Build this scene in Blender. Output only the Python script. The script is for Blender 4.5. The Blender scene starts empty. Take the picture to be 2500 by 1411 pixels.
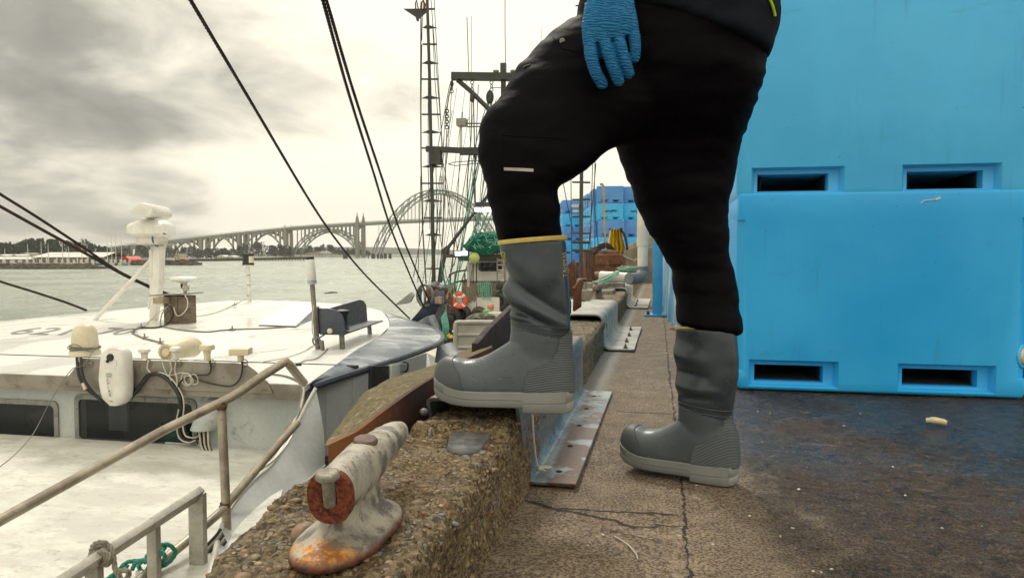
import bpy, bmesh, math, random
import numpy as np
from mathutils import Vector, Matrix
from mathutils import noise as mnoise

scene = bpy.context.scene
COL = scene.collection
random.seed(7)

# ------------------------------------------------------------------ camera, sky, sun, exposure
FPX, CX, CY = 1805.0, 1250.0, 705.5          # focal length and centre in photograph pixels
H = 0.65                                     # camera height above the dock
PITCH = math.radians(2.7437); YAW = math.radians(11.114)
cam_d = bpy.data.cameras.new("camera"); cam = bpy.data.objects.new("camera", cam_d); COL.objects.link(cam)
cam.location = (0, 0, H)
cam.rotation_euler = (math.pi / 2 - PITCH, 0, YAW)
cam_d.sensor_width = 36.0; cam_d.lens = FPX / 2500.0 * 36.0
cam_d.clip_start = 0.05; cam_d.clip_end = 20000.0
scene.camera = cam

world = bpy.data.worlds.new("World"); scene.world = world; world.use_nodes = True
wn = world.node_tree.nodes; wl = world.node_tree.links
for n in list(wn): wn.remove(n)
w_out = wn.new("ShaderNodeOutputWorld")
sky = wn.new("ShaderNodeTexSky"); sky.sky_type = 'NISHITA'; sky.sun_disc = False
SUN_EL, SUN_AZ = math.radians(48), math.radians(-25)      # azimuth measured from +Y towards +X
sky.sun_elevation = SUN_EL; sky.sun_rotation = SUN_AZ
bg1 = wn.new("ShaderNodeBackground"); bg1.inputs[1].default_value = 0.06
wl.new(sky.outputs[0], bg1.inputs[0])
tc = wn.new("ShaderNodeTexCoord")
sep = wn.new("ShaderNodeSeparateXYZ"); wl.new(tc.outputs['Generated'], sep.inputs[0])
def wmath(op, a, b=None, c=None, clamp=False):
    n = wn.new("ShaderNodeMath"); n.operation = op; n.use_clamp = clamp
    for i, v in enumerate((a, b, c)):
        if v is None: continue
        if isinstance(v, (int, float)): n.inputs[i].default_value = v
        else: wl.new(v, n.inputs[i])
    return n.outputs[0]
zz = wmath('MAXIMUM', sep.outputs[2], 0.0); zz = wmath('ADD', zz, 0.24)
cx_ = wmath('MULTIPLY', wmath('DIVIDE', sep.outputs[0], zz), 1.15); cy_ = wmath('DIVIDE', sep.outputs[1], zz)
comb = wn.new("ShaderNodeCombineXYZ"); wl.new(cx_, comb.inputs[0]); wl.new(cy_, comb.inputs[1])
def wnoise(scale, detail, rough, off, dist=0.0):
    m = wn.new("ShaderNodeMapping"); m.inputs['Location'].default_value = off
    wl.new(comb.outputs[0], m.inputs[0])
    n = wn.new("ShaderNodeTexNoise"); n.inputs['Scale'].default_value = scale
    n.inputs['Detail'].default_value = detail; n.inputs['Roughness'].default_value = rough
    n.inputs['Distortion'].default_value = dist
    wl.new(m.outputs[0], n.inputs['Vector']); return n.outputs[0]
nA = wnoise(0.62, 7, 0.50, (3.1, 1.7, 0), 0.15)
nB = wnoise(2.1, 8, 0.56, (7.3, 2.9, 0), 0.3)
def wdot(v):
    d = wn.new("ShaderNodeVectorMath"); d.operation = 'DOT_PRODUCT'
    l = math.sqrt(sum(c * c for c in v)); d.inputs[1].default_value = [c / l for c in v]
    wl.new(tc.outputs['Generated'], d.inputs[0]); return d.outputs['Value']
def wrange(x, a, b, c, d):
    n = wn.new("ShaderNodeMapRange"); n.interpolation_type = 'SMOOTHSTEP'
    wl.new(x, n.inputs[0])
    for i, v in enumerate((a, b, c, d)): n.inputs[i + 1].default_value = v
    return n.outputs[0]
dark1 = wrange(wdot((-0.80, 0.88, 0.30)), 0.86, 1.0, 0.0, 1.0)      # heavy cloud bank over the bay
glare = wrange(wdot((-0.27, 1.0, 0.22)), 0.88, 1.0, 0.0, 1.0)
low = wrange(sep.outputs[2], 0.03, 0.16, 1.0, 0.0)                   # clearer pale strip at the horizon
den = wmath('ADD', wmath('MULTIPLY', nA, 0.9), wmath('MULTIPLY', nB, 0.62))
den = wmath('ADD', den, wmath('MULTIPLY', dark1, 0.17))
den = wmath('SUBTRACT', den, wmath('MULTIPLY', glare, 0.30))
den = wmath('SUBTRACT', den, wmath('MULTIPLY', low, 0.10))
rp = wn.new("ShaderNodeValToRGB"); wl.new(den, rp.inputs[0])
els = rp.color_ramp.elements
els[0].position = 0.60; els[0].color = (1.09, 1.04, 0.86, 1)
els[1].position = 1.01; els[1].color = (0.22, 0.213, 0.185, 1)
e = els.new(0.70); e.color = (0.97, 0.91, 0.74, 1)
e = els.new(0.79); e.color = (0.67, 0.635, 0.525, 1)
e = els.new(0.89); e.color = (0.35, 0.338, 0.29, 1)
back = wrange(wdot((0.25, -1.0, 0.45)), -0.1, 0.8, 0.0, 0.65)                # thinner, brighter cloud behind the camera
bg2 = wn.new("ShaderNodeBackground"); wl.new(wmath('ADD', back, 1.0), bg2.inputs[1])
wl.new(rp.outputs[0], bg2.inputs[0])
addw = wn.new("ShaderNodeMixShader"); addw.inputs[0].default_value = 0.96      # cloud deck over the clear sky
wl.new(bg1.outputs[0], addw.inputs[1]); wl.new(bg2.outputs[0], addw.inputs[2])
wl.new(addw.outputs[0], w_out.inputs[0])

sun_d = bpy.data.lights.new("sun", 'SUN'); sun = bpy.data.objects.new("sun", sun_d); COL.objects.link(sun)
sun_d.energy = 1.7; sun_d.angle = math.radians(10); sun_d.color = (1.0, 0.95, 0.85)
sdir = Vector((math.sin(SUN_AZ) * math.cos(SUN_EL), math.cos(SUN_AZ) * math.cos(SUN_EL), math.sin(SUN_EL)))
sun.rotation_euler = sdir.to_track_quat('Z', 'Y').to_euler(); sun.location = sdir * 30
vs = scene.view_settings
vs.view_transform = 'Standard'; vs.look = 'None'; vs.exposure = 0.24; vs.gamma = 1.0; vs.use_curve_mapping = False
scene.cycles.max_bounces = 6; scene.cycles.transparent_max_bounces = 8
scene.cycles.use_denoising = True

# ------------------------------------------------------------------ measuring helpers: real points from the survey of the photo
_f = Vector((-math.sin(YAW) * math.cos(PITCH), math.cos(YAW) * math.cos(PITCH), -math.sin(PITCH)))
_r = Vector((math.cos(YAW), math.sin(YAW), 0)); _u = _r.cross(_f); _C = Vector((0, 0, H))
def ray(px, py): return _f + _r * ((px - CX) / FPX) + _u * ((CY - py) / FPX)
def G(px, py, z=0.0): d = ray(px, py); return _C + d * ((z - H) / d.z)
def P(px, py, dep): return _C + ray(px, py) * dep
def YP(px, py, y): d = ray(px, py); return _C + d * (y / d.y)
def XP(px, py, x): d = ray(px, py); return _C + d * (x / d.x)

# ------------------------------------------------------------------ materials
def lin(c):
    return tuple((v / 255 / 12.92) if v / 255 <= 0.04045 else ((v / 255 + 0.055) / 1.055) ** 2.4 for v in c)
class M:
    """small node-building helper"""
    def __init__(s, name, rough=0.6, metal=0.0, spec=0.5):
        s.m = bpy.data.materials.new(name); s.m.use_nodes = True
        s.n = s.m.node_tree.nodes; s.l = s.m.node_tree.links
        s.b = s.n['Principled BSDF']
        s.b.inputs['Roughness'].default_value = rough; s.b.inputs['Metallic'].default_value = metal
        s.b.inputs['Specular IOR Level'].default_value = spec
        s.tc = s.n.new('ShaderNodeTexCoord').outputs['Object']
    def mapv(s, scale=(1, 1, 1), rot=(0, 0, 0), src=None):
        m = s.n.new('ShaderNodeMapping'); m.inputs['Scale'].default_value = scale; m.inputs['Rotation'].default_value = rot
        s.l.new(src or s.tc, m.inputs[0]); return m.outputs[0]
    def noise(s, scale, detail=6, rough=0.55, vec=None, dist=0.0):
        n = s.n.new('ShaderNodeTexNoise'); n.inputs['Scale'].default_value = scale
        n.inputs['Detail'].default_value = detail; n.inputs['Roughness'].default_value = rough; n.inputs['Distortion'].default_value = dist
        s.l.new(vec or s.tc, n.inputs['Vector']); return n.outputs[0]
    def voro(s, scale, vec=None, feat='F1', out='Distance', rand=1.0):
        n = s.n.new('ShaderNodeTexVoronoi'); n.feature = feat; n.inputs['Scale'].default_value = scale
        n.inputs['Randomness'].default_value = rand
        s.l.new(vec or s.tc, n.inputs['Vector']); return n.outputs[out]
    def wave(s, scale, dist=0, vec=None, dirn='Z', detail=2, dscale=1):
        n = s.n.new('ShaderNodeTexWave'); n.bands_direction = dirn; n.inputs['Scale'].default_value = scale
        n.inputs['Distortion'].default_value = dist; n.inputs['Detail'].default_value = detail; n.inputs['Detail Scale'].default_value = dscale
        s.l.new(vec or s.tc, n.inputs['Vector']); return n.outputs['Fac']
    def math(s, op, a, b=None, c=None, clamp=False):
        n = s.n.new('ShaderNodeMath'); n.operation = op; n.use_clamp = clamp
        for i, v in enumerate((a, b, c)):
            if v is None: continue
            if isinstance(v, (int, float)): n.inputs[i].default_value = v
            else: s.l.new(v, n.inputs[i])
        return n.outputs[0]
    def rng(s, x, a, b, c=0.0, d=1.0, smooth=True):
        n = s.n.new('ShaderNodeMapRange')
        if smooth: n.interpolation_type = 'SMOOTHSTEP'
        s.l.new(x, n.inputs[0])
        for i, v in enumerate((a, b, c, d)): n.inputs[i + 1].default_value = v
        return n.outputs[0]
    def xyz(s):
        n = s.n.new('ShaderNodeSeparateXYZ'); s.l.new(s.tc, n.inputs[0]); return n.outputs
    def mix(s, f, a, b, mode='MIX'):
        n = s.n.new('ShaderNodeMix'); n.data_type = 'RGBA'; n.blend_type = mode
        for i, v in ((0, f), (6, a), (7, b)):
            if isinstance(v, (int, float)): n.inputs[i].default_value = v
            elif isinstance(v, tuple): n.inputs[i].default_value = (*v[:3], 1)
            else: s.l.new(v, n.inputs[i])
        return n.outputs[2]
    def ramp(s, x, stops):
        n = s.n.new('ShaderNodeValToRGB'); s.l.new(x, n.inputs[0]); e = n.color_ramp.elements
        while len(e) < len(stops): e.new(0.5)
        for i, (p, c) in enumerate(stops): e[i].position = p; e[i].color = (*c[:3], 1)
        return n.outputs[0]
    def color(s, c):
        if isinstance(c, tuple): s.b.inputs['Base Color'].default_value = (*c[:3], 1)
        else: s.l.new(c, s.b.inputs['Base Color'])
        return s
    def rough(s, v): s.l.new(v, s.b.inputs['Roughness']); return s
    def bump(s, h, strength=0.3, dist=0.01, prev=None):
        n = s.n.new('ShaderNodeBump'); n.inputs['Strength'].default_value = strength; n.inputs['Distance'].default_value = dist
        s.l.new(h, n.inputs['Height'])
        if prev is not None: s.l.new(prev, n.inputs['Normal'])
        s.l.new(n.outputs[0], s.b.inputs['Normal']); return n.outputs[0]
_mc = {}
def simple(name, c1, c2=None, rough=0.6, metal=0.0, scale=6, lo=0.4, hi=0.65, c3=None, s3=20, lo3=0.58, hi3=0.7,
           bump=0.15, bscale=60, bdist=0.004, spec=0.5, rvar=0.1):
    """base colour mottled with a second colour, optional third (dirt, rust) patches, fine bump"""
    if name in _mc: return _mc[name]
    m = M(name, rough, metal, spec)
    col = c1
    if c2: col = m.mix(m.rng(m.noise(scale, 7, 0.6), lo, hi), c1, c2)
    if c3: col = m.mix(m.rng(m.noise(s3, 8, 0.65, dist=0.5), lo3, hi3), col, c3)
    fine = m.noise(bscale, 4, 0.6)
    col = m.mix(0.35, col, m.ramp(fine, [(0.25, (0.35,) * 3), (0.75, (0.65,) * 3)]), 'OVERLAY')
    m.color(col)
    if rvar: m.rough(m.rng(m.noise(scale * 3, 4, 0.5), 0.3, 0.7, max(rough - rvar, 0.02), min(rough + rvar, 1), False))
    if bump: m.bump(m.noise(bscale, 5, 0.6), bump, bdist)
    _mc[name] = m.m; return m.m

# ------------------------------------------------------------------ mesh building
class MB:
    def __init__(s): s.v = []; s.f = []; s.mi = []; s.cur = 0
    def add(s, vs, fs):
        o = len(s.v); s.v += [tuple(v) for v in vs]; s.f += [tuple(i + o for i in f) for f in fs]; s.mi += [s.cur] * len(fs); return s
    def box(s, c, size, rot=None, taper=1.0):
        c = Vector(c); hx, hy, hz = (d / 2 for d in size); vs = []
        for dz in (-1, 1):
            t = taper if dz > 0 else 1
            for dx, dy in ((-1, -1), (1, -1), (1, 1), (-1, 1)):
                v = Vector((dx * hx * t, dy * hy * t, dz * hz))
                if rot: v = rot @ v
                vs.append(c + v)
        return s.add(vs, [(3, 2, 1, 0), (4, 5, 6, 7), (0, 1, 5, 4), (1, 2, 6, 5), (2, 3, 7, 6), (3, 0, 4, 7)])
    def bar(s, a, b, w, h, up=(0, 0, 1)):
        a, b = Vector(a), Vector(b); d = (b - a).normalized(); x = d.cross(Vector(up))
        if x.length < 1e-4: x = Vector((1, 0, 0))
        x.normalize(); y = x.cross(d)
        vs = [p + x * i * w / 2 + y * j * h / 2 for p in (a, b) for i, j in ((-1, -1), (1, -1), (1, 1), (-1, 1))]
        return s.add(vs, [(0, 1, 2, 3), (7, 6, 5, 4), (0, 4, 5, 1), (1, 5, 6, 2), (2, 6, 7, 3), (3, 7, 4, 0)])
    def tube(s, pts, r, seg=10, cap=True):
        pts = [Vector(p) for p in pts]; n = len(pts); rs = r if isinstance(r, (list, tuple)) else [r] * n
        vs = []; t0 = (pts[1] - pts[0]).normalized()
        a = t0.cross(Vector((0, 0, 1)));
        if a.length < 0.05: a = t0.cross(Vector((0, 1, 0)))
        a.normalize()
        for i, p in enumerate(pts):
            t = (pts[min(i + 1, n - 1)] - pts[max(i - 1, 0)]).normalized()
            a = (a - t * a.dot(t)); a.normalize(); b = t.cross(a)
            for k in range(seg):
                an = 2 * math.pi * k / seg; vs.append(p + (a * math.cos(an) + b * math.sin(an)) * rs[i])
        fs = [(i * seg + k, i * seg + (k + 1) % seg, (i + 1) * seg + (k + 1) % seg, (i + 1) * seg + k) for i in range(n - 1) for k in range(seg)]
        if cap: fs += [tuple(range(seg - 1, -1, -1)), tuple((n - 1) * seg + k for k in range(seg))]
        return s.add(vs, fs)
    def lathe(s, prof, o, axis=(0, 0, 1), seg=24, cap=True):
        """prof: list of (radius, height along axis)"""
        o = Vector(o); q = Vector(axis).to_track_quat('Z', 'Y'); vs = []
        for r, h in prof:
            for k in range(seg):
                an = 2 * math.pi * k / seg; vs.append(o + q @ Vector((r * math.cos(an), r * math.sin(an), h)))
        n = len(prof)
        fs = [(i * seg + k, i * seg + (k + 1) % seg, (i + 1) * seg + (k + 1) % seg, (i + 1) * seg + k) for i in range(n - 1) for k in range(seg)]
        if cap: fs += [tuple(range(seg - 1, -1, -1)), tuple((n - 1) * seg + k for k in range(seg))]
        return s.add(vs, fs)
    def loft(s, rings, cap=True, closed=True):
        n = len(rings[0]); o = [tuple(v) for r in rings for v in r]; fs = []
        for i in range(len(rings) - 1):
            for k in range(n if closed else n - 1):
                k2 = (k + 1) % n; fs.append((i * n + k, i * n + k2, (i + 1) * n + k2, (i + 1) * n + k))
        if cap and closed: fs += [tuple(range(n - 1, -1, -1)), tuple((len(rings) - 1) * n + k for k in range(n))]
        return s.add(o, fs)
    def prism(s, poly, off):
        """poly: list of points (planar), off: extrusion vector"""
        poly = [Vector(p) for p in poly]; off = Vector(off); n = len(poly)
        return s.add(poly + [p + off for p in poly],
                     [tuple(range(n - 1, -1, -1)), tuple(range(n, 2 * n))] + [(i, (i + 1) % n, n + (i + 1) % n, n + i) for i in range(n)])
    def ball(s, c, r, seg=12, rings=8, rot=None):
        c = Vector(c); r = Vector(r) if not isinstance(r, (int, float)) else Vector((r, r, r)); R = []
        for i in range(1, rings):
            ph = math.pi * i / rings; ring = []
            for k in range(seg):
                an = 2 * math.pi * k / seg
                v = Vector((r.x * math.sin(ph) * math.cos(an), r.y * math.sin(ph) * math.sin(an), -r.z * math.cos(ph)))
                if rot: v = rot @ v
                ring.append(c + v)
            R.append(ring)
        return s.loft(R)
    def torus(s, c, R, r, axis=(0, 0, 1), seg=28, rs=10, arc=1.0, start=0.0):
        q = Vector(axis).to_track_quat('Z', 'Y'); c = Vector(c)
        pts = [c + q @ Vector((R * math.cos(2 * math.pi * (start + arc * k / seg)), R * math.sin(2 * math.pi * (start + arc * k / seg)), 0)) for k in range(seg + 1)]
        return s.tube(pts, r, rs, cap=arc < 1)
    def build(s, name, m=None, parent=None, smooth=None, bevel=0, bseg=2, **tags):
        me = bpy.data.meshes.new(name); me.from_pydata(s.v, [], s.f)
        mats = m if isinstance(m, (list, tuple)) else [m]
        for x in mats:
            if x: me.materials.append(x)
        if any(s.mi): me.polygons.foreach_set('material_index', s.mi)
        me.validate(); me.update()
        bm = bmesh.new(); bm.from_mesh(me); bmesh.ops.recalc_face_normals(bm, faces=bm.faces)
        if bevel:
            ed = [e for e in bm.edges if len(e.link_faces) == 2 and e.calc_face_angle(0) > math.radians(35)]
            bmesh.ops.bevel(bm, geom=ed, offset=bevel, segments=bseg, profile=0.6, affect='EDGES', clamp_overlap=True)
        bm.to_mesh(me); bm.free()
        if smooth is None: smooth = 40
        if smooth: smoothen(me, smooth)
        ob = bpy.data.objects.new(name, me); COL.objects.link(ob)
        if parent is not None: adopt(ob, parent)
        if tags: tag(ob, **tags)
        return ob
def smoothen(me, ang=40):
    me.polygons.foreach_set('use_smooth', [True] * len(me.polygons))
    me.set_sharp_from_angle(angle=math.radians(ang)); me.update()
def adopt(ob, parent):
    ob.parent = parent
    if parent.type == 'EMPTY' or parent.location.length > 0: ob.matrix_parent_inverse = Matrix.Translation(-parent.location)
def tag(o, label=None, cat=None, group=None, kind=None):
    if label: o['label'] = label
    if cat: o['category'] = cat
    if group: o['group'] = group
    if kind: o['kind'] = kind
    return o
def thing(name, loc, label, cat, group=None):
    o = bpy.data.objects.new(name, None); o.empty_display_size = 0.1; COL.objects.link(o); o.location = Vector(loc)
    return tag(o, label, cat, group)
def recentre(o):
    """put the origin of a one-mesh thing at its base"""
    me = o.data; co = np.empty(len(me.vertices) * 3); me.vertices.foreach_get('co', co); co = co.reshape(-1, 3)
    c = Vector(((co[:, 0].min() + co[:, 0].max()) / 2, (co[:, 1].min() + co[:, 1].max()) / 2, co[:, 2].min()))
    me.transform(Matrix.Translation(-c)); o.location = o.location + c
    for ch in o.children: ch.matrix_parent_inverse = Matrix.Translation(-c) @ ch.matrix_parent_inverse
    return o
def dup(root, delta=(0, 0, 0), rotz=0.0, label=None, scale=1.0):
    def cp(o, par):
        c = o.copy(); COL.objects.link(c)
        if par is not None:
            mpi = o.matrix_parent_inverse.copy(); c.parent = par; c.matrix_parent_inverse = mpi
        for ch in [x for x in bpy.data.objects if x.parent == o]: cp(ch, c)
        return c
    r = cp(root, None); r.location = root.location + Vector(delta); r.rotation_euler.z = root.rotation_euler.z + rotz
    r.scale = tuple(s * scale for s in root.scale)
    if label: r['label'] = label
    return r
def remesh(ob, voxel, smooth=2, fac=0.5, adapt=0.0):
    md = ob.modifiers.new('r', 'REMESH'); md.mode = 'VOXEL'; md.voxel_size = voxel; md.adaptivity = adapt
    if smooth:
        ms = ob.modifiers.new('s', 'SMOOTH'); ms.iterations = smooth; ms.factor = fac
    dg = bpy.context.evaluated_depsgraph_get(); me = bpy.data.meshes.new_from_object(ob.evaluated_get(dg))
    old = ob.data; me.name = ob.name; ob.modifiers.clear(); ob.data = me
    if not me.materials and old.materials:
        for m_ in old.materials: me.materials.append(m_)
    me.polygons.foreach_set('use_smooth', [True] * len(me.polygons)); me.update()
    return ob
def verts(ob):
    me = ob.data; co = np.empty(len(me.vertices) * 3); me.vertices.foreach_get('co', co); return co.reshape(-1, 3)
def setverts(ob, co): ob.data.vertices.foreach_set('co', np.asarray(co).ravel()); ob.data.update()
def text_mesh(body, size=1.0, font_shear=0.0, spacing=1.0, extrude=0.0):
    cu = bpy.data.curves.new('t', 'FONT'); cu.body = body; cu.size = size; cu.shear = font_shear; cu.space_character = spacing; cu.extrude = extrude
    cu.resolution_u = 3
    o = bpy.data.objects.new('t', cu); COL.objects.link(o)
    dg = bpy.context.evaluated_depsgraph_get(); me = bpy.data.meshes.new_from_object(o.evaluated_get(dg))
    co = np.empty(len(me.vertices) * 3); me.vertices.foreach_get('co', co); fs = [tuple(p.vertices) for p in me.polygons]
    bpy.data.objects.remove(o); bpy.data.curves.remove(cu); bpy.data.meshes.remove(me)
    return co.reshape(-1, 3), fs
def text_on(mb, body, origin, ex, ey, shear=0.0, spacing=1.0, width=None, height=None, off=None):
    """flat lettering laid in the plane of ex, ey (world vectors); width/height in metres"""
    co, fs = text_mesh(body, 1.0, shear, spacing)
    w = co[:, 0].max() - co[:, 0].min(); h = co[:, 1].max() - co[:, 1].min(); x0, y0 = co[:, 0].min(), co[:, 1].min()
    sx = (width / w) if width else 1; sy = (height / h) if height else sx
    if not width: sx = sy
    ex, ey, origin = Vector(ex).normalized(), Vector(ey).normalized(), Vector(origin)
    mb.add([origin + ex * ((c[0] - x0) * sx) + ey * ((c[1] - y0) * sy) for c in co], fs)
# vectorised value noise
_rng = np.random.RandomState(5); _tab = _rng.rand(64, 64, 64)
def vnoise(p):
    p = np.asarray(p, float); i = np.floor(p).astype(int); f = p - i; f = f * f * (3 - 2 * f); r = 0
    for dx in (0, 1):
        for dy in (0, 1):
            for dz in (0, 1):
                w = (f[:, 0] if dx else 1 - f[:, 0]) * (f[:, 1] if dy else 1 - f[:, 1]) * (f[:, 2] if dz else 1 - f[:, 2])
                r = r + w * _tab[(i[:, 0] + dx) % 64, (i[:, 1] + dy) % 64, (i[:, 2] + dz) % 64]
    return r * 2 - 1
def fbm(p, scale, oct=4, gain=0.5):
    r = 0; a = 1; q = np.asarray(p) * scale
    for k in range(oct): r = r + a * vnoise(q + 17.3 * k); q = q * 2.03; a *= gain
    return r
def grid_mesh(nu, nv, fn):
    """fn(U,V arrays 0..1) -> (N,3); returns MB-like vert/face lists"""
    u, v = np.meshgrid(np.linspace(0, 1, nu), np.linspace(0, 1, nv), indexing='ij')
    co = fn(u.ravel(), v.ravel()); idx = np.arange(nu * nv).reshape(nu, nv)
    fs = np.stack([idx[:-1, :-1], idx[1:, :-1], idx[1:, 1:], idx[:-1, 1:]], -1).reshape(-1, 4)
    return co, fs
def raw_mesh(name, co, fs, m, parent=None, smooth=True, **tags):
    me = bpy.data.meshes.new(name); me.from_pydata(np.asarray(co).tolist(), [], np.asarray(fs).tolist() if not isinstance(fs, list) else fs)
    for x in (m if isinstance(m, (list, tuple)) else [m]): me.materials.append(x)
    if smooth: me.polygons.foreach_set('use_smooth', [True] * len(me.polygons))
    me.update(); ob = bpy.data.objects.new(name, me); COL.objects.link(ob)
    if parent is not None: adopt(ob, parent)
    if tags: tag(ob, **tags)
    return ob
def spline(pts, n=8):
    """Catmull-Rom through the points"""
    pts = [Vector(p) for p in pts]; out = []; q = [pts[0] * 2 - pts[1]] + pts + [pts[-1] * 2 - pts[-2]]
    for i in range(1, len(q) - 2):
        for k in range(n):
            t = k / n; a, b, c, d = q[i - 1], q[i], q[i + 1], q[i + 2]
            out.append(0.5 * ((2 * b) + (c - a) * t + (2 * a - 5 * b + 4 * c - d) * t * t + (3 * b - a - 3 * c + d) * t ** 3))
    out.append(pts[-1]); return out
def rope(mb, pts, r, strands=3, pitch=None, n=10, seg=6):
    """twisted three-strand rope along a spline"""
    c = spline(pts, n); pitch = pitch or r * 7; L = [0]
    for i in range(1, len(c)): L.append(L[-1] + (c[i] - c[i - 1]).length)
    m = max(int(L[-1] / (r * 0.9)), 4); m = min(m, 900); ss = [L[-1] * i / m for i in range(m + 1)]; q = []; j = 0
    for s_ in ss:
        while j < len(L) - 2 and L[j + 1] < s_: j += 1
        t = (s_ - L[j]) / max(L[j + 1] - L[j], 1e-9); q.append(c[j].lerp(c[j + 1], min(max(t, 0), 1)))
    a = Vector((0.3, 0.2, 1)).normalized(); lines = [[] for _ in range(strands)]
    for i, p in enumerate(q):
        t = (q[min(i + 1, m)] - q[max(i - 1, 0)])
        if t.length < 1e-9: continue
        t.normalize(); a = a - t * a.dot(t)
        if a.length < 1e-3: a = t.orthogonal()
        a.normalize(); b = t.cross(a)
        for k in range(strands):
            an = 2 * math.pi * (ss[i] / pitch + k / strands); lines[k].append(p + (a * math.cos(an) + b * math.sin(an)) * r * 0.48)
    for ln in lines: mb.tube(ln, r * 0.56, seg)
# ================================================================== SETTING: water, pavement
WZ = -4.35
def make_water():
    m = M('water', 0.12, 0, 0.5)
    v = m.mapv((1, 1.0, 1), (0, 0, 0.35))
    n1 = m.noise(0.55, 5, 0.6, v, 0.4); n2 = m.noise(0.06, 4, 0.55, v); n3 = m.noise(2.6, 4, 0.6, v, 0.3)
    m.color(m.mix(m.rng(n2, 0.35, 0.65), (0.20, 0.235, 0.18), (0.27, 0.30, 0.235)))
    m.rough(m.rng(n2, 0.3, 0.7, 0.18, 0.36))
    h = m.math('ADD', m.math('MULTIPLY', n1, 1.0), m.math('MULTIPLY', n3, 0.22))
    h = m.math('ADD', h, m.math('MULTIPLY', m.noise(0.16, 4, 0.5, v), 1.8))
    m.bump(h, 0.9, 0.55)
    b = MB(); R = 9000
    b.add([(-R, -R, WZ), (R, -R, WZ), (R, R, WZ), (-R, R, WZ)], [(0, 1, 2, 3)])
    o = b.build('water', m.m, smooth=0); tag(o, kind='structure')
make_water()

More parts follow.
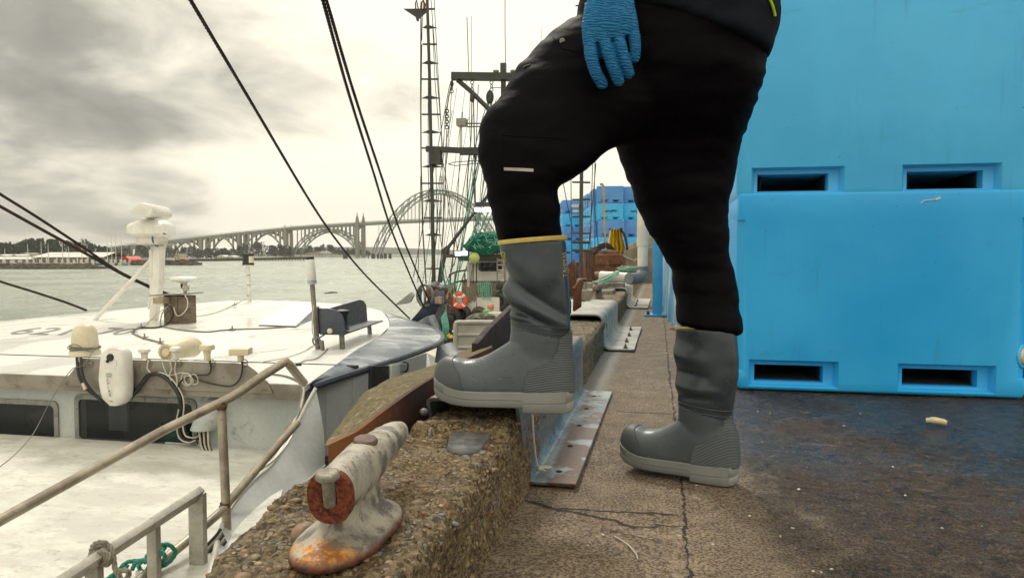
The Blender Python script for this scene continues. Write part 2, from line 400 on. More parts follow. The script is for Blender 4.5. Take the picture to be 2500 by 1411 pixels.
def dock_mat():
    m = M('dock_surface', 0.7)
    X, Y, Z = m.xyz()
    fine = m.noise(150, 5, 0.7); med = m.noise(22, 6, 0.65); big = m.noise(1.7, 5, 0.55)
    grain = m.voro(230)
    col = m.ramp(m.noise(9, 8, 0.68), [(0.36, (0.050, 0.033, 0.021)), (0.5, (0.135, 0.094, 0.060)), (0.64, (0.265, 0.198, 0.135))])
    col = m.mix(m.rng(fine, 0.38, 0.62), m.mix(0.78, col, (0.022, 0.013, 0.008)), m.mix(0.45, col, (0.42, 0.32, 0.22)))
    # grey cement fillet along the foot of the curb
    fil = m.math('SUBTRACT', 1.0, m.rng(m.math('ADD', X, m.math('MULTIPLY', m.math('SUBTRACT', med, 0.5), 0.10)), -0.285, -0.205))
    fil = m.math('MULTIPLY', fil, m.rng(Y, 2.2, 2.6))
    col = m.mix(m.math('MULTIPLY', fil, 0.75), col, (0.19, 0.185, 0.165))
    # wet, tar-dark part to the right
    wx = m.math('ADD', X, m.math('MULTIPLY', m.math('SUBTRACT', big, 0.5), 0.7))
    wx = m.math('ADD', wx, m.math('MULTIPLY', m.math('SUBTRACT', Y, 1.7), 0.24))
    wx = m.math('ADD', wx, m.math('MULTIPLY', m.math('SUBTRACT', m.noise(8, 9, 0.72), 0.5), 0.55))
    xr = m.rng(X, 0.15, 0.32)
    wet = m.math('MULTIPLY', m.rng(wx, 0.20, 0.44), xr)
    pud = m.math('MULTIPLY', m.rng(m.math('ADD', m.noise(2.2, 5, 0.55), m.math('MULTIPLY', m.math('SUBTRACT', Y, 2.5), 0.20)), 0.42, 0.66), wet)
    st = m.mapv((14, 60, 10), (0, 0, 0.5)); st2 = m.mapv((10, 75, 10), (0, 0, -0.35))
    scr = m.rng(m.noise(1.0, 6, 0.74, st, 0.6), 0.55, 0.70); scr2 = m.rng(m.noise(1.0, 6, 0.7, st2, 0.8), 0.62, 0.74)
    wcol = m.mix(m.rng(fine, 0.3, 0.7), (0.012, 0.008, 0.005), (0.085, 0.055, 0.036))
    wcol = m.mix(m.math('MULTIPLY', scr, 0.40), wcol, (0.13, 0.105, 0.09)); wcol = m.mix(m.math('MULTIPLY', scr2, 0.35), wcol, (0.14, 0.10, 0.065))
    wcol = m.mix(m.math('MULTIPLY', m.rng(m.noise(17, 8, 0.75), 0.50, 0.60), 0.7), wcol, (0.006, 0.005, 0.004)); wcol = m.mix(m.math('MULTIPLY', m.rng(m.noise(31, 8, 0.78, dist=1.2), 0.53, 0.61), 0.6), wcol, (0.15, 0.108, 0.076))
    rustp = m.math('MULTIPLY', m.rng(m.noise(4.1, 10, 0.78, m.mapv((1, 2.4, 1)), 0.3), 0.60, 0.66), m.rng(Y, 1.9, 2.3))
    wcol = m.mix(m.math('MULTIPLY', rustp, 0.8), wcol, (0.30, 0.17, 0.09))
    col = m.mix(m.math('MULTIPLY', wet, 0.93), col, wcol)
    # joint running along the dock, and cracks
    nz = m.math('SUBTRACT', m.noise(7, 8, 0.72), 0.5); nz2 = m.math('SUBTRACT', m.noise(70, 3, 0.6), 0.5)
    def crack(expr, w):
        d = m.math('ABSOLUTE', expr); return m.math('SUBTRACT', 1.0, m.rng(d, w * 0.45, w))
    wv = m.rng(m.noise(11, 3, 0.6), 0.35, 0.65, 0.3, 1.8)
    c1 = m.math('SUBTRACT', m.math('SUBTRACT', X, 0.072), m.math('ADD', m.math('MULTIPLY', nz, 0.055), m.math('MULTIPLY', nz2, 0.012)))
    d1 = m.math('ABSOLUTE', c1); wloc = m.math('MULTIPLY', wv, 0.0032)
    k1 = m.math('SUBTRACT', 1.0, m.math('DIVIDE', d1, wloc), clamp=True)
    k1 = m.rng(k1, 0.0, 0.5)
    yl = m.math('ADD', Y, m.math('ADD', m.math('MULTIPLY', nz, 0.11), m.math('MULTIPLY', nz2, 0.012)))
    def seg(y0, slope, x0, x1, w):
        e = m.math('SUBTRACT', m.math('SUBTRACT', yl, y0), m.math('MULTIPLY', m.math('SUBTRACT', X, x0), slope))
        c = crack(e, w)
        c = m.math('MULTIPLY', c, m.math('MULTIPLY', m.rng(X, x0 - .01, x0 + .02), m.math('SUBTRACT', 1.0, m.rng(X, x1 - .04, x1))))
        return c
    k = m.math('MAXIMUM', k1, seg(1.87, 0.0, -0.25, 0.07, 0.007))
    k = m.math('MAXIMUM', k, seg(1.90, -0.45, -0.34, -0.02, 0.009))
    k = m.math('MAXIMUM', k, seg(1.77, 0.22, -0.08, 0.09, 0.004))
    k = m.math('MAXIMUM', k, seg(1.74, -0.5, -0.12, 0.03, 0.003))
    k = m.math('MAXIMUM', k, seg(3.05, 0.0, -0.16, 0.08, 0.006))
    col = m.mix(m.math('MULTIPLY', k, 0.92), col, (0.012, 0.010, 0.008))
    # pale crumbled patch beside the joint and little white flecks
    near = m.math('SUBTRACT', 1.0, m.rng(d1, 0.006, 0.03))
    chip = m.math('MULTIPLY', m.math('MULTIPLY', near, m.rng(m.noise(9, 6, 0.7), 0.6, 0.66)), m.math('SUBTRACT', 1.0, k))
    col = m.mix(chip, col, (0.46, 0.38, 0.27))
    flk = m.rng(m.noise(34, 2, 0.5, m.mapv((1, 2.2, 1), (0, 0, 0.7))), 0.765, 0.79)
    col = m.mix(m.math('MULTIPLY', flk, 0.8), col, (0.55, 0.50, 0.42))
    m.color(col)
    r = m.math('ADD', m.math('MULTIPLY', wet, -0.30), 0.76)
    r = m.math('SUBTRACT', r, m.math('MULTIPLY', pud, 0.30)); m.l.new(m.math('ADD', m.math('SUBTRACT', 0.35, m.math('MULTIPLY', wet, 0.25)), m.math('MULTIPLY', pud, 0.22)), m.b.inputs['Specular IOR Level']); r = m.math('SUBTRACT', r, m.math('MULTIPLY', fil, 0.3))
    r = m.math('ADD', r, m.math('MULTIPLY', m.math('MULTIPLY', m.math('SUBTRACT', m.noise(26, 7, .75), .5), 1.3), wet))
    m.rough(m.math('MAXIMUM', r, 0.10))
    nb = m.bump(m.math('ADD', m.math('MULTIPLY', fine, 1.0), m.math('MULTIPLY', grain, 0.5)), 0.55, 0.004)
    nb = m.bump(med, 0.35, 0.012, nb)
    m.bump(m.math('SUBTRACT', 1.0, m.math('ADD', k, m.math('MULTIPLY', chip, 0.3))), 1.0, 0.02, nb)
    return m.m
DOCKM = dock_mat()
def make_dock():
    # fine sheet near the camera, coarse beyond, with quay wall down to the water
    def fn(u, v):
        x = -0.36 + u * 4.4; y = -1.2 + v * 11.2
        z = 0.006 * fbm(np.stack([x, y, 0 * x], 1), 1.1, 3) * np.clip((u) * 20, 0, 1) * np.clip((1 - u) * 20, 0, 1) * np.clip((1 - v) * 20, 0, 1)
        return np.stack([x, y, z - 0.004], 1)
    co, fs = grid_mesh(160, 300, fn)
    n = len(co); fs = fs.tolist()
    ex = [(-0.60, -8, -.008), (60, -8, -.008), (60, 110, -.008), (-0.60, 110, -.008), (-0.60, -8, WZ - 1), (60, -8, WZ - 1), (60, 110, WZ - 1), (-0.60, 110, WZ - 1)]
    co = np.vstack([co, ex])
    # coarse sheet around the fine one
    ring = [(-0.62, -8), (60, -8), (60, 110), (-0.72, 110)]
    inner = [(-0.36, -1.2), (4.04, -1.2), (4.04, 10.0), (-0.36, 10.0)]
    b = len(co); co = np.vstack([co, [(x, y, -.004) for x, y in inner]])
    for i in range(4): fs.append((n + i, n + (i + 1) % 4, b + (i + 1) % 4, b + i))
    fs += [(n, n + 3, n + 7, n + 4), (n + 1, n, n + 4, n + 5), (n + 2, n + 1, n + 5, n + 6), (n + 3, n + 2, n + 6, n + 7)]
    o = raw_mesh('pavement', co, fs, DOCKM, kind='structure')
    return o
make_dock()

# ================================================================== concrete curb
def curb_mat():
    m = M('aggregate', 0.85)
    X, Y, Z = m.xyz()
    fine = m.noise(120, 6, 0.7); v = m.voro(75, out='Color', vec=m.mapv((1, 1, 1))); vd = m.voro(75)
    col = m.ramp(m.noise(14, 8, 0.7), [(0.3, (0.075, 0.048, 0.020)), (0.5, (0.225, 0.155, 0.075)), (0.7, (0.40, 0.305, 0.17))])
    def cellval(sock):
        q = m.n.new('ShaderNodeSeparateColor'); m.l.new(sock, q.inputs[0]); return q.outputs[0], q.outputs[1]
    va, vb = cellval(v)
    stone = m.ramp(va, [(0.05, (0.045, 0.030, 0.018)), (0.3, (0.13, 0.085, 0.045)), (0.6, (0.26, 0.18, 0.09)), (0.85, (0.42, 0.32, 0.19)), (1.0, (0.24, 0.225, 0.21))])
    v2 = m.voro(150, out='Color'); va2, vb2 = cellval(v2); vd2 = m.voro(150)
    grit = m.ramp(va2, [(0.1, (0.035, 0.022, 0.012)), (0.5, (0.20, 0.135, 0.065)), (0.9, (0.44, 0.33, 0.18))])
    col = m.mix(0.45, col, grit)
    big = m.rng(vb, 0.45, 0.5, 0, 1)                                  # only some cells hold a larger stone
    col = m.mix(m.math('MULTIPLY', m.math('SUBTRACT', 1.0, m.rng(vd, 0.34, 0.42)), big), col, stone)
    rim = m.math('MULTIPLY', m.math('MULTIPLY', m.rng(vd, 0.36, 0.44), m.math('SUBTRACT', 1.0, m.rng(vd, 0.5, 0.62))), big)
    col = m.mix(m.math('MULTIPLY', rim, 0.85), col, (0.016, 0.011, 0.006))
    top = m.rng(Z, 0.17, 0.2)
    moss = m.math('MULTIPLY', m.rng(m.noise(7, 7, 0.7), 0.5, 0.62), m.rng(m.noise(60, 4, 0.6), 0.35, 0.6))
    col = m.mix(m.math('MULTIPLY', moss, 0.4), col, (0.075, 0.072, 0.025))
    # drip streaks and lichen on the upright faces
    stv = m.mapv((60, 60, 5)); streak = m.rng(m.noise(1, 5, 0.6, stv), 0.45, 0.68)
    side = m.math('SUBTRACT', 1.0, top)
    col = m.mix(m.math('MULTIPLY', m.math('MULTIPLY', side, streak), 0.65), col, (0.045, 0.035, 0.022))
    lich = m.math('MULTIPLY', m.rng(m.noise(17, 8, 0.75), 0.63, 0.68), side)
    col = m.mix(m.math('MULTIPLY', lich, 0.75), col, (0.40, 0.38, 0.32))
    orange = m.rng(m.noise(24, 6, 0.6, m.mapv((1, 1, 1), (1, 2, 3))), 0.67, 0.72)
    col = m.mix(m.math('MULTIPLY', orange, 0.6), col, (0.36, 0.17, 0.05))
    col = m.mix(m.rng(fine, 0.3, 0.55), m.mix(0.72, col, (0.016, 0.011, 0.006)), col)
    m.color(col)
    m.rough(m.rng(m.noise(8, 4, 0.5), 0.35, 0.65, 0.6, 0.95))
    nb = m.bump(fine, 1.0, 0.009); nb = m.bump(m.math('SUBTRACT', 1.0, vd), 0.6, 0.006, nb)
    return m.m
CURBM = curb_mat()
PEBM = [simple('pebble_brown', (0.24, 0.15, 0.08), (0.13, 0.08, 0.045), 0.6, scale=40, bscale=200),
        simple('pebble_grey', (0.16, 0.16, 0.16), (0.09, 0.09, 0.10), 0.5, scale=40, bscale=200),
        simple('pebble_cream', (0.36, 0.29, 0.18), (0.26, 0.20, 0.12), 0.6, scale=40, bscale=200),
        simple('pebble_orange', (0.27, 0.14, 0.05), (0.17, 0.085, 0.03), 0.6, scale=40, bscale=200)]
def curb_section(y0, y1, step, n_around, near):
    """one swept curb body with worn arris; returns arrays"""
    ny = int((y1 - y0) / step) + 1
    ys = np.linspace(y0, y1, ny)
    s = np.linspace(0, 1, n_around); V, S = np.meshgrid(ys, s, indexing='ij'); V = V.ravel(); S = S.ravel()
    q = np.stack([V * 0 + 3.3, V, V * 0], 1)
    xo = -0.618 + 0.0 * V; 
    if near: xo = np.interp(V, [-1, 0.86, 0.98, 1.1, 1.3, 1.45, 1.84, 1.95, 9], [-.56, -.60, -.655, -.69, -.715, -.705, -.628, -.618, -.618])
    xo = xo + 0.014 * fbm(q, 7, 3) * (1 if near else 0.4)
    xi = -0.352 + 0 * V; zt = 0.197 + 0.006 * fbm(q + 9, 3, 3)
    if near:
        zt = zt + 0.022 * np.clip((V - 1.76) / 0.02, 0, 1) * np.clip((3.6 - V) / .05, 0, 1)
        hump = np.clip(1 - np.abs(V - 1.80) / .05, 0, 1); zt = zt + 0.006 * hump
    ri = 0.030 + 0.012 * fbm(q + 4, 6, 3); ro = 0.045 + 0.02 * fbm(q + 6, 5, 3)
    ri = np.clip(ri, .012, .07); ro = np.clip(ro, .015, .09)
    # perimeter: outer side up (0..0.18), outer arc, top, inner arc, inner side down
    x = np.zeros_like(V); z = np.zeros_like(V); nx = np.zeros_like(V); nz = np.zeros_like(V)
    a = S < 0.16; t = S / 0.16; x[a] = xo[a]; z[a] = (-0.6 + (zt - ro + 0.6) * t)[a]; nx[a] = -1
    a = (S >= 0.16) & (S < 0.26); t = (S - 0.16) / 0.10 * math.pi / 2
    x[a] = (xo + ro - ro * np.cos(t))[a]; z[a] = (zt - ro + ro * np.sin(t))[a]; nx[a] = -np.cos(t)[a]; nz[a] = np.sin(t)[a]
    a = (S >= 0.26) & (S < 0.66); t = (S - 0.26) / 0.40; x[a] = (xo + ro + (xi - ri - xo - ro) * t)[a]; z[a] = zt[a]; nz[a] = 1
    a = (S >= 0.66) & (S < 0.76); t = (S - 0.66) / 0.10 * math.pi / 2
    x[a] = (xi - ri + ri * np.sin(t))[a]; z[a] = (zt - ri + ri * np.cos(t))[a]; nx[a] = np.sin(t)[a]; nz[a] = np.cos(t)[a]
    a = S >= 0.76; t = (S - 0.76) / 0.24; x[a] = xi[a] + 0.012 * (t[a] ** 6); z[a] = (zt - ri - (zt - ri + 0.03) * t)[a]; nx[a] = 1
    co = np.stack([x, V, z], 1)
    d = 0.0055 * fbm(co, 12, 3) + 0.0045 * fbm(co, 45, 3, 0.6) + (0.0022 * fbm(co, 130, 2) if near else 0)
    bite = np.clip(fbm(co + 5, 9, 3) - 0.42, 0, 1) * 0.05
    edge = np.exp(-((S - 0.71) / 0.07) ** 2) + np.exp(-((S - 0.2) / 0.08) ** 2)
    d = d - bite * edge
    if near:   # spalled hollow just before the first steel cap
        hol = np.exp(-((V - 1.84) / 0.055) ** 2) * np.exp(-((S - 0.80) / 0.10) ** 2); d = d - 0.035 * hol * (0.6 + 0.8 * np.abs(fbm(co, 25, 2)))
    co[:, 0] += nx * d; co[:, 2] += nz * d
    idx = np.arange(ny * n_around).reshape(ny, n_around)
    fs = np.stack([idx[:-1, :-1], idx[1:, :-1], idx[1:, 1:], idx[:-1, 1:]], -1).reshape(-1, 4)
    return co, fs
def make_curb():
    A, fa = curb_section(0.2, 2.3, 0.0052, 210, True)
    B, fb = curb_section(2.3, 11.0, 0.03, 90, False)
    Cc, fc = curb_section(11.0, 70.0, 0.5, 30, False)
    co = np.vstack([A, B, Cc]); fs = np.vstack([fa, fb + len(A), fc + len(A) + len(B)])
    b = MB(); rnd = random.Random(3); stones = []
    for k in range(1100):
        i = rnd.randrange(len(A)); p = A[i]
        if p[2] < 0.02 or p[1] < 0.8 or p[1] > 2.0 or p[0] < -0.74: continue
        if p[2] < .15 and rnd.random() < .6: continue
        r = rnd.choice([.0025, .003, .0035, .004, .005, .006, .009]) * rnd.uniform(.7, 1.2)
        rot = Matrix.Rotation(rnd.uniform(0, 6.28), 3, 'Z') @ Matrix.Rotation(rnd.uniform(-.5, .5), 3, 'X')
        b.cur = 1 + rnd.choices([0, 1, 2, 3], [7, 2, 1, 1.0])[0]
        b.ball(p, (r * 1.5, r, r * .55), 8, 5, rot)
    # the flat slate-grey stone bedded in the top, and a big brown one by the cleat
    b.cur = 2; ring = []
    for px, py in ((1092, 1092), (1098, 1060), (1115, 1040), (1150, 1033), (1203, 1032), (1195, 1062), (1178, 1080), (1172, 1096), (1130, 1098)):
        ring.append(G(px, py, 0.206))
    b.prism(ring, (0, 0, -0.02))
    b.cur = 1; b.ball(G(742, 1300, .2), (.018, .03, .016), 12, 8)
    b.cur = 2; b.ball(G(1165, 990, .235), (.02, .012, .006), 10, 6); b.ball(G(1035, 1005, .235), (.012, .012, .01), 10, 6)
    o = len(co); co = np.vstack([co, np.array(b.v)]); fsl = fs.tolist() + [tuple(i + o for i in f) for f in b.f]
    ob = raw_mesh('concrete_curb', co, fsl, [CURBM] + PEBM)
    mi = [0] * len(fs) + b.mi; ob.data.polygons.foreach_set('material_index', mi)
    recentre(ob); tag(ob, 'worn pebbly concrete curb running along the edge of the dock', 'curb')
make_curb()

# ================================================================== steel caps over the curb
def steel_mat():
    m = M('galvanised_plate', 0.42, 0.55)
    big = m.noise(5.5, 7, 0.62, dist=0.3); f = m.noise(60, 5, 0.6)
    col = m.mix(m.rng(big, 0.42, 0.6), (0.17, 0.20, 0.225), (0.31, 0.345, 0.36))
    X, Y, Z = m.xyz()
    foot = m.math('MULTIPLY', m.math('SUBTRACT', 1.0, m.rng(Z, 0.03, 0.05)), m.rng(X, -0.315, -0.295))
    rust = m.math('MULTIPLY', m.rng(m.noise(5.2, 6, 0.55), 0.475, 0.51), foot)
    rust = m.math('MAXIMUM', rust, m.math('MULTIPLY', m.rng(Z, 0.245, 0.262), 0.75))
    rust = m.math('MAXIMUM', rust, m.math('MULTIPLY', m.rng(m.noise(9, 8, 0.7), 0.60, 0.66), 0.6))
    rc = m.mix(m.rng(f, 0.35, 0.65), (0.085, 0.045, 0.033), (0.17, 0.10, 0.075))
    col = m.mix(rust, col, rc)
    col = m.mix(m.math('MULTIPLY', m.math('MULTIPLY', m.rng(Z, 0.03, 0.07), m.math('SUBTRACT', 1.0, m.rng(Z, .23, .25))), .55), col, (0.055, 0.065, 0.08))
    stv = m.mapv((40, 40, 3)); col = m.mix(m.math('MULTIPLY', m.rng(m.noise(1, 4, 0.6, stv), 0.5, 0.7), 0.4), col, (0.09, 0.10, 0.115))
    m.color(col); m.l.new(m.math('MULTIPLY', m.math('SUBTRACT', 1.0, rust), 0.5), m.b.inputs['Metallic'])
    m.rough(m.rng(f, 0.3, 0.7, 0.28, 0.55)); m.bump(m.math('ADD', f, m.math('MULTIPLY', rust, 0.6)), 0.25, 0.003)
    return m.m
STEELM = steel_mat()
BOLTM = simple('bolt_metal', (0.22, 0.21, 0.19), (0.10, 0.075, 0.055), 0.5, 0.6, scale=60, bscale=150)
HOLEM = simple('recess_shade_black', (0.008, 0.007, 0.006), None, 0.9, bump=0, rvar=0)  # black colour standing in for the shade inside holes, slot and pockets
WORNM = simple('pale_galvanised', (0.44, 0.41, 0.35), (0.27, 0.26, 0.24), 0.55, 0.15, scale=5, c3=(0.15, 0.10, 0.07), lo3=.6, hi3=.72, s3=9)
def make_cap(y0, y1, ztop, label, matr, shear, holes=(), bolts=(), xr=-0.355, foot_w=0.14, skew=0.0, xl=-0.605, r=0.022):
    root = thing('steel_curb_cap', ((xl + xr) / 2, (y0 + y1) / 2, 0), label, 'steel bracket', 'steel caps bolted over the curb')
    th = 0.011
    def arc(cx, cz, rr, a0, a1, n=5): return [(cx + rr * math.cos(a0 + (a1 - a0) * i / n), cz + rr * math.sin(a0 + (a1 - a0) * i / n)) for i in range(n + 1)]
    h = math.pi / 2; zf = 0.014
    outer = [(xl, ztop - 0.085)] + arc(xl + r, ztop - r, r, 2 * h, h) + arc(xr - r + .004, ztop - r, r, h, 0) \
        + arc(xr + .004 + r, zf + r, r, 2 * h, 3 * h) + [(xr + foot_w, zf)]
    inner = [(xl + th, ztop - 0.085)] + arc(xl + r, ztop - r, r - th, 2 * h, h) + arc(xr - r + .004, ztop - r, r - th, h, 0) \
        + arc(xr + .004 + r, zf + r, r + th, 2 * h, 3 * h) + [(xr + foot_w, zf - th)]
    poly = outer + inner[::-1]
    def end(y, sh): return [(x + (0.01 * (y - y0)), y + sh * (ztop - z), z) for x, z in poly]
    b = MB(); ys = [(y0, shear), ((y0 + y1) / 2, shear / 2), (y1, 0)]
    b.loft([end(y, s) for y, s in ys])
    b.build('plate', matr, root, smooth=30, bevel=0.0015, bseg=1)
    for hx, hy in holes:
        b = MB(); b.lathe([(0.0005, 0.0012), (0.009, 0.0012), (0.009, -0.004), (0.0005, -0.004)], (hx, hy, zf + .0006), seg=18); b.build('bolt_hole_shade', HOLEM, root)  # no hole is cut: a black disc carries its shade
    for hx, hy in bolts:
        b = MB(); b.lathe([(0.017, 0), (0.017, 0.003)], (hx, hy, zf + .001), seg=18); b.lathe([(0.012, 0.003), (0.012, 0.014), (.010, .016)], (hx, hy, zf + .001), seg=6)
        b.lathe([(0.006, .014), (.006, .028), (.004, .03)], (hx, hy, zf + .001), seg=10); b.build('bolt', BOLTM, root, bevel=.001)
    return root
g = lambda px, py: G(px, py, .015)[:2]
RUSTM = simple('brown_rust', (0.105, 0.045, 0.028), (0.055, 0.024, 0.018), 0.75, 0.1, scale=5, c3=(0.22, 0.095, 0.04), s3=11, lo3=.52, hi3=.68, bump=.4, bscale=90)
cap1 = make_cap(1.872, 3.42, 0.268, 'near galvanised steel curb cap with rusty foot plate, under the booted foot', STEELM, 0.55,
         holes=[g(1365, 1150), g(1392, 1088), g(1414, 1038), g(1432, 997), g(1450, 966)])
cap2 = make_cap(4.93, 6.5, 0.245, 'pale steel curb cap with four bolts behind the raised leg', WORNM, 0.1,
         bolts=[g(1527, 850), g(1530, 835), g(1536, 820), g(1540, 806)], foot_w=.21, r=.05)
cap3 = make_cap(8.85, 10.6, 0.245, 'farthest steel curb cap beneath the white plastic pipe', WORNM, 0.0,
         bolts=[(-0.25, 9.0), (-.25, 9.4), (-.25, 9.9)], foot_w=.25, r=.05)
# rolled galvanised bead with a hardened blob of sealant inside the near cap
b = MB(); b.tube(spline([(-0.338, 2.0, .24), (-0.336, 2.03, .12), (-0.334, 2.07, .05), (-0.325, 2.085, .03), (-.31, 2.08, .024)], 5), 0.0035, 6)
b.ball(G(1330, 1140, .03), (.022, .012, .006), 12, 6); b.ball(G(1318, 1143, .03), (.012, .012, .008), 10, 6)
o = b.build('sealant_bead', simple('sealant', (0.55, 0.52, 0.44), (0.4, 0.36, 0.3), 0.5, bscale=80), cap1)

# ================================================================== the big cleat on the curb
def cleat_mat():
    m = M('cleat_paint', 0.55)
    X, Y, Z = m.xyz()
    f = m.noise(90, 6, 0.65)
    col = m.mix(m.rng(m.noise(16, 7, 0.65), 0.42, 0.62), (0.38, 0.35, 0.285), (0.22, 0.195, 0.16))
    col = m.mix(m.math('MULTIPLY', m.rng(m.noise(15, 10, 0.78, dist=.3), 0.535, 0.565), 0.8), col, (0.095, 0.088, 0.08))
    lowr = m.math('SUBTRACT', 1.0, m.rng(m.math('ADD', Y, m.math('MULTIPLY', m.noise(22, 5, .6), .07)), -0.058, -0.030))
    orange = m.mix(m.rng(m.noise(34, 9, 0.78), 0.44, 0.56), (0.62, 0.27, 0.04), (0.26, 0.095, 0.02))
    col = m.mix(m.math('MULTIPLY', m.math('MULTIPLY', lowr, m.math('SUBTRACT', 1.0, m.rng(Z, 0.06, 0.10))), m.rng(m.noise(22, 9, .76), .41, .46)), col, orange)
    drip = m.math('MULTIPLY', m.math('SUBTRACT', 1.0, m.rng(m.math('ADD', Y, m.math('MULTIPLY', m.noise(40, 5, .6), .04)), -0.055, -0.015)), m.math('MULTIPLY', m.rng(m.math('ADD', Z, m.math('MULTIPLY', m.noise(30, 4, .6), .02)), .040, .058), m.math('SUBTRACT', 1.0, m.rng(Z, .085, .10))))
    col = m.mix(m.math('MULTIPLY', drip, .85), col, (0.035, 0.022, 0.014))
    foot = m.math('SUBTRACT', 1.0, m.rng(m.math('ADD', Z, m.math('MULTIPLY', m.noise(35, 5, .6), .012)), 0.014, 0.027))
    col = m.mix(foot, col, m.mix(m.rng(f, .4, .6), (0.055, 0.025, 0.018), (0.15, 0.05, 0.02)))
    spots = m.rng(m.noise(48, 5, 0.6), 0.66, 0.7)
    col = m.mix(m.math('MULTIPLY', spots, .7), col, (0.16, 0.08, 0.04))
    m.color(col); m.rough(m.rng(f, .3, .7, .4, .75)); nb = m.bump(f, .35, .0025); m.bump(m.noise(14, 6, .6), .10, .01, nb)
    return m.m
CLEATM = cleat_mat()
def cleat_rust():
    m = M('broken_rust', 0.85); f = m.noise(110, 7, 0.7)
    c = m.mix(m.rng(f, 0.38, 0.6), (0.075, 0.014, 0.008), (0.23, 0.055, 0.022)); c = m.mix(m.rng(m.noise(200, 4, .6), .62, .7), c, (.38, .13, .05))
    m.color(c); m.bump(f, 0.9, 0.006); return m.m
CRUST = cleat_rust()
def ellipse_ring(c, ex, ey, rx, ry, n=28, p=2.0):
    c = Vector(c); out = []
    for k in range(n):
        a = 2 * math.pi * k / n; ca, sa = math.cos(a), math.sin(a)
        out.append(c + ex * (rx * math.copysign(abs(ca) ** (2 / p), ca)) + ey * (ry * math.copysign(abs(sa) ** (2 / p), sa)))
    return out
def cleat_horn(c0, c1, secs, squash=1.0):
    """secs: (t, halfwidth, halfheight, dz)"""
    c0, c1 = Vector(c0), Vector(c1); d = (c1 - c0).normalized(); ex = d.cross(Vector((0, 0, 1))).normalized(); ez = ex.cross(d)
    return [ellipse_ring(c0.lerp(c1, t) + Vector((0, 0, dz)), ex, ez, w, h, 28, 2.3) for t, w, h, dz in secs]
def make_cleat():
    X0 = -0.475; Y0 = 1.07
    root = thing('mooring_cleat', (X0, Y0, 0.2), 'big weathered cream mooring cleat with a broken rusty red end in the foreground', 'cleat', 'mooring cleats on the curb')
    c0 = P(805, 1212, 1.04); KS = .80; c1 = P(975, 1047, 1.50)
    # horn
    b = MB(); secs = [(0, .029, .038, 0), (.12, .031, .038, 0), (.28, .035, .038, 0), (.42, .035, .036, .002), (.58, .033, .032, .003), (.72, .030, .028, .003), (.86, .0265, .024, .002), (.95, .0235, .0205, 0), (.985, .016, .014, 0), (1.0, .006, .006, 0)]
    b.loft(cleat_horn(c0, c1, secs))
    # neck and flared foot; elliptical, longer along the curb
    prof = [(.205, .064, .140, 0), (.214, .067, .144, 0), (.223, .063, .137, 0), (.231, .050, .112, .004), (.241, .038, .092, .010), (.256, .031, .080, .016), (.275, .030, .080, .020), (.292, .034, .092, .022), (.31, .033, .098, .03)]
    ey = Vector((0, 1, 0)); ex = Vector((1, 0, 0)); rings = []
    for z, rx, ry, dy in prof:
        xx = X0 + 0.0 + (z - .2) * -.05
        rings.append(ellipse_ring((xx, Y0 + .015 + dy, z - 0.006), ex, ey, rx, ry, 40, 2.5))
    b.loft(rings)
    o = b.build('cleat_body', CLEATM, root); remesh(o, 0.0032, 8, 0.6)
    co = verts(o); n = fbm(co, 30, 3) * .0012; nr = np.empty(len(co) * 3); o.data.vertices.foreach_get('normal', nr); nr = nr.reshape(-1, 3)
    # scooped hollow on the flank
    setverts(o, co + nr * n[:, None])
    # cut the broken end flat
    d = (c1 - c0).normalized(); co = verts(o)
    cutn = Vector((d.x * .3, d.y, .18)).normalized(); rel = co - np.array(c0 + d * 0.004); dist = rel @ np.array(cutn)
    high = co[:, 2] > 0.262
    mv = np.where((dist < 0) & high, -dist, 0); co = co + mv[:, None] * np.array(cutn); setverts(o, co)
    # local copy of coordinates: origin at the foot centre
    o.data.transform(Matrix.Translation((-X0, -Y0 - .0, -0.2))); o.matrix_parent_inverse = Matrix.Identity(4)
    # broken face with a U-shaped slot
    exv = d.cross(Vector((0, 0, 1))).normalized(); ez = cutn.cross(exv).normalized()
    if ez.z < 0: ez = -ez
    cen = c0 + d * 0.002
    outl = []
    for k in range(40):
        a = -math.pi / 2 + 2 * math.pi * k / 40; ca, sa = math.cos(a), math.sin(a)
        rx = .0375 * (1 - 0.10 * max(sa, 0)); outl.append((rx * math.copysign(abs(ca) ** .85, ca), .050 * math.copysign(abs(sa) ** .85, sa) - .002))
    b = MB(); slot = lambda u, v: abs(u) < 0.0125 and v > -0.018
    N = 34; gu = np.linspace(-.045, .045, N); gv = np.linspace(-.056, .052, N); from_in = {}
    def inside(u, v):
        e = (abs(u) / .0395) ** 2.4 + (abs(v + .002) / .050) ** 2.4 < 1
        s = (abs(u) < 0.0135 and v > -0.006) or (u * u + (v + .006) ** 2 < .0135 ** 2)
        return e and not s
    # solid plug: boundary polygon with slot notch, extruded
    pts = []
    for k in range(41):
        a = math.pi / 2 + 0.36 + (2 * math.pi - 0.72) * k / 40; ca, sa = math.cos(a), math.sin(a)
        pts.append((.0400 * math.copysign(abs(ca) ** .85, ca), .050 * math.copysign(abs(sa) ** .85, sa) - .002))
    sl = [(0.0135, .030)] + [(0.0135 * math.cos(-t), -.008 + .0135 * math.sin(-t)) for t in np.linspace(0, math.pi, 9)] + [(-0.0135, .030)]
    pts = pts + sl
    P3 = [cen + exv * u * KS + ez * v * KS - cutn * .003 for u, v in pts]
    b.prism(P3, cutn * 0.012)
    fo = b.build('broken_end', CRUST, root, smooth=25)
    bm = bmesh.new(); bm.from_mesh(fo.data); bmesh.ops.triangulate(bm, faces=[f for f in bm.faces if len(f.verts) > 4]); bm.to_mesh(fo.data); bm.free()
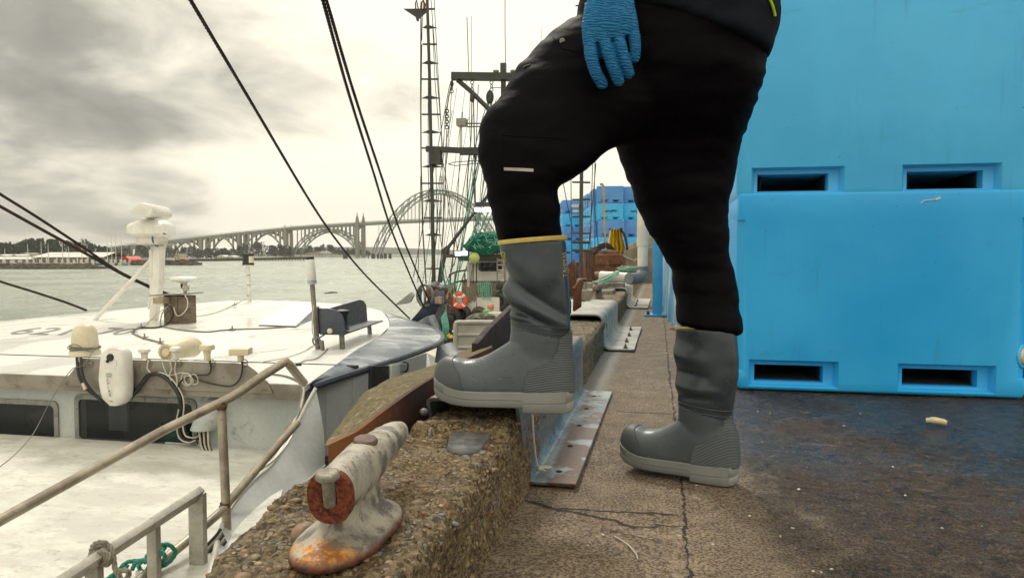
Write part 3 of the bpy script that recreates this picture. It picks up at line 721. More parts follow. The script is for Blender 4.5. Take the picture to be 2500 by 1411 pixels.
    # slot darkness: black slab behind the slot stands for its shade
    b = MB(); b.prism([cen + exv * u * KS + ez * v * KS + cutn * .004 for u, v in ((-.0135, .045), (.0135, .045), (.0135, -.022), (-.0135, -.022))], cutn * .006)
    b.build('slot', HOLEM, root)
    bm_ = simple('cleat_bolt_metal', (0.27, 0.25, 0.20), (0.13, 0.12, 0.10), 0.6, 0.3, scale=45, c3=(.16, .17, .06), s3=40, bump=.4, bscale=120)
    t0 = cen + ez * .036 * KS - cutn * .003
    b = MB(); b.lathe([(.0085, -.042), (.0092, -.024), (.0096, 0)], t0, ez, 16); b.lathe([(.0175, 0), (.018, .003), (.017, .009), (.014, .0105)], t0, ez, 7)
    b.build('bolt', bm_, root, bevel=.0015)
    t1 = c0.lerp(c1, .40) + Vector((.003, 0, .0365))
    b = MB(); b.lathe([(.019, -.006), (.021, .0), (.0195, .006), (.015, .0075)], t1, Vector((.05, -.15, 1)), 9); b.build('bolt', simple('brown_bolt', (.15, .10, .08), (.09, .06, .05), .7, .2, scale=50, bscale=150, bump=.4), root, bevel=.001)
    return root
make_cleat()
def make_cleat2():
    # far cleat seen end-on on the curb behind the leg
    q = G(1462, 733, .2); root = thing('mooring_cleat', (q.x, 5.9, .245), 'small rust-brown mooring cleat standing behind the pale steel cap', 'cleat', 'mooring cleats on the curb')
    b = MB(); x = q.x; y = 6.75
    c0 = Vector((x, y, .335)); c1 = Vector((x, y + .55, .335))
    b.loft(cleat_horn(c0, c1, [(0, .014, .016, 0), (.03, .03, .03, 0), (.1, .038, .036, 0), (.5, .042, .04, 0), (.9, .036, .034, 0), (1, .015, .015, 0)]))
    ex = Vector((1, 0, 0)); ey = Vector((0, 1, 0))
    b.loft([ellipse_ring((x, y + .27, z), ex, ey, rx, ry, 24) for z, rx, ry in ((.19, .085, .2), (.215, .07, .18), (.24, .045, .14), (.28, .036, .12), (.32, .034, .12))])
    o = b.build('cleat_body', simple('brown_cleat', (.27, .20, .13), (.12, .08, .05), .75, scale=30, c3=(.42, .36, .27), s3=25, bump=.5), root); remesh(o, .008, 4)
    b = MB(); b.lathe([(.016, 0), (.016, .012)], (x, y + .05, .372), seg=8); b.build('bolt', BOLTM, root)
make_cleat2()

# ================================================================== steel-clad fender pile beside the curb
def pile_mats():
    m = M('moss_top', 0.9); f = m.noise(70, 6, 0.7)
    c = m.mix(m.rng(m.noise(12, 7, .7), .4, .62), (.24, .175, .085), (.15, .135, .04)); c = m.mix(m.rng(f, .35, .6), (.05, .035, .018), c)
    c = m.mix(m.rng(m.noise(26, 6, .7), .6, .66), c, (.40, .34, .25)); m.color(c); m.bump(f, .8, .012)
    r = M('pile_rust', 0.8, 0.1); X, Y, Z = r.xyz(); f = r.noise(30, 7, .65)
    c = r.mix(r.rng(r.noise(5, 6, .6), .4, .6), (.085, .026, .012), (.045, .016, .010))
    c = r.mix(r.math('MULTIPLY', r.math('SUBTRACT', 1., r.rng(r.math('ADD', Y, r.math('MULTIPLY', f, .25)), 1.62, 1.95)), .8), c, (.25, .10, .03))
    c = r.mix(r.rng(f, .6, .7), c, (.15, .07, .035)); r.color(c); r.bump(f, .4, .006); return m.m, r.m
MOSSM, PRUSTM = pile_mats()
def make_pile():
    xb = -0.93; xfs = (-.712, -.698, -.683, -.668, -.655, -.645, -.638, -.634, -.634)
    low = [XP(x, y, xf) for xf, (x, y) in zip(xfs, ((795, 1088), (830, 1072), (870, 1052), (915, 1018), (960, 985), (1010, 950), (1062, 918), (1130, 880), (1200, 848)))]
    up = [XP(x, y, xb) for x, y in ((801, 1078), (826, 1040), (850, 1008), (878, 972), (905, 950), (960, 920), (1062, 890), (1130, 858), (1200, 832))]
    up = [Vector((u.x, max(u.y, l.y + .02), u.z)) for u, l in zip(up, low)]
    c = (low[0] + up[-1]) / 2
    root = thing('fender_pile', (c.x, c.y, WZ - .5), 'rusty steel sheet with a moss-grown top standing behind the foreground cleat', 'sheet pile')
    b = MB(); rows = []; n = 9
    L = spline(low, 6); U = spline(up, 6)
    for j in range(n):
        t = j / (n - 1); rows.append([l.lerp(u, t) + Vector((0, 0, .006 * math.sin(t * math.pi) + .006 * mnoise.noise(l.lerp(u, t) * 22))) for l, u in zip(L, U)])
    b.loft(rows, closed=False, cap=False)
    b.loft([[Vector((p.x, p.y, WZ - 1)) for p in rows[-1]], rows[-1]], closed=False, cap=False)
    b.build('mossy_top', MOSSM, root)
    b = MB(); W = [Vector((p.x + .006, p.y, p.z + .002)) for p in L]
    b.loft([[Vector((p.x - .01, p.y, p.z)) for p in W], W, [Vector((p.x, p.y, .0)) for p in W], [Vector((p.x, p.y, WZ - 1)) for p in W]], closed=False, cap=False)
    b.loft([[Vector(U[0]), W[0]], [Vector((xb, U[0].y, WZ - 1)), Vector((W[0].x, W[0].y, WZ - 1))]], closed=False, cap=False)
    b.build('steel_face', PRUSTM, root)
make_pile()
def make_plate2():
    x0 = -0.70
    pts = [XP(x, y, x0) for x, y in ((1180, 905), (1168, 838), (1197, 803), (1252, 748), (1330, 700), (1380, 690), (1395, 735))]
    pts = [Vector((x0, p.y, p.z)) for p in pts]; pts[0].z = -1.5; pts.append(Vector((x0, pts[-1].y + .1, -1.5)))
    b = MB(); b.prism(pts, (-.03, 0, 0)); 
    o = b.build('sheet_pile', simple('dark_rust', (.030, .012, .009), (.018, .009, .007), .8, scale=6, c3=(.10, .03, .015), s3=8, lo3=.6, hi3=.7, bump=.4), bevel=.008)
    recentre(o); tag(o, 'dark red-brown steel sheet with a slanted top edge between the boot and the boat', 'sheet pile')
make_plate2()
# ================================================================== insulated fish crates
def plastic_mat(name, c1, c2, spots=0.6, rough=0.42):
    m = M(name, rough)
    big = m.noise(1.4, 6, 0.55); f = m.noise(140, 4, 0.6)
    col = m.mix(m.rng(big, 0.35, 0.65), c1, c2)
    col = m.mix(m.math('MULTIPLY', m.rng(m.noise(3.3, 7, 0.6, m.mapv((1, 1, .35))), .5, .75), .3), col, tuple(min(1, v * 1.25 + .02) for v in c1))
    sp = m.math('MULTIPLY', m.rng(m.noise(48, 3, 0.6), 0.70, 0.74), m.rng(m.noise(2.3, 4, .6), .42, .55))
    col = m.mix(m.math('MULTIPLY', sp, spots), col, (0.01, 0.06, 0.11))
    sm = m.math('MULTIPLY', m.rng(m.noise(1.0, 7, 0.7, m.mapv((2.2, 2.2, 9), (0, .2, 0))), 0.60, 0.72), .35)
    col = m.mix(sm, col, (0.05, 0.14, 0.19))
    gr = m.math('MULTIPLY', m.rng(m.noise(9, 9, .78, dist=.6), .60, .70), m.rng(m.noise(1.6, 4, .5, m.mapv((1, 1, 1.6))), .48, .6)); col = m.mix(m.math('MULTIPLY', gr, .4), col, (0.02, 0.10, 0.15))
    scr = m.rng(m.noise(1.0, 6, 0.75, m.mapv((5, 5, 60), (0, .5, 0)), .8), 0.70, 0.76)
    col = m.mix(m.math('MULTIPLY', scr, .35), col, (0.35, 0.60, 0.75))
    stk = m.rng(m.noise(1, 6, .7, m.mapv((22, 22, 1.1))), .56, .70); col = m.mix(m.math('MULTIPLY', m.math('MULTIPLY', stk, m.rng(m.noise(1.9, 4, .5), .45, .6)), .28), col, (0.03, 0.17, 0.28))
    m.color(col); m.rough(m.rng(big, .3, .7, rough - .08, rough + .12)); nb = m.bump(f, .12, .002); m.bump(m.noise(5, 4, .5), .25, .012, nb)
    return m.m
BLUE1 = plastic_mat('blue_plastic', (0.014, 0.37, 0.82), (0.030, 0.44, 0.89))
BLUE2 = plastic_mat('sky_blue_plastic', (0.045, 0.42, 0.80), (0.075, 0.49, 0.86), .5)
BLUE3 = plastic_mat('periwinkle_plastic', (0.07, 0.25, 0.62), (0.12, 0.32, 0.66), .4)
def bool_cut(ob, cutters, bevel=0.008):
    for c in cutters:
        md = ob.modifiers.new('b', 'BOOLEAN'); md.operation = 'DIFFERENCE'; md.solver = 'EXACT'; md.object = c
    if bevel:
        mb = ob.modifiers.new('bv', 'BEVEL'); mb.width = bevel; mb.segments = 2; mb.limit_method = 'ANGLE'; mb.angle_limit = math.radians(25)
    dg = bpy.context.evaluated_depsgraph_get(); me = bpy.data.meshes.new_from_object(ob.evaluated_get(dg)); me.name = ob.name
    ob.modifiers.clear(); ob.data = me
    for c in cutters: bpy.data.objects.remove(c)
    smoothen(me, 35); return ob
def frustum(name, x0, x1, z0, z1, y0, ix, iz, y1):
    """opening rectangle at y0 shrinking by ix, iz at y1"""
    b = MB(); A = [(x0, y0, z0), (x1, y0, z0), (x1, y0, z1), (x0, y0, z1)]; B = [(x0 + ix, y1, z0 + iz), (x1 - ix, y1, z0 + iz), (x1 - ix, y1, z1 - iz), (x0 + ix, y1, z1 - iz)]
    b.loft([A, B]); return b.build(name, None)
def make_crate(name, W, D, Hh, mt, pockets, chamfer=False, bev=.02):
    """crate with its left-front-bottom corner at the origin; pockets: list of (x0,x1,z0,z1) openings"""
    b = MB(); dz = .012
    b.loft([[(dz, dz, 0), (W - dz, dz, 0), (W - dz, D - dz, 0), (dz, D - dz, 0)], [(0.004, 0.004, .05), (W - .004, 0.004, .05), (W - .004, D - .004, .05), (0.004, D - .004, .05)],
            [(0, 0, Hh - .06), (W, 0, Hh - .06), (W, D, Hh - .06), (0, D, Hh - .06)], [(0, 0, Hh), (W, 0, Hh), (W, D, Hh), (0, D, Hh)]])
    o = b.build(name, mt, bevel=bev, bseg=3); cs = []
    for (x0, x1, z0, z1) in pockets:
        cs.append(frustum('c', x0 - .045, x1 + .075, z0 - .03, z1 + .035, -.03, .032, .018, .045))
        cs.append(frustum('c', x0, x1, z0, z1, -.02, .012, .008, D * .85))
    if chamfer:
        b = MB(); b.prism([(W + .05, -.14, .09), (W + .05, .10, .09), (W - .07, -.02, .09)], (0, 0, Hh - .22)); cs.append(b.build('c', None))
        b = MB(); b.prism([(-.05, -.14, .09), (-.05, .10, .09), (.055, -.02, .09)], (0, 0, Hh - .22)); cs.append(b.build('c', None))
    bool_cut(o, cs); return o
CX0, CY0 = 0.372, 3.655
def zx(px, py):
    p = YP(px, py, CY0); return p.x - CX0, p.z
def near_crates():
    a0, zt = zx(1800, 470); W = zx(2520, 700)[0]; Hc = zx(2100, 466)[1]
    def pk(x0, y0, x1, y1): l, t = zx(x0, y0); r, bm_ = zx(x1, y1); return (l, r, bm_, t)
    pks = [pk(1844, 892, 2014, 938), pk(2210, 898, 2396, 946)]
    pks[1] = (pks[1][0], pks[1][1], pks[0][2], pks[0][3])
    root = thing('fish_crate', (CX0 + W / 2, CY0 + .5, 0), 'big blue fish crate standing on the wet dock, lower one of the near stack', 'crate', 'near stack of blue plastic fish crates')
    o = make_crate('crate_body', W, 1.05, Hc, BLUE1, pks, True)
    o.data.transform(Matrix.Translation((CX0, CY0, 0))); adopt(o, root)
    def liners(q, z0, par):  # black liners added so the fork pockets look unlit inside
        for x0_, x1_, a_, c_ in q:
            b = MB(); b.box((CX0 + (x0_ + x1_) / 2, CY0 + .50, z0 + a_ + .006), (x1_ - x0_ - .012, .82, .006)); b.box((CX0 + x0_ + .01, CY0 + .5, z0 + (a_ + c_) / 2), (.006, .80, c_ - a_ - .01)); b.box((CX0 + x1_ - .01, CY0 + .5, z0 + (a_ + c_) / 2), (.006, .80, c_ - a_ - .01)); b.build('pocket_shade_liner', HOLEM, par)
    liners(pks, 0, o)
    # drain plug on the corner, pale
    p = zx(2492, 872); q = Vector((CX0 + W - .016, CY0 + .040, p[1]))
    b = MB(); b.lathe([(.040, -.01), (.040, .012), (.034, .02), (.024, .02), (.022, .012), (.010, .012)], q, (.7, -.7, 0), 24)
    b.build('drain_plug', simple('cream_plastic', (.62, .56, .45), (.5, .44, .34), .4), root)
    b = MB(); b.torus(q + Vector((.004, -.004, 0)), .047, .007, (.7, -.7, 0)); b.build('plug_ring', BLUE2, root)
    # scrap of tape stuck near the top
    b = MB(); pts = [YP(x, y, CY0 - .002) for x, y in ((2248, 497), (2256, 490), (2275, 488), (2288, 487), (2296, 482))]; b.tube(pts, .0022, 5)
    b.box(YP(2290, 485, CY0 - .003), (.022, .004, .010), Matrix.Rotation(-.4, 3, 'Y')); b.build('tape_scrap', simple('tape', (.55, .6, .55), None, .6), root)
    # upper crate, nested a little into the lower
    root2 = thing('fish_crate', (CX0 + W / 2, CY0 + .5, Hc - .03), 'big scuffed blue fish crate stacked on the lower near one, partly above the frame', 'crate', 'near stack of blue plastic fish crates')
    zb = Hc - .035
    q1 = pk(1858, 424, 2034, 466); q2 = pk(2228, 418, 2416, 466)
    q1 = (q1[0], q1[1], .040, q1[3] - zb); q2 = (q2[0], q2[1], .040, q1[3])
    o2 = make_crate('crate_body', W + .03, 1.05, Hc, BLUE2, [q1, q2], False)
    o2.data.transform(Matrix.Translation((CX0 - .012, CY0 - .0025, zb))); adopt(o2, root2)
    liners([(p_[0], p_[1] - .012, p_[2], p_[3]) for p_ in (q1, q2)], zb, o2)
    r3 = dup(root2, (0, 0, Hc - .03), label='blue fish crate hidden above the frame at the very top of the near stack')
    # crates standing behind and to the right, mostly hidden
    for dx, dy, n, lab in ((W + .06, .02, 2, 'to the right of the near stack'), (0.0, 1.12, 2, 'directly behind the near stack')):
        for k in range(n):
            dup(root if k == 0 else root2, (dx, dy, 0), label='blue fish crate %s, %s' % (lab, ('lower', 'upper')[k]))
near_crates()
FARW, FARD, FARH = .97, 1.05, .62
def far_crates():
    pk = [(.19, .36, .045, .10), (.60, .77, .045, .10)]
    protos = []
    for mt in (BLUE2, BLUE3):
        o = make_crate('stacked_crate', FARW, FARD, FARH, mt, pk, False, .03)
        b = MB()   # side pockets and lid rim, so that the side row reads
        # dark pocket shades on the long side come from real slots
        cs = [];
        for y0 in (.2, .62):
            bb = MB(); bb.box((0.0, y0 + .09, .075), (.30, .17, .055)); cs.append(bb.build('c', None))
        bb = MB(); bb.box((.02, .5, .34), (.05, .5, .30)); cs.append(bb.build('c', None))
        bool_cut(o, cs, .01)
        b = MB(); b.cur = 0
        protos.append(o)
    A = P(1457, 640, 27.0); x0 = A.x; y0 = A.y
    names = ['topmost', 'second from the top', 'third from the top', 'fourth from the top', 'bottom']
    ins = MB()
    def script(mb, o, w, h):
        rr = random.Random(int(o[0] * 100)); p = []
        for i in range(26):
            t = i / 25; p.append(Vector((o[0] + w * t, o[1], o[2] + h * (.5 * math.sin(i * 1.9) + .35 * rr.uniform(-1, 1)))))
        mb.tube(spline(p, 2), .012, 4)
    k = 0
    spots = []
    for c in range(4):
        for L in range(5): spots.append((x0 + c * (FARW - .03), y0 + .35 * (c > 0), L, 'front row, column %d' % c, c))
    ROWD = (P(1417, 640, 33.0) - A); ROWD.z = 0; RANG = math.atan2(-ROWD.x, ROWD.y); un = ROWD.normalized()
    for r in range(1, 6):
        for L in range(5): spots.append((x0 + un.x * r * 1.14, y0 + un.y * r * 1.14, L, 'row', 10 + r))
    B0 = P(1374, 640, 34.0)
    for r in range(0, 3):
        for L in range(5): spots.append((B0.x + un.x * r * 1.14, B0.y + un.y * r * 1.14, L, 'far', 30 + r))
    first = {}
    ords = ['', 'second', 'third', 'fourth', 'fifth', 'sixth', 'seventh', 'eighth', 'ninth']
    for (x, y, L, kind, c) in spots:
        mi = (L + 1) % 2  # alternate by layer from the top
        o = protos[mi]
        if mi not in first: first[mi] = 1; ob = o
        else: ob = o.copy(); COL.objects.link(ob)
        rr = random.Random(c * 10 + L)
        ob.location = (x + rr.uniform(-.03, .03), y + rr.uniform(-.03, .03), L * FARH * .998); ob.rotation_euler.z = rr.uniform(-.02, .02) + (RANG if c >= 10 else RANG * .5 if c == 0 else 0)
        lev = names[4 - L] if kind != 'far' else names[4 - L]
        if c < 4: lab = '%s blue crate of the %s far stack facing the camera' % (lev, ['left corner', 'next', 'third', 'rightmost'][c])
        elif c < 30: lab = '%s blue crate, %s stack back along the receding row' % (lev, ords[c - 10] if c - 10 < 9 else 'ninth')
        else: lab = '%s blue crate of %s block beyond the row' % (lev, ['the first stack in the', 'the second stack in the', 'the third stack in the'][c - 30])
        tag(ob, lab, 'crate', 'far stacks of blue plastic fish crates')
        if c in (0, 1) and L == 3:
            bm_ = MB(); script(bm_, (.28, -.006, .34), .46, .07)
            s_ = bm_.build('lettering', simple('navy_ink', (.01, .05, .12), None, .6, bump=0)); s_.parent = ob
make_far = far_crates
far_crates()
# ================================================================== the boots
BS = 0.001029
def bl(px, py): return (px - 1060) * BS, (982 - py) * BS      # left boot: photo point -> along the sole from the toe, height
RUBM = None
def rubber(name, c1, c2, rough, drops=False, ribs=False):
    m = M(name, rough, 0, 0.5); f = m.noise(160, 4, .6); big = m.noise(9, 5, .55)
    col = m.mix(m.rng(big, .35, .65), c1, c2)
    dust = m.rng(m.noise(75, 3, .6), .70, .74); col = m.mix(m.math('MULTIPLY', dust, .35), col, (.30, .29, .26))
    sc = m.rng(m.noise(1, 6, .7, m.mapv((25, 25, 90), (.3, .8, 0)), .6), .66, .72); col = m.mix(m.math('MULTIPLY', sc, .25), col, (.25, .26, .26))
    if ribs:
        w = m.wave(74, .6, m.mapv((0, 0, 1), (0, 0, 0)), 'Z', 1, 2.0)
        X, Y, Z = m.xyz()
        tl = m.math('ADD', Z, m.math('MULTIPLY', X, .10))
        w = m.math('ADD', m.math('MULTIPLY', m.math('SINE', m.math('MULTIPLY', tl, 1500.0)), .5), .5)
        col = m.mix(w, tuple(c * .55 for c in c1), tuple(c * 1.35 for c in c2))
        m.color(col); m.bump(w, .9, .003)
    else:
        m.color(col); nb = m.bump(f, .08, .001)
        if drops:
            d = m.voro(120); dr = m.math('MULTIPLY', m.math('SUBTRACT', 1., m.rng(d, .12, .3)), m.rng(m.noise(30, 3, .6), .52, .6))
            nb = m.bump(dr, .6, .002, nb); fo = m.noise(26, 4, .6, dist=1.5); m.bump(m.rng(fo, .45, .62), .08, .004, nb)
    m.rough(m.rng(big, .3, .7, rough - .07, rough + .08)); return m.m
R_SHAFT = rubber('boot_shaft_rubber', (.025, .035, .043), (.035, .047, .056), .32)
R_TOE = rubber('boot_toe_rubber', (.056, .062, .070), (.070, .077, .085), .5)
R_FOOT = rubber('boot_foot_rubber', (.066, .080, .091), (.082, .098, .109), .36, True)
R_SOLE = rubber('boot_sole_rubber', (.195, .20, .195), (.235, .24, .23), .55)
R_HEEL = rubber('boot_heel_rubber', (.105, .122, .138), (.130, .148, .162), .5, False, True)
YEL = simple('yellow_trim', (.52, .40, .10), (.44, .33, .08), .5, bump=.05)
def interp(x, tab): return np.interp(x, [t[0] for t in tab], [t[1] for t in tab])
def point_in(poly, x, y):
    c = np.zeros(len(x), bool); n = len(poly)
    for i in range(n):
        x1, y1 = poly[i]; x2, y2 = poly[(i + 1) % n]
        cond = ((y1 > y) != (y2 > y)) & (x < (x2 - x1) * (y - y1) / (y2 - y1 + 1e-12) + x1); c ^= cond
    return c
def patch(src, name, mt, mask_v, off, parent, thick=.004):
    """shell over part of a surface: the faces whose vertices pass mask_v, set off along the normals"""
    me = src.data; n = len(me.vertices); co = verts(src); nr = np.empty(n * 3); me.vertices.foreach_get('normal', nr); nr = nr.reshape(-1, 3)
    fs = [tuple(p.vertices) for p in me.polygons if all(mask_v[i] for i in p.vertices)]
    used = sorted({i for f in fs for i in f}); mp = {v: k for k, v in enumerate(used)}; m = len(used)
    from collections import Counter
    ec = Counter()
    for f in fs:
        for a, b_ in zip(f, f[1:] + f[:1]): ec[tuple(sorted((a, b_)))] += 1
    out = co[used] + nr[used] * off; inn = co[used] - nr[used] * thick
    F = [tuple(mp[i] for i in f) for f in fs]
    for f in fs:
        for a, b_ in zip(f, f[1:] + f[:1]):
            if ec[tuple(sorted((a, b_)))] == 1: F.append((mp[b_], mp[a], mp[a] + m, mp[b_] + m))
    o = raw_mesh(name, np.vstack([out, inn]), F, mt); smoothen(o.data, 50); 
    if parent is not None: adopt(o, parent)
    return o
def make_boot(front_tab, back_tab, wrinkle, top_z, label_root, rimw=.0725):
    """boot in its own space: x = from toe to heel, y = sideways (camera side is -y), z up; sole tread at z=0"""
    # foot
    toptab = [bl(*p) for p in ((1061, 912), (1063, 900), (1070, 886), (1084, 874), (1100, 871), (1120, 873), (1149, 879), (1178, 872), (1205, 858), (1230, 842), (1250, 830), (1290, 800), (1330, 800), (1380, 810), (1402, 860), (1408, 925))]
    wtab = [(0, .010), (.004, .024), (.012, .036), (.03, .047), (.06, .054), (.09, .056), (.14, .052), (.19, .044), (.24, .041), (.29, .041), (.325, .037), (.345, .027), (.356, .012)]
    rings = []; N = 40
    for s in [.001, .004, .009, .016, .026, .04, .06, .085, .11, .14, .17, .20, .23, .26, .29, .315, .335, .348, .355]:
        zt = interp(s, toptab); w = interp(s, wtab); zb = .030; ring = []
        zt = max(zt, zb + .02)
        for k in range(N):
            a = 2 * math.pi * k / N; ca, sa = math.cos(a), math.sin(a)
            if sa >= 0: z = zb + .015 + (zt - zb - .015) * abs(sa) ** .92; y = w * math.copysign(abs(ca) ** (.80 if s < .2 else .62), ca)
            else: z = zb + .015 - .015 * abs(sa) ** .4; y = w * math.copysign(abs(ca) ** .45, ca)
            cyo = .006 * math.sin((s) / .355 * math.pi * 1.0) * -1
            ring.append((s, y + cyo, z))
        rings.append(ring)
    b = MB(); b.loft(rings)
    # shaft
    rings = []; zs = np.linspace(.075, top_z, 34)
    for z in zs:
        f = interp(z, front_tab); r = interp(z, back_tab)
        c = (f + r) / 2; a_ = (r - f) / 2; hw = interp(z, [(.07, .040), (.13, .043), (.19, .050), (.26, .060), (.40, .068), (.45, .07)])
        rings.append([(c + a_ * math.copysign(abs(math.cos(t)) ** .93, math.cos(t)), hw * math.copysign(abs(math.sin(t)) ** .93, math.sin(t)), z) for t in [2 * math.pi * k / N for k in range(N)]])
    b.loft(rings)
    up = b.build('boot_upper', R_SHAFT); remesh(up, .0036, 10, .6)
    co = verts(up); nr = np.empty(len(co) * 3); up.data.vertices.foreach_get('normal', nr); nr = nr.reshape(-1, 3)
    d = .0010 * fbm(co, 14, 3) * (co[:, 2] > .16)
    fk = .6 if rimw > .07 else .15; side = np.clip(-nr[:, 1] * 1.4, 0, 1) + .5 * np.clip(nr[:, 1], 0, 1) + fk * np.clip(-nr[:, 0], 0, 1)
    for (x1, z1, x2, z2, w, amp) in wrinkle:
        ax, az = x2 - x1, z2 - z1; L2 = ax * ax + az * az; t = ((co[:, 0] - x1) * ax + (co[:, 2] - z1) * az) / L2; tc_ = np.clip(t, 0, 1)
        dx = co[:, 0] - (x1 + ax * tc_); dz = co[:, 2] - (z1 + az * tc_); dist = np.sqrt(dx * dx + dz * dz)
        fall = np.clip(1 - np.abs(t - .5) * 1.25, 0, 1) ** .6
        d += amp * np.exp(-(dist / w) ** 2) * side * fall
    setverts(up, co + nr * d[:, None])
    # material by region: darker shaft, foot, toe cap
    me = up.data; me.materials.append(R_FOOT)
    cen = np.empty(len(me.polygons) * 3); me.polygons.foreach_get('center', cen); cen = cen.reshape(-1, 3)
    me.polygons.foreach_set('material_index', np.where(cen[:, 2] < .185 - .25 * (cen[:, 0] - .25), 1, 0).astype(int).tolist())
    co = verts(up); x, z = co[:, 0], co[:, 2]
    kids = [up]
    capx = interp(z, [(.02, .088), (.06, .083), (.085, .072), (.105, .055), (.2, .05)])
    kids.append(patch(up, 'toe_cap', R_TOE, x < capx, .0022, None))
    hp = [bl(*p) for p in ((1394, 800), (1372, 818), (1366, 848), (1352, 867), (1317, 887), (1298, 897), (1290, 917), (1287, 950), (1440, 950), (1440, 790))]
    kids.append(patch(up, 'heel_guard', R_HEEL, point_in(hp, x, z), .0045, None))
    # seams round the ankle
    def seam(z0, slope, r, name):
        b = MB(); pts = []
        for k in range(48):
            t = 2 * math.pi * k / 48; zz_ = z0
            f = interp(zz_, front_tab); rr_ = interp(zz_, back_tab); c = (f + rr_) / 2; a_ = (rr_ - f) / 2; hw = interp(zz_, [(.07, .040), (.13, .043), (.19, .050), (.26, .060), (.40, .068)])
            xx = c + a_ * math.cos(t); pts.append((xx, hw * math.sin(t), zz_ + slope * (xx - c)))
        from mathutils.bvhtree import BVHTree
        bv = BVHTree.FromObject(up, bpy.context.evaluated_depsgraph_get()); q = []
        for p in pts:
            c = Vector((sum(v[0] for v in pts) / 48, 0, p[2])); dirn = (Vector(p) - c).normalized(); hit = bv.ray_cast(c + dirn * .15, -dirn)
            q.append(hit[0] if hit[0] else Vector(p))
        q.append(q[0]); b.tube(q, r, 6); return b.build(name, R_SHAFT)
    kids.append(seam(.200, -.09, .0016, 'ankle_seam')); kids.append(seam(.184, -.09, .0013, 'ankle_seam'))
    # sole: plan outline extruded between profile curves
    def plan(s):   # half width and centre offset
        return interp(s, [(0, .004), (.003, .020), (.012, .038), (.03, .050), (.06, .0575), (.09, .0595), (.14, .055), (.19, .047), (.24, .0445), (.29, .0445), (.325, .041), (.345, .031), (.356, .016), (.360, .003)]), -.006 * math.sin(s / .36 * math.pi)
    ss = np.concatenate([np.linspace(0, .03, 12), np.linspace(.04, .32, 30), np.linspace(.328, .360, 10)]) - .002
    botz = [(-.002, .034), (.006, .022), (.025, .010), (.055, .002), (.10, -.002), (.225, -.004), (.2335, -.004), (.2338, -.0165), (.34, -.0165), (.352, -.013), (.358, -.004)]
    topz = [(0, .068), (.02, .056), (.05, .044), (.085, .037), (.14, .036), (.25, .036), (.358, .041)]
    b = MB(); rings = []
    ss = np.sort(np.concatenate([ss, [.2333, .2340]]))
    for s in ss:
        w, oy = plan(s + .002); zb_, zt_ = interp(s, botz), interp(s, topz); mid = zb_ + (zt_ - zb_) * .42
        rings.append([(s, oy - w + .003, zb_), (s, oy - w, zb_ + .004), (s, oy - w - .0006, mid), (s, oy - w + .0016, mid + .0012), (s, oy - w + .0016, mid + .0026), (s, oy - w - .0006, mid + .0038), (s, oy - w - .0005, zt_ - .002), (s, oy - w + .003, zt_),
                      (s, oy + w - .003, zt_), (s, oy + w + .0005, zt_ - .002), (s, oy + w + .0006, mid + .0038), (s, oy + w - .0016, mid + .0026), (s, oy + w - .0016, mid + .0012), (s, oy + w + .0006, mid), (s, oy + w, zb_ + .004), (s, oy + w - .003, zb_)])
    b.loft(rings); kids.append(b.build('sole', R_SOLE, smooth=55))
    # yellow rim
    b = MB(); f = interp(top_z, front_tab); r = interp(top_z, back_tab); c = (f + r) / 2; a_ = (r - f) / 2 + .0025; hw = rimw
    rings = [[(c + (a_ + da) * math.cos(2 * math.pi * k / 48), (hw + da) * math.sin(2 * math.pi * k / 48), top_z + dz_ + .075 * (a_ * math.cos(2 * math.pi * k / 48))) for k in range(48)] for da, dz_ in ((-.006, -.004), (0, -.0045), (.0012, .001), (.0003, .0060), (-.005, .0065), (-.006, -.004))]
    b.loft(rings, cap=False); kids.append(b.build('yellow_rim', YEL))
    return kids
def tabs(rows):
    """rows of (photo y, front x, back x) -> front and back tables by height"""
    fr = sorted(((982 - y) * BS, (f - 1060) * BS) for y, f, b_ in rows); bk = sorted(((982 - y) * BS, (b_ - 1060) * BS) for y, f, b_ in rows); return fr, bk
L_fr, L_bk = tabs([(905, 1195, 1405), (880, 1212, 1403), (860, 1232, 1401), (845, 1243, 1399), (830, 1249, 1398), (800, 1252, 1396), (770, 1252, 1396), (745, 1249, 1396), (725, 1241, 1395), (700, 1236, 1394), (685, 1238, 1393), (670, 1244, 1391), (655, 1243, 1390), (640, 1236, 1388), (615, 1229, 1387), (583, 1222, 1385)])
R_fr, R_bk = tabs([(905, 1195, 1400), (880, 1212, 1392), (860, 1226, 1386), (845, 1232, 1384), (830, 1236, 1384), (800, 1236, 1388), (770, 1234, 1392), (740, 1230, 1396), (700, 1228, 1403), (650, 1224, 1402), (600, 1226, 1396), (560, 1226, 1388)])
wrk_l = [(*bl(1240, 705), *bl(1392, 790), .018, .014), (*bl(1240, 672), *bl(1385, 765), .013, -.010), (*bl(1250, 745), *bl(1350, 785), .009, -.011), (*bl(1255, 765), *bl(1310, 772), .007, .006), (*bl(1235, 615), *bl(1330, 690), .03, .006)]
wr = [(*bl(1225, 640), *bl(1330, 660), .024, .008), (*bl(1225, 690), *bl(1330, 700), .017, -.009), (*bl(1228, 735), *bl(1360, 742), .015, .008), (*bl(1228, 765), *bl(1340, 762), .010, -.005), (*bl(1225, 600), *bl(1300, 620), .03, -.005)]
def snap(bv, p, dirn, off=.0012):
    h = bv.ray_cast(p, dirn); return h[0] + h[1] * off if h[0] else p
def place(objs, mat4, parent):
    for o in objs: o.data.transform(mat4); adopt(o, parent)
ppos = Vector((0.10, 2.05, 0))
person = thing('person', ppos, 'person in black trousers, blue glove and grey boots with one foot up on the curb', 'person')
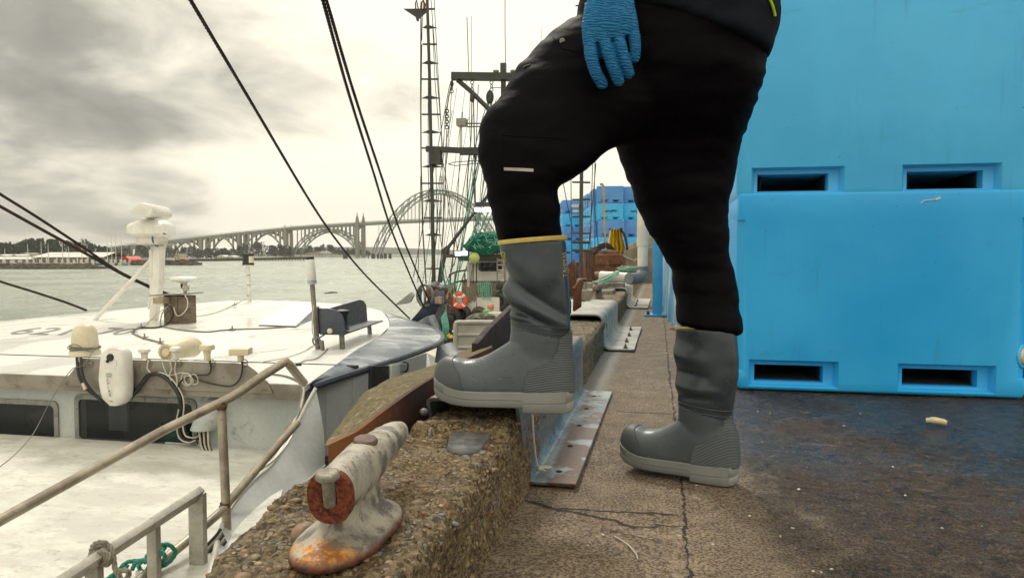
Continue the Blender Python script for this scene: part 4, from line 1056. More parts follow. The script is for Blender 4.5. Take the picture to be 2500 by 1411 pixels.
def boots():
    from mathutils.bvhtree import BVHTree
    kids = make_boot(L_fr, L_bk, wrk_l, .408, '')
    bv = BVHTree.FromObject(kids[0], bpy.context.evaluated_depsgraph_get())
    b = MB(); co, fs = text_mesh('TAHMAS', 1.0); w = co[:, 0].max(); h = co[:, 1].max()
    L = 59 * BS; Ht = 7.5 * BS; ox, oz = bl(1388, 673); out = []
    for c in co:
        u = c[0] / w * L; v = c[1] / h * Ht; x_ = ox - v - .04 * u; z_ = oz + u; out.append(snap(bv, Vector((x_, -.2, z_)), Vector((0, 1, 0))))
    b.add(out, fs); kids.append(b.build('lettering', YEL, smooth=0))
    b = MB(); bx, bz = bl(1228, 636); fr = []
    for i in range(21):
        for j in range(2):
            pass
    outl = [(-.003, 0), (.007, 0), (.007, .022), (-.003, .022), (-.003, 0)]
    pts = []
    for (a0, a1) in zip(outl, outl[1:]):
        for t in (0, .33, .66): pts.append(snap(bv, Vector((bx + a0[0] + (a1[0] - a0[0]) * t + .010, -.2, bz + a0[1] + (a1[1] - a0[1]) * t)), Vector((0, 1, 0)), .0005))
    b.tube(pts + [pts[0]], .0011, 5); b.tube([snap(bv, Vector((bx + .012, -.2, bz + zq)), Vector((0, 1, 0)), .0005) for zq in (.004, .008, .012, .016)], .0016, 5)
    kids.append(b.build('badge', YEL))
    # stand on the cap: tread level with its top, slightly turned
    toe = XP(1062, 960, -.50); 
    O = P(1063, 975, 1.90); rot = Matrix.Rotation(math.radians(2), 4, 'Z')
    place(kids, Matrix.Translation((O.x, O.y, .274)) @ rot, person)
    kids = make_boot(R_fr, R_bk, wr, .424, '', .063)
    hx, hy = .228, 2.135; a = math.radians(-23)
    place(kids, Matrix.Translation((hx, hy, .0165)) @ Matrix.Rotation(a, 4, 'Z') @ Matrix.Translation((-.356, 0, 0)), person)
boots()

# ================================================================== trousers (one continuous surface)
def cloth(name, c1, c2, sheen=.3, rough=.85, bs=400):
    m = M(name, rough, 0, .07); f = m.noise(bs, 3, .6); col = m.mix(m.rng(m.noise(5, 5, .6), .35, .65), c1, c2); m.color(col)
    nb = m.bump(f, .2, .001); m.bump(m.noise(18, 4, .6, dist=1.0), .25, .01, nb); m.b.inputs['Sheen Weight'].default_value = sheen; m.b.inputs['Sheen Roughness'].default_value = .5
    m.b.inputs['Sheen Tint'].default_value = (*[min(1, c * 20 + .2) for c in c2], 1)
    return m.m
TROU = cloth('black_trouser_cloth', (.0010, .0006, .0014), (.0018, .0010, .0024), .0, .62)
JACK = cloth('charcoal_jacket_cloth', (.010, .0125, .018), (.014, .017, .024), .0)
def cring(p1, p2, d, thick, n=36, d2=None, p=2.0, tilt=0):
    a = P(*p1, d); b_ = P(*p2, d2 or d); c = (a + b_) / 2; ex = (b_ - a) / 2; fw = Vector((_f.x, _f.y, 0)).normalized()
    up_ = ex.cross(fw); ey = up_.cross(ex).normalized() * thick
    return [c + ex * math.copysign(abs(math.cos(t)) ** (2 / p), math.cos(t)) + ey * math.copysign(abs(math.sin(t)) ** (2 / p), math.sin(t)) for t in [2 * math.pi * k / n for k in range(n)]]
def folds(ob, amp, seed=0, voxel=None, mult=None):
    co = verts(ob); nr = np.empty(len(co) * 3); ob.data.vertices.foreach_get('normal', nr); nr = nr.reshape(-1, 3)
    q = co.copy(); q[:, 2] *= 2.6
    d = fbm(q + seed, 7, 3); d = np.sign(d) * np.abs(d) ** .8
    if mult is not None: d = d * mult(co)
    setverts(ob, co + nr * (d * amp)[:, None])
def trousers():
    b = MB()
    # raised leg, hem to hip
    L = [((1240, 650), (1372, 645), 1.90, .055), ((1228, 600), (1378, 598), 1.90, .064), ((1219, 592), (1376, 586), 1.895, .071), ((1211, 578), (1377, 572), 1.895, .080), ((1207, 560), (1371, 548), 1.89, .080), ((1199, 525), (1366, 512), 1.885, .080), ((1190, 485), (1359, 478), 1.88, .080), ((1185, 445), (1360, 456), 1.875, .082),
         ((1176, 410), (1372, 448), 1.875, .086), ((1166, 368), (1392, 440), 1.88, .090), ((1166, 325), (1412, 428), 1.885, .096), ((1192, 274), (1436, 410), 1.90, .100), ((1240, 212), (1462, 390), 1.925, .106),
         ((1264, 163), (1492, 366), 1.95, .112), ((1300, 124), (1540, 350), 1.975, .125), ((1345, 85), (1600, 330), 2.0, .14), ((1392, 50), (1680, 300), 2.03, .15)]
    b.loft([cring(a, c, d, t) for a, c, d, t in L])
    # standing leg
    R = [((1668, 860), (1790, 870), 2.13, .055), ((1676, 802), (1786, 824), 2.12, .056), ((1651, 786), (1812, 812), 2.12, .088), ((1653, 765), (1810, 785), 2.13, .092), ((1651, 715), (1800, 722), 2.16, .086), ((1638, 665), (1786, 668), 2.155, .086), ((1612, 612), (1778, 612), 2.15, .087), ((1580, 560), (1777, 555), 2.145, .090),
         ((1556, 505), (1778, 500), 2.14, .098), ((1538, 450), (1790, 440), 2.13, .106), ((1520, 400), (1800, 385), 2.12, .114), ((1506, 360), (1812, 335), 2.105, .125), ((1500, 310), (1832, 280), 2.09, .14), ((1500, 250), (1850, 225), 2.07, .15)]
    b.loft([cring(a, c, d, t) for a, c, d, t in R])
    # hips and seat
    Hh = [((1500, 352), (1800, 355), 2.09, .10), ((1450, 330), (1822, 300), 2.075, .145), ((1420, 270), (1846, 250), 2.055, .170), ((1395, 200), (1862, 200), 2.04, .182), ((1390, 130), (1868, 150), 2.03, .182), ((1408, 60), (1868, 90), 2.02, .178), ((1415, 10), (1868, 30), 2.02, .172), ((1420, -60), (1868, -50), 2.02, .165)]
    b.loft([cring(a, c, d, t, p=2.2) for a, c, d, t in Hh])
    o = b.build('trousers', TROU, person); remesh(o, .0085, 5, .6)
    def mult(co):
        return 1.0 + 1.6 * np.exp(-((co[:, 2] - .95) / .1) ** 2) * (co[:, 0] > .25) + .5 * (co[:, 2] < .62) * (co[:, 2] > .50) - .7 * (co[:, 2] < .47)
    folds(o, .0048, 3, mult=mult)
    # crumpled cloth at the back of the thigh, and pulls round the hem
    co = verts(o); nr = np.empty(len(co) * 3); o.data.vertices.foreach_get('normal', nr); nr = nr.reshape(-1, 3)
    back = np.clip((co[:, 0] - .22) / .1, 0, 1) * np.exp(-((co[:, 2] - .97) / .17) ** 2); w = np.sin(co[:, 2] * 190 + 3 * vnoise(co * 9)) * back * .0055
    kn = np.exp(-((co[:, 2] - .50) / .09) ** 2) * (co[:, 0] < .0) * (co[:, 1] < 2.1); w = w + np.sin(co[:, 2] * 120 + co[:, 0] * 50 + 3 * vnoise(co * 12)) * kn * .0028
    setverts(o, co + nr * w[:, None])
    from mathutils.bvhtree import BVHTree
    bv = BVHTree.FromObject(o, bpy.context.evaluated_depsgraph_get())
    def onp(px, py, off=.002): d = ray(px, py).normalized(); h = bv.ray_cast(_C, d); return (h[0] + h[1] * off) if h[0] else P(px, py, 1.9)
    # reflective bar
    b = MB(); rows = [[onp(1231 + 71 * i / 12, y0 + (y1 - y0) * i / 12) for i in range(13)] for y0, y1 in ((409, 413), (413, 417), (416.5, 420.5))]
    b.loft(rows, closed=False, cap=False); b.build('reflective_bar', simple('reflective_tape', (.42, .37, .33), (.34, .30, .27), .35, bump=.05), o)
    b = MB(); c = onp(1373, 101, 0); b.lathe([(.0075, -.002), (.0075, .0022), (.0055, .003), (.004, .002), (.001, .0025)], c, -ray(1373, 101), 18); b.build('rivet', simple('tin_rivet', (.36, .33, .29), (.25, .22, .2), .35, .7), o)
    b = MB(); b.tube([onp(x, y, .0008) for x, y in ((1278, 166), (1283, 162), (1290, 160), (1295, 158))], .0014, 4); b.build('lint', simple('lint', (.2, .19, .18), None, .8), o)
    for pts in (((1226, 330), (1270, 334), (1330, 336), (1400, 342)), ((1226, 334), (1224, 370), (1227, 420)), ((1350, 92), (1372, 120), (1410, 128)), ((1700, 640), (1760, 632), (1786, 628))):
        b = MB(); q = []
        for i in range(len(pts) - 1):
            for k in range(6): q.append(onp(pts[i][0] + (pts[i + 1][0] - pts[i][0]) * k / 6, pts[i][1] + (pts[i + 1][1] - pts[i][1]) * k / 6, .0004))
        b.tube(q, .0012, 5); b.build('seam', TROU, o)
    return o
trousers()
def jacket():
    b = MB()
    J = [((1432, 22), (1872, 152), 2.02, .188), ((1436, -10), (1880, 120), 2.02, .196), ((1436, -60), (1894, 75), 2.02, .204), ((1432, -120), (1892, 10), 2.02, .205), ((1430, -190), (1880, -120), 2.02, .20), ((1430, -300), (1870, -290), 2.02, .19),
         ((1425, -450), (1870, -450), 2.02, .20), ((1440, -560), (1860, -560), 2.02, .23), ((1480, -650), (1830, -650), 2.02, .22), ((1560, -715), (1760, -715), 2.02, .13), ((1600, -740), (1730, -740), 2.02, .07)]
    b.loft([cring(a, c, d, t, p=2.3) for a, c, d, t in J])
    # sleeves: near one comes down to the glove, far one hangs at the other side
    b.tube([P(1640, -600, 1.86), P(1600, -480, 1.80), P(1560, -320, 1.78), P(1525, -180, 1.79), P(1500, -60, 1.80)], [.085, .075, .065, .055, .046], 20)
    b.tube([P(1690, -600, 2.22), P(1720, -430, 2.27), P(1730, -280, 2.27), P(1690, -120, 2.26), P(1640, -20, 2.26)], [.085, .075, .065, .055, .046], 20)
    o = b.build('jacket', JACK, person); remesh(o, .010, 5, .6); folds(o, .004, 11)
    # black hem band turned under, blue back panel with hi-vis piping
    from mathutils.bvhtree import BVHTree
    bv = BVHTree.FromObject(o, bpy.context.evaluated_depsgraph_get())
    co = verts(o); zz_ = co[:, 2]
    m1 = (co[:, 0] > .262) & (zz_ > 1.335) & (zz_ < 1.75)
    patch(o, 'back_panel', simple('royal_blue_cloth', (.01, .13, .36), (.008, .10, .30), .7, bscale=300), m1, .006, o)
    b = MB(); pts = [P(x, y, d) for x, y, d in ((1868, -25, 1.93), (1874, -5, 1.94), (1880, 8, 1.955), (1885, 22, 1.97), (1889, 40, 2.0))]
    q = []
    for p in spline(pts, 4):
        dr = (p - _C).normalized(); h = bv.ray_cast(_C, dr); q.append((h[0] + h[1] * .004) if h[0] else p)
    b.tube(q, .0038, 6); b.build('piping', simple('lime_piping', (.55, .75, .03), None, .5, bump=.05), o)
    # head, neck, hair, cap-free
    SK = simple('skin', (.52, .33, .24), (.46, .28, .20), .5, scale=30, bscale=300, bump=.05)
    b = MB(); hc = P(1655, -890, 2.02); b.tube([P(1665, -700, 2.03), P(1660, -780, 2.02), P(1655, -830, 2.02)], [.062, .058, .056], 18)
    b.ball(hc, (.098, .076, .118), 24, 18); b.ball(hc + Vector((-.035, 0, -.065)), (.062, .052, .055), 18, 12); b.ball(hc + Vector((-.100, 0, -.018)), (.020, .014, .026), 12, 8)
    for sg in (-1, 1): b.ball(hc + Vector((.01, sg * .076, -.012)), (.018, .010, .030), 12, 8)
    for sg in (-1, 1): b.ball(hc + Vector((-.083, sg * .030, .014)), (.015, .020, .012), 10, 8)
    b.ball(hc + Vector((-.088, 0, -.062)), (.014, .026, .007), 12, 8)
    h = b.build('head', SK, person); remesh(h, .005, 5, .5)
    b = MB()
    for sg in (-1, 1): b = MB(); b.ball(hc + Vector((-.092, sg * .030, .012)), .010, 12, 8); b.build('eye', simple('eye_white', (.6, .58, .55), (.05, .03, .02), .2, scale=60, lo=.55, hi=.6, bump=0), h)
    b = MB(); b.ball(hc + Vector((.014, 0, .022)), (.102, .083, .112), 24, 16)
    hr = b.build('hair', simple('brown_hair', (.05, .03, .02), (.03, .02, .012), .7, scale=40, bump=.8, bscale=200), h)
    return o
jacket()

# ================================================================== blue glove
def glove():
    m = M('blue_crinkle_latex', .55, 0, .35)
    f = m.noise(220, 4, .6); X, Y, Z = m.xyz()
    wv = m.mapv((1, 1, 1), (0, math.radians(-8), 0))
    w = m.wave(48, 9.5, m.mapv((.45, .45, 1), (0, math.radians(-10), 0)), 'Z', 3, 1.3)
    w2 = m.wave(60, 9, m.mapv((.6, .6, 1), (0, math.radians(6), 0)), 'Z', 3, 2)
    h = m.math('ADD', w, m.math('MULTIPLY', w2, .35))
    col = m.mix(m.rng(h, .15, 1.0), (.006, .115, .29), (.011, .18, .41)); col = m.mix(m.rng(m.noise(15, 5, .6), .45, .7, 0, .45), col, (.008, .13, .33))
    m.color(col); nb = m.bump(h, .6, .0030); m.bump(f, .5, .0012, nb)
    D = 1.79; b = MB()
    def pt(x, y, d=D): return P(x, y, d)
    # back of the hand
    rings = []
    for a_, c_, t, d in (((1448, -90), (1545, -95), .034, D + .01), ((1438, -40), (1547, -45), .032, D + .005), ((1434, 0), (1547, -2), .028, D), ((1425, 30), (1550, 22), .024, D - .003), ((1420, 62), (1556, 48), .022, D - .004), ((1421, 90), (1560, 70), .019, D - .002), ((1424, 112), (1561, 84), .016, D + .002)):
        rings.append(cring(a_, c_, d, t, 32, p=2.5))
    b.loft(rings)
    fingers = [([(1440, 100), (1444, 140), (1455, 178), (1470, 204)], .0164, .0142, [0, .004, .012, .028]), ([(1473, 92), (1485, 130), (1498, 168), (1510, 197)], .0162, .0142, [-.004, .0, .010, .026]),
               ([(1507, 82), (1516, 118), (1526, 152), (1535, 178)], .0156, .0140, [-.003, .002, .010, .024]), ([(1543, 68), (1549, 95), (1551, 118), (1550, 139)], .0148, .0134, [0, .002, .006, .014])]
    for pts, r0, r1, dd in fingers:
        q = [pt(x, y, D + e) for (x, y), e in zip(pts, dd)]; q = [q[0] + (q[0] - q[1]) * .35] + q; s = spline(q, 5); n = len(s)
        rs = [r0 + (r1 - r0) * i / (n - 1) + .0012 * math.exp(-((i / n - .45) / .07) ** 2) for i in range(n)]
        b.tube(s, rs, 16); tip = s[-1]; dr = (s[-1] - s[-2]).normalized(); b.ball(tip + dr * .001, r1, 16, 12)
    # thumb, on the far side of the hand
    q = [pt(1445, 10, D + .02), pt(1440, 60, D + .045), pt(1447, 100, D + .06), pt(1462, 130, D + .066)]; s = spline(q, 5); b.tube(s, [.018 - .004 * i / (len(s) - 1) for i in range(len(s))], 14); b.ball(s[-1], .014, 14, 10)
    o = b.build('glove', m.m, person); remesh(o, .0021, 3, .5)
    co = verts(o); nr = np.empty(len(co) * 3); o.data.vertices.foreach_get('normal', nr); nr = nr.reshape(-1, 3)
    z = co[:, 2] + .12 * co[:, 0]; w = np.sin(z * 950 + 7 * vnoise(co * 26) + 3 * vnoise(co * 70)) * .0009
    setverts(o, co + nr * w[:, None])
    # cuff
    b = MB(); b.loft([cring((1446, -70), (1547, -75), D + .008, .038, 32, p=2.4), cring((1452, -140), (1552, -145), D + .012, .044, 32, p=2.2)], cap=False); b.build('glove_cuff', m.m, o)
glove()
# ================================================================== NEAR FISHING BOAT: wheelhouse roof, windows, foredeck
def roof_mat():
    m = M('roof_paint', .33); big = m.noise(.7, 6, .55); f = m.noise(80, 4, .6)
    col = m.mix(m.rng(big, .35, .65), (.74, .735, .69), (.66, .655, .61))
    st = m.rng(m.noise(1, 7, .65, m.mapv((3.2, .5, 1), (0, 0, .35)), .6), .54, .68); col = m.mix(m.math('MULTIPLY', st, .55), col, (.50, .46, .42))
    col = m.mix(m.math('MULTIPLY', m.rng(m.noise(1.3, 8, .7, m.mapv((1, .45, 1), (0, 0, .3)), .5), .60, .66), .35), col, (.40, .36, .32))
    pud = m.rng(m.noise(1.5, 4, .5, m.mapv((1, .6, 1))), .5, .6)
    m.color(col); m.rough(m.math('SUBTRACT', .40, m.math('MULTIPLY', pud, .26)))
    nb = m.bump(m.noise(1.2, 4, .5), .25, .05); m.bump(f, .05, .002, nb); return m.m
ROOFM = roof_mat()
def deck_stain():
    m = M('stained_white_paint', .7); n1 = m.noise(2.4, 9, .70, m.mapv((1, 1.7, 1), (0, 0, .5)), .15); n2 = m.noise(9, 9, .78, m.mapv((1, 1.8, 1), (0, 0, .4)), .1)
    col = m.mix(m.rng(n1, .40, .62), (.68, .67, .61), (.53, .515, .465)); col = m.mix(m.math('MULTIPLY', m.rng(n2, .52, .66), .6), col, (.33, .30, .25))
    col = m.mix(m.math('MULTIPLY', m.rng(m.noise(30, 6, .7), .64, .7), .5), col, (.12, .10, .08))
    X, Y, Z = m.xyz(); m.color(col); m.bump(m.noise(45, 6, .7), .3, .006); return m.m
DSTM = deck_stain()
GREYM = simple('grey_hull_paint', (.48, .495, .495), (.56, .57, .565), .42, scale=2.2, c3=(.38, .40, .41), s3=5, lo3=.6, hi3=.75, bump=.1, bscale=40)
WALLM = simple('wheelhouse_paint', (.38, .41, .40), (.45, .47, .455), .5, scale=2.5, c3=(.25, .27, .26), s3=7, lo3=.58, hi3=.7, bump=.12, bscale=50)
NAVYM = simple('navy_paint', (.065, .090, .125), (.11, .14, .175), .32, scale=2.2, c3=(.50, .52, .54), s3=1.6, lo3=.42, hi3=.64, bump=.1)  # pale patches put the visor's highlights into the navy colour
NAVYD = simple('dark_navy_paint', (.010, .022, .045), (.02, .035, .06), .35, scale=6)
ALUM = simple('weathered_aluminium', (.27, .245, .205), (.18, .155, .125), .55, .25, scale=6, c3=(.12, .075, .05), s3=13, lo3=.58, hi3=.72, bscale=90)
ALUL = simple('light_aluminium', (.50, .475, .41), (.36, .335, .29), .5, .2, scale=9, c3=(.22, .18, .14), s3=20, lo3=.6, hi3=.7, bscale=90)
WHITEP = simple('white_equipment', (.74, .72, .66), (.66, .63, .56), .35, scale=8, bump=.03)
CREAMP = simple('cream_equipment', (.68, .60, .43), (.60, .52, .36), .4, scale=8, bump=.05)
BLACKP = simple('black_rubber', (.012, .012, .013), (.02, .02, .02), .5, bump=.1)
CABLEW = simple('white_cable', (.58, .54, .45), (.42, .38, .30), .5, bump=0)
CABLEG = simple('grey_cable', (.20, .20, .19), (.12, .12, .115), .5, bump=0)
GLASSM = M('dark_window_glass', .06, 0, .6); GLASSM.color(GLASSM.mix(GLASSM.rng(GLASSM.noise(3, 4, .6), .4, .7), (.006, .010, .014), (.03, .04, .045))); GLASSM = GLASSM.m
CLEARG = M('tinted_window_glass', .05, 0, .6); CLEARG.color((.01, .015, .02)); CLEARG.b.inputs['Alpha'].default_value = .38; CLEARG = CLEARG.m
boat = thing('fishing_boat', (-4.2, 6.5, WZ), 'white and grey fishing boat with antennas on its pale roof beside the dock', 'boat')
RZ = -.15
YF, YW = 4.10, 4.20
def boat_body():
    # roof sheet with a slight crown
    far = [G(x, y, RZ) for x, y in ((0, 785), (120, 772), (240, 761), (380, 748), (480, 740), (560, 734), (640, 733), (740, 736), (820, 741), (880, 747), (931, 759), (948, 777), (951, 797), (925, 822), (880, 848), (820, 890), (757, 938))]
    out = [Vector((-8.6, 4.10, RZ)), Vector((-8.9, 6.2, RZ))] + [far[0] + Vector((-1.0, -.8, 0))] + far
    out[-1] = Vector((out[-1].x, YF, RZ))
    b = MB(); out2 = [Vector((p.x, p.y, RZ)) for p in out]; b.prism([p - Vector((0, 0, .035)) for p in out2], (0, 0, .035))
    o = b.build('roof', ROOFM, boat, smooth=20)
    bm = bmesh.new(); bm.from_mesh(o.data); bmesh.ops.triangulate(bm, faces=[f for f in bm.faces if len(f.verts) > 4]); bm.to_mesh(o.data); bm.free()
    # welded seam lines on the roof
    for a, c in (((0, 838), (400, 812)), ((380, 800), (560, 772)), ((250, 905), (700, 852)), ((560, 772), (900, 752)), ((455, 780), (640, 756))):
        b = MB(); b.bar(G(*a, RZ + .001), G(*c, RZ + .001), .012, .003); b.build('weld_seam', ROOFM, o)
    # registration number lettered on the roof
    INK = simple('grey_lettering', (.16, .16, .15), (.26, .26, .24), .6, scale=20)
    def quad_text(body, p0, p1, p2, p3):
        """maps text to the quad bottom-left, bottom-right, top-right, top-left"""
        co, fs = text_mesh(body, 1.0); w = co[:, 0].max(); x0 = co[:, 0].min(); h = co[:, 1].max(); y0 = co[:, 1].min(); b = MB(); vs = []
        for c in co:
            u = (c[0] - x0) / (w - x0); v = (c[1] - y0) / (h - y0); vs.append(p0.lerp(p1, u).lerp(p3.lerp(p2, u), v))
        b.add(vs, fs); b.build('lettering', INK, o, smooth=0)
    z = RZ + .004
    quad_text('621', G(12, 815, z), G(150, 817, z), G(195, 800, z), G(75, 799, z))
    quad_text('70', G(225, 816, z), G(300, 817, z), G(345, 802, z), G(268, 799, z))
    # visor wing in navy
    inn = [G(x, y, RZ + .004) for x, y in ((755, 938), (793, 910), (831, 882), (868, 855), (905, 834), (938, 814), (948, 800), (951, 788), (947, 773), (938, 764))]
    outp = [(757, 941, -.17), (834, 916, -.18), (903, 895, -.185), (972, 873, -.19), (1041, 849, -.19), (1076, 832, -.185), (1078, 815, -.18), (1052, 799, -.175), (1000, 783, -.165), (945, 766, -.155)]
    outw = [G(x, y, zz) for x, y, zz in outp]
    I = spline(inn, 6); O_ = spline(outw, 6); b = MB(); n = 6
    b.loft([[i.lerp(o_, k / n) + Vector((0, 0, .012 * math.sin(k / n * math.pi))) for i, o_ in zip(I, O_)] for k in range(n + 1)], closed=False, cap=False)
    v = b.build('visor', NAVYM, boat)
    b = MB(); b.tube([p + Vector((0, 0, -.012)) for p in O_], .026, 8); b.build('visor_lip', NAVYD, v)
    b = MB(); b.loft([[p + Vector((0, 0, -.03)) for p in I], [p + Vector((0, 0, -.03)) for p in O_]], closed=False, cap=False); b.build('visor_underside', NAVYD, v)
    # fascia along the front edge, with the raised instrument board
    b = MB(); t = lambda x, y: YP(x, y, YF)
    zb = t(0, 946).z; zt = RZ + .004
    b.box(((-8.6 - 2.09) / 2, YF + .012, (zb + zt) / 2), (6.5, .026, zt - zb + .01)); b.build('fascia', ALUM, boat, bevel=.004)
    xa, xb_ = t(160, 914).x, t(668, 935).x; zt2 = t(300, 877).z
    poly = [(xa, RZ - .05), (xa + .02, RZ), (t(195, 900).x, t(0, 880).z), (t(200, 880).x, zt2)]
    cxr = t(620, 880).x
    poly += [(cxr - .12, zt2), (cxr - .04, zt2 - .012), (cxr, zt2 - .035), (t(655, 915).x, RZ + .02), (xb_, RZ - .05)]
    b = MB(); b.prism([(x, YF - .012, z_) for x, z_ in poly], (0, .010, 0)); b.build('instrument_board', ALUM, boat, smooth=0, bevel=.002)
    # front wall
    b = MB(); b.box(((-8.6 - 2.16) / 2, YW + .03, (-.17 - 2.6) / 2), (8.6 - 2.16, .06, 2.43)); wall = b.build('front_wall', WALLM, boat)
    cs = []
    for (x0, x1, y0, y1) in ((183, 481, 958, 1083), (-160, 143, 962, 1079)):
        a_, c_, d_ = YP(x0, y0, YW), YP(x1, y0, YW), YP(x0, y1, YW); bb = MB(); bb.box(((a_.x + c_.x) / 2, YW + .03, (a_.z + d_.z) / 2), (c_.x - a_.x - .06, .3, a_.z - d_.z - .06)); cs.append(bb.build('c', None))
    bool_cut(wall, cs, 0)
    b = MB(); b.bar((-8, YW - .004, -.565), (-2.2, YW - .004, -.60), .010, .03); b.bar((-3.1, YW - .004, -.585), (-2.28, YW - .004, -.60), .014, .05); b.bar((-8, YW - .002, -.215), (-2.5, YW - .002, -.228), .004, .004); b.build('trim_strip', WALLM, wall)
    # side wall with the open doorway
    pl = [G(x, y, -.215) for x, y in ((760, 950), (830, 932), (908, 910), (990, 888), (1055, 866))]; pl[0] = Vector((-2.17, YW, 0))
    b = MB(); S = spline([Vector((p.x - .05, p.y, -.2)) for p in pl], 5); b.loft([S, [Vector((p.x, p.y, -2.7)) for p in S]], closed=False, cap=False); b.build('side_wall', GREYM, boat)
    for px in (794, 856):
        q = min(S, key=lambda p: abs((p - _C).dot(_r) / (p - _C).dot(_f) * FPX + CX - px)); b = MB(); b.tube([Vector((q.x + .006, q.y, -.22)), Vector((q.x + .006, q.y, -1.9))], .005, 5); b.build('wall_seam', GREYM, boat)
    def sidebox(name, x0, x1, y0, y1, mt, off):
        i0 = min(S, key=lambda p: abs((p - _C).dot(_r) / (p - _C).dot(_f) * FPX + CX - x0)); i1 = min(S, key=lambda p: abs((p - _C).dot(_r) / (p - _C).dot(_f) * FPX + CX - x1))
        d0 = (i0 - _C).dot(_f); d1 = (i1 - _C).dot(_f); A = P(x0, y0, d0 - off); B = P(x1, y0, d1 - off); Cq = P(x1, y1, d1 - off); Dq = P(x0, y1, d0 - off)
        b = MB(); b.prism([A, B, Cq, Dq], (-.03, 0, 0)); return b.build(name, mt, boat, bevel=.004)
    sidebox('door', 907, 952, 893, 1090, BLACKP, .05); sidebox('door', 957, 975, 890, 1080, GREYM, .06); sidebox('door', 976, 1000, 888, 1080, simple('door_paint', (.30, .32, .34), (.2, .22, .24), .5), .07)  # first box is a black slab painted as the dark of the opening
    b = MB(); b.tube(spline([P(984, 884, 5.7), P(995, 886, 5.66), P(993, 905, 5.66), P(982, 907, 5.7)], 4), .008, 6); b.build('door_handle', BLACKP, boat)
    # foredeck top, and the sweeping bulwark beside it
    b = MB(); rows = []
    for j in range(14):
        y = YW + .0 - j * .17; x1 = np.interp(y, [1.9, 2.6, 3.0, 3.4, 3.8, 4.2], [-1.62, -1.62, -1.72, -1.86, -2.05, -2.24])
        rows.append([Vector((x, y, -.57 - .02 * ((x + 4.5) / 3) ** 2)) for x in np.linspace(-8.6, x1, 24)])
    b.loft(rows, closed=False, cap=False); b.build('foredeck', DSTM, boat, smooth=60)
    I = [(771, 947, 4.5), (750, 985, 4.45), (729, 1027, 4.38), (695, 1085, 4.18), (660, 1135, 3.95), (613, 1175, 3.75), (562, 1237, 3.45), (537, 1298, 3.2), (519, 1375, 2.9), (500, 1450, 2.7)]
    O2 = [(793, 1135, 4.42), (785, 1143, 4.36), (775, 1150, 4.28), (755, 1170, 4.14), (736, 1190, 4.0), (690, 1226, 3.8), (631, 1273, 3.5), (590, 1320, 3.25), (565, 1380, 2.97), (545, 1455, 2.75)]
    I = spline([P(*q) for q in I], 4); O2 = spline([P(*q) for q in O2], 4)
    b = MB(); b.loft([[i.lerp(o_, k / 4) + Vector((.02, 0, -.02)) * math.sin(k / 4 * math.pi) for i, o_ in zip(I, O2)] for k in range(5)], closed=False, cap=False)
    b.loft([O2, [Vector((p.x + .10, p.y + .05, -1.2)) for p in O2], [Vector((p.x + .02, p.y + .3, WZ - .3)) for p in O2]], closed=False, cap=False)
    bw = b.build('bulwark', GREYM, boat, smooth=50)
    WEDGE = simple('white_edge_paint', (.72, .70, .64), (.6, .58, .53), .5)
    b = MB(); b.tube(I, .011, 8); b.build('edge_rail', WEDGE, bw); b = MB(); b.tube(O2, .006, 6); b.build('edge_rail', WEDGE, bw)
    # hull below
    b = MB(); b.loft([[Vector(p) for p in ((-8.5, 11.5, -1.6), (-8.9, 4.2, -.6), (-8.5, 2.0, -.6), (-6.5, .4, -.58), (-3.5, -.2, -.6), (-1.75, 1.2, -.62), (-1.75, 2.6, -.7), (-1.95, 4.2, -.9), (-2.0, 7.5, -2.0), (-3.4, 10.5, -2.0))],
                      [Vector(p) for p in ((-8.2, 11.2, WZ - .4), (-8.5, 4.2, WZ - .4), (-7.8, 2.4, WZ - .4), (-6, 1.4, WZ - .4), (-4, 1.2, WZ - .4), (-2.4, 2.0, WZ - .4), (-2.1, 3.2, WZ - .4), (-2.1, 4.2, WZ - .4), (-2.1, 7.5, WZ - .4), (-3.6, 10.3, WZ - .4))]], cap=True)
    b.build('hull', GREYM, boat, smooth=50)
    pc = sum(out2, Vector()) / len(out2); b = MB(); b.prism([Vector((pc.x + (p.x - pc.x) * .93, max(pc.y + (p.y - pc.y) * .93, YW + .95), -2.6)) for p in out2], (0, 0, 2.40)); b.build('cabin', WALLM, boat, smooth=0)
boat_body()
def rrect(x0, x1, z0, z1, r, n=5):
    out = []
    for cx, cz, a0 in ((x1 - r, z1 - r, 0), (x0 + r, z1 - r, 90), (x0 + r, z0 + r, 180), (x1 - r, z0 + r, 270)):
        for i in range(n + 1):
            a = math.radians(a0 + 90 * i / n); out.append((cx + r * math.cos(a), cz + r * math.sin(a)))
    return out
